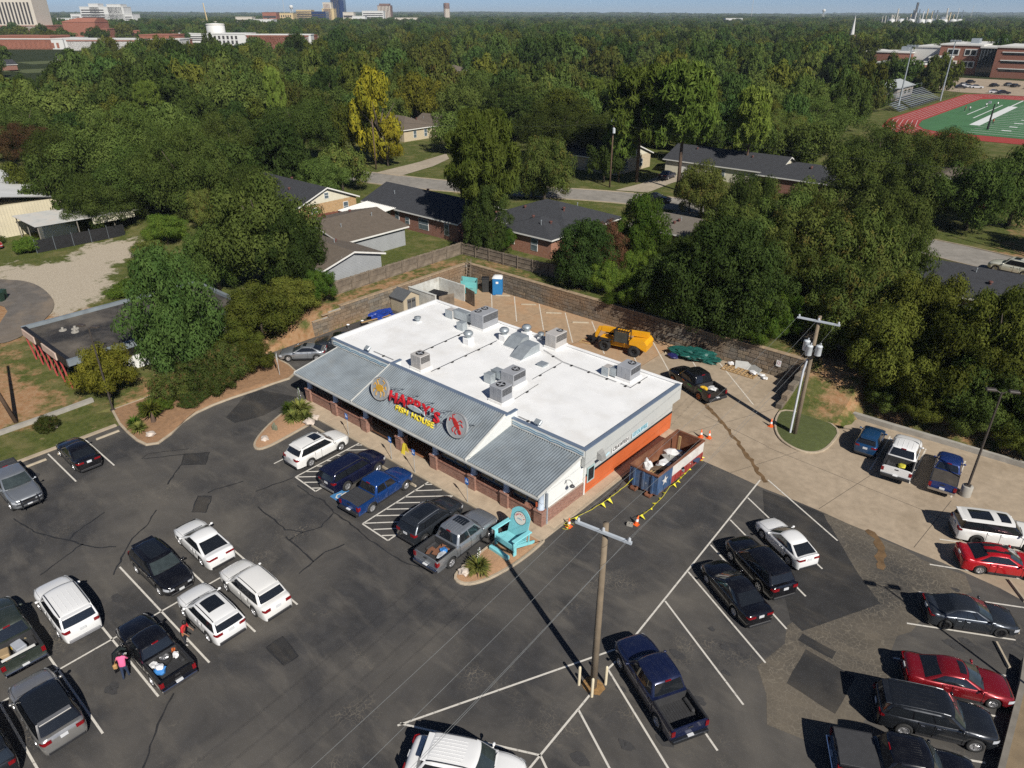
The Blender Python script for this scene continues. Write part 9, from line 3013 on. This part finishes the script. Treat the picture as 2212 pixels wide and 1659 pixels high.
# old black pickup: spare wheel, bags, open driver door
p = inv(DAK, -1.25, -.05, .83)
ty, rm = wheel_meshes(.37, .24, 'silver')
o = thing('spare_wheel', 'spare wheel lying flat in the bed of the old black pickup', 'wheel', p)
o.rotation_euler = (R(90), 0, R(20))
ob('tyre', ty, o)
ob('rim', rm, o).rotation_euler = (0, 0, 0)
o.rotation_euler = (R(82), R(5), R(20))
load_bag(DAK, -1.9, .45, .72, (.3, .28, .2), BAGBL, 'blue crate of white bags at the tailgate of the old black pickup', 3)
load_bag(DAK, -1.9, .42, 1.02, (.22, .2, .12), BAGW, 'white bag on the blue crate in the old black pickup', 4)
load_bag(DAK, -1.2, .5, .72, (.32, .22, .12), BAGW, 'white paper litter beside the spare wheel', 5)
load_bag(DAK, -1.5, -.55, .72, (.16, .16, .16), BAGW, 'small white tub beside the spare wheel', 6)
load_bag(DAK, -1.05, -.6, .72, (.12, .12, .2), M('red_yellow_tin', (0.5, 0.12, 0.03), 0.5, 0.5, 9.0), 'small red and yellow tin in the old black pickup bed', 7)
mb = MB()
mb.tf = Matrix.Translation((.62, .9, 0)) @ Matrix.Rotation(R(-62), 4, 'Z')
mb.bbox(-1.12, -.02, -.035, .045, .42, 1.1, .03)
for a, b in (((-1.1, 1.1), (-.95, 1.62)), ((-.95, 1.62), (-.45, 1.62)), ((-.45, 1.62), (-.05, 1.1))):
	mb.tube([(a[0], 0, a[1]), (b[0], 0, b[1])], .028, 5)
d = mb.build('open_door', BLACKP, DAK)
mb = MB()
mb.tf = Matrix.Translation((.62, .9, 0)) @ Matrix.Rotation(R(-62), 4, 'Z')
mb.quad((-1.08, 0, 1.1), (-.1, 0, 1.1), (-.45, 0, 1.6), (-.95, 0, 1.6))
mb.build('door_pane', CGLASS2, d)
# green brown pickup
load_box(GMC, -1.75, -.1, .72, .75, .5, .34, 8, M('cooler_grey', (0.36, 0.38, 0.42), 0.5), 'cooler_box', 'grey cooler box in the bed of the dark green pickup', 'cooler')
load_box(GMC, -1.9, .6, .72, .6, .5, .45, -10, M('cardboard', (0.34, 0.24, 0.13), 0.8, 0.15), 'cardboard_box', 'cardboard box in the bed of the dark green pickup')
load_bag(GMC, -1.1, -.6, .72, (.3, .3, .22), M('patterned_cloth', (0.45, 0.36, 0.2), 0.8, 0.7, 14.0), 'patterned cloth bundle in the bed of the dark green pickup', 8)
load_bag(GMC, -1.15, .05, .72, (.2, .2, .2), M('grey_tub', (0.22, 0.22, 0.23), 0.5), 'round grey tub in the bed of the dark green pickup', 9)
load_bag(GMC, -1.4, .1, .72, (.22, .16, .12), M('yellow_pack', (0.65, 0.42, 0.02), 0.5), 'yellow pack beside the cooler box', 10)
board('white fence picket lying on the tailgate of the dark green pickup', *inv(GMC, -2.72, 0.1, 1.29), .16, 1.5, .03, R(-1), 0, FASC)
# silver pickup at the walk: broken boards
RB = M('red_brown_board', (0.22, 0.10, 0.055), 0.8, 0.25, 2.0)
for k, (u, v, w, lx, ly, rz, tl) in enumerate(((-1.6, .2, .78, 1.5, .28, 12, 4), (-1.3, -.3, .84, 1.3, .25, -25, -6), (-2.1, .0, .8, 1.1, .24, 70, 5), (-1.0, .35, .86, 1.2, .3, 40, 8), (-1.8, -.55, .8, 1.3, .22, -5, -4), (-2.2, .5, .82, .8, .22, 25, 9))):
	pp = inv(F150, u, v, w)
	board(('long red brown board in the silver pickup bed', 'crossed red brown board in the silver pickup bed', 'red brown board across the tailgate end', 'red brown board against the cab end', 'red brown board along the bed side', 'short red brown board in the bed corner')[k], pp.x, pp.y, pp.z, lx, ly, .05, rzof(F150) + R(rz), R(tl), RB)
load_bag(F150, -1.75, -.25, .8, (.28, .24, .14), BAGBL, 'blue rag among the boards in the silver pickup', 11)
load_bag(F150, -2.05, -.45, .78, (.4, .3, .13), M('grey_sheet', (0.42, 0.45, 0.48), 0.5), 'grey sheet among the boards in the silver pickup', 12)
load_bag(TUN, -1.7, -.2, .73, (.35, .3, .12), M('yellow_straps', (0.55, 0.5, 0.05), 0.6, 0.5, 9.0), 'yellow strap heap in the white pickup bed', 13)
load_bag(TUN, -1.0, .5, .73, (.2, .18, .1), BAGW, 'white rag in the white pickup bed', 14)
load_bag(RAPT, -1.5, .2, .73, (.4, .3, .18), M('yellow_case', (0.6, 0.36, 0.02), 0.5), 'yellow case in the black lettered pickup bed', 15)
load_bag(RAPT, -1.9, -.4, .73, (.4, .35, .2), BAGW, 'white sack in the black lettered pickup bed', 16)
GRN = M('decal_green', (0.03, 0.42, 0.06), 0.5)
ORD = M('decal_orange', (0.6, 0.16, 0.02), 0.5)
for (u, zz, w, m) in ((-.55, .85, .55, GRN), (.35, .95, .3, ORD), (-1.9, 1.0, .5, GRN)):
	MB().box(u - w / 2, u + w / 2, 1.035, 1.04, zz, zz + .12).build('decal', m, RAPT)
for (v, zz, m) in ((.35, .92, GRN), (-.3, .95, ORD)):
	MB().box(-2.965, -2.955, v - .25, v + .25, zz, zz + .1).build('decal', m, RAPT)
for a, b in ((.14, .42), (-.42, -.14)):
	mb = MB()
	pts = [(1.0 - k * .17, 1.45 - .05 * ((k - 4) / 4) ** 2 + .012) for k in range(9)]
	for (x0, z0), (x1, z1) in zip(pts, pts[1:]):
		mb.add([(x0 - .75, a, z0), (x0 - .75, b, z0), (x1 - .75, b, z1), (x1 - .75, a, z1)], [(0, 3, 2, 1)])
	mb.build('roof_stripe', BLACKM, DART)
mb = MB()
for zz in (.55, .8, 1.05):
	mb.tube([(2.86, -.8, zz), (2.95, -.5, zz), (2.95, .5, zz), (2.86, .8, zz)], .03, 5)
for v in (-.5, .5):
	mb.tube([(2.95, v, .4), (2.95, v, 1.15)], .035, 5)
mb.build('brush_guard', BLACKM, RAM)
# cars on the streets behind
CREAMP = paint('paint_cream', (0.60, 0.60, 0.50), 0.2, 0.25)
sg = 'vehicles on the back streets'
make_car('bigsuv', 14.3, 71.6, -8 + 180, CREAMP, 'cream full size SUV parked along the side street', cat='SUV', group=sg, z=PLAT + .05, rails=SILVER, sunroof=[(.15, .4)], W=2.0)
make_car('pickup', -92.5, 52.2, 10, WHITE, 'white pickup half hidden by a tree trunk on the back street', cat='pickup truck', group=sg, z=PLAT + .05)
make_car('sedan', -44.8, 93, 95, NAVY, 'dark blue sedan in the driveway of the garage house', group=sg, z=PLAT + .07)
make_car('sedan', -36.5, 75.2, 15, BLACKP, 'black sedan parked on the back street under the pines', group=sg, z=PLAT + .05)
make_car('sedan', -97.8, -3.4, 3, REDP, 'red sedan parked on the grass by the cream metal building', group=sg, z=.34)
GBIN = M('wheelie_bin_green', (0.02, 0.045, 0.03), 0.5, 0.15)
for k, (x, y) in enumerate(((-72.4, -9.7), (-73.2, -9.2))):
	t = thing('wheelie_bin', ('dark green wheelie bin at the bend of the old drive', 'second dark green wheelie bin behind the first by the old drive')[k], 'bin', (x, y, .4), R(30))
	mb = MB()
	mb.add([(-.26, -.26, 0), (.26, -.26, 0), (.26, .26, 0), (-.26, .26, 0), (-.32, -.34, .95), (.32, -.34, .95), (.32, .34, .95), (-.32, .34, .95)], [(0, 3, 2, 1), (4, 5, 6, 7), (0, 1, 5, 4), (1, 2, 6, 5), (2, 3, 7, 6), (3, 0, 4, 7)])
	mb.build('bin_body', GBIN, t)
	MB().bbox(-.35, .35, -.37, .4, .955, 1.04, .03).build('lid', GBIN, t)
for x, y, a, l in ((-55.5, -16.5, -40, 2.2), (-48.0, -19.5, -15, 1.6), (-57, -19, 10, 2.0)):
	board('yellow painted timber lying on the dirt by the old store' if l > 2 else ('broken pale kerb piece on the dirt' if l < 1.8 else 'grey timber lying on the dirt by the leaning pole'), x, y, .32, l, .2, .16, R(a), 0, M('yellow_timber', (0.55, 0.42, 0.08), 0.8, 0.3) if l > 2 else GREYC, 'timber')
# ================================================================ people
SKIN = [M('skin_light', (0.50, 0.30, 0.21), 0.6, 0.08), M('skin_brown', (0.22, 0.12, 0.07), 0.6, 0.08)]
JEANS = M('denim_dark_blue', (0.02, 0.035, 0.075), 0.85, 0.2, 6.0)
SHOE = M('shoe_pale', (0.4, 0.38, 0.36), 0.7)
DKP = M('dark_trousers', (0.02, 0.022, 0.03), 0.85, 0.2, 6.0)
HAIR = M('hair_dark', (0.012, 0.009, 0.008), 0.6, 0.3)
def person_mesh(top, legs, shoes, skin, arms, stance, bend):
	V, E, Rd, tagm = [], [], [], []
	def add(p, r_, par=None, m=0):
		V.append(Vector(p))
		Rd.append(r_)
		if par is not None:
			E.append((par, len(V) - 1))
			tagm.append((par, len(V) - 1, m))
		return len(V) - 1
	lean = Vector((0, bend, 0))
	pel = add((0, 0, .93), (.16, .12))
	sp = add(Vector((0, .0, 1.13)) + lean * .35, (.15, .115), pel, 0)
	ch = add(Vector((0, 0, 1.32)) + lean * .75, (.165, .12), sp, 0)
	nk = add(Vector((0, .01, 1.47)) + lean, (.055, .055), ch, 0)
	hd = add(Vector((0, .03, 1.58)) + lean * 1.15, (.082, .098), nk, 3)
	add(Vector((0, .02, 1.70)) + lean * 1.2, (.06, .075), hd, 3)
	for s in (-1, 1):
		sh = add(Vector((s * .18, 0, 1.40)) + lean * .85, (.062, .062), ch, 0)
		el, wr = [Vector((s * q[0], q[1], q[2])) + lean * .8 for q in arms[0 if s < 0 else 1]]
		e_ = add(el, (.045, .045), sh, 0)
		w_ = add(wr, (.032, .03), e_, 3)
		dr = (wr - el).normalized()
		pl = add(wr + dr * .07, (.038, .02), w_, 3)
		sd_ = dr.cross(Vector((0, 0, 1)))
		sd_ = sd_.normalized() if sd_.length > .1 else Vector((1, 0, 0))
		for k in range(4):
			b = add(wr + dr * .10 + sd_ * (-.03 + k * .02), (.01, .01), pl, 3)
			add(wr + dr * (.145 + .012 * (k in (1, 2))) + sd_ * (-.033 + k * .022) - Vector((0, 0, .02)), (.008, .008), b, 3)
		b = add(wr + dr * .05 + sd_ * .04 * s, (.011, .011), pl, 3)
		add(wr + dr * .085 + sd_ * .055 * s, (.009, .009), b, 3)
		hp = add((s * .09, 0, .86), (.095, .105), pel, 1)
		fy = stance * s
		kn = add((s * .1, fy * .5 + .03, .48), (.062, .068), hp, 1)
		an = add((s * .11, fy, .10), (.042, .045), kn, 1)
		add((s * .12, fy + .15, .035), (.04, .03), an, 2)
	me = bpy.data.meshes.new('body')
	me.from_pydata(V, E, [])
	o = bpy.data.objects.new('body', me)
	COL.objects.link(o)
	sk = o.modifiers.new('skin', 'SKIN')
	for i, r_ in enumerate(Rd):
		me.skin_vertices[0].data[i].radius = r_
	me.skin_vertices[0].data[0].use_root = True
	o.modifiers.new('sub', 'SUBSURF').levels = 1
	bpy.context.view_layer.update()
	out = bpy.data.meshes.new_from_object(o.evaluated_get(bpy.context.evaluated_depsgraph_get()))
	bpy.data.objects.remove(o)
	out.materials.clear()
	for m in (top, legs, shoes, skin):
		out.materials.append(m)
	for p in out.polygons:
		p.use_smooth = True
		best = (9, 0)
		for a, b, m in tagm:
			d_ = V[b] - V[a]
			t_ = max(0, min(1, (p.center - V[a]).dot(d_) / max(1e-6, d_.length_squared)))
			q = (p.center - V[a] - d_ * t_).length - (Rd[a][0] + Rd[b][0]) * .5
			if q < best[0]:
				best = (q, m)
		m = best[1]
		if m == 0 and p.center.z < .9:
			m = 1
		p.material_index = m
	return out, V[hd]
def person(label, x, y, z, rz, me, head, hairm=HAIR, group=None):
	t = thing('person', label, 'person', (x, y, z), R(rz), group)
	ob('body', me, t)
	mb = MS()
	mb.lathe([(.098, -.07), (.106, .0), (.1, .07), (.07, .125), (.001, .145)], (head.x, head.y - .028, head.z + .025), 12)
	mb.build('hair', hairm, t)
	mb = MB()
	for s in (-1, 1):
		mb.box(head.x + s * .033 - .012, head.x + s * .033 + .012, head.y + .085, head.y + .1, head.z + .03, head.z + .042)
	mb.box(head.x - .025, head.x + .025, head.y + .085, head.y + .097, head.z - .045, head.z - .036)
	mb.build('eyes_and_mouth', HAIR, t)
	return t
PKT = M('top_pink', (0.72, 0.13, 0.27), 0.8, 0.1)
RDT = M('top_red', (0.50, 0.02, 0.025), 0.8, 0.1)
hang = ((.24, .02, 1.12), (.25, .12, .90))
m1, h1_ = person_mesh(PKT, JEANS, SHOE, SKIN[1], (((.30, .10, 1.15), (.30, .34, 1.12)), ((.24, .14, 1.14), (.10, .36, 1.16))), .10, .10)
pt = person('person in a pink top and jeans holding papers by the open truck door', -8.35, -23.15, .018, 55, m1, h1_)
mb = MB()
mb.bbox(-.46, -.26, -.02, .16, .78, 1.02, .04)
mb.tube([(-.36, .07, 1.02), (-.3, .06, 1.2), (-.18, .05, 1.42)], .012, 4)
mb.build('shoulder_bag', M('bag_tan', (0.42, 0.24, 0.09), 0.7), pt)
o = MB().box(-.14, .12, .42, .6, 1.15, 1.165).build('paper_sheet', SWHITE, None, pt.location, R(55))
tag(o, 'white papers held by the person in pink', 'paper')
m2, h2_ = person_mesh(RDT, DKP, SHOE, SKIN[1], ((hang[0], (.22, .22, .98)), ((.24, .04, 1.12), (.22, .24, .98))), .08, .22)
pr = person('person in a red top and dark trousers leaning beside the old black pickup', -8.25, -20.1, .018, -60, m2, h2_)
mb = MB()
mb.tube([(-.14, .12, 1.42), (.02, .22, 1.22), (.16, .2, 1.02)], .013, 4)
mb.bbox(.1, .26, .12, .2, .86, 1.06, .03)
mb.build('shoulder_bag', M('bag_brown', (0.3, 0.13, 0.05), 0.7), pr)
m3, h3_ = person_mesh(SWHITE, DKP, SHOE, SKIN[0], (hang, hang), .08, .03)
m4, h4_ = person_mesh(CONE, DKP, SHOE, SKIN[0], (hang, hang), .12, .05)
for k, (x, y, m, hh, lab) in enumerate(((-23.5, 262, m3, h3_, 'person in white on the near field line'), (-21.2, 268, m3, h3_, 'person in white further along the field line'), (-13.5, 217, m4, h4_, 'person in orange at the end of the white field strip'), (-6, 232, m3, h3_, 'person in white among the field numbers'), (-26.5, 246, m2, h2_, 'person in red bending at the field edge'), (-25.4, 247.5, m3, h3_, 'person in white beside the bending person'))):
	person(lab, x, y, ZF + .04, k * 70, m, hh)
# ================================================================ haze
hz = MB()
gv = bpy.data.objects['ground'].data.vertices
ge = max(max(abs(v.co.x), abs(v.co.y)) for v in gv) + 200
hz.box(-ge, ge, -ge, ge, min(v.co.z for v in gv) - 1, 112)
hm = bpy.data.materials.new('thin_haze')
hm.use_nodes = True
hm.node_tree.nodes.remove(hm.node_tree.nodes['Principled BSDF'])
pv = hm.node_tree.nodes.new('ShaderNodeVolumePrincipled')
pv.inputs['Color'].default_value = (0.72, 0.86, 1.0, 1)
pv.inputs['Density'].default_value = 0.00008
pv.inputs['Anisotropy'].default_value = 0.0
hm.node_tree.links.new(pv.outputs[0], hm.node_tree.nodes['Material Output'].inputs['Volume'])
stuff(hz.build('haze', hm))
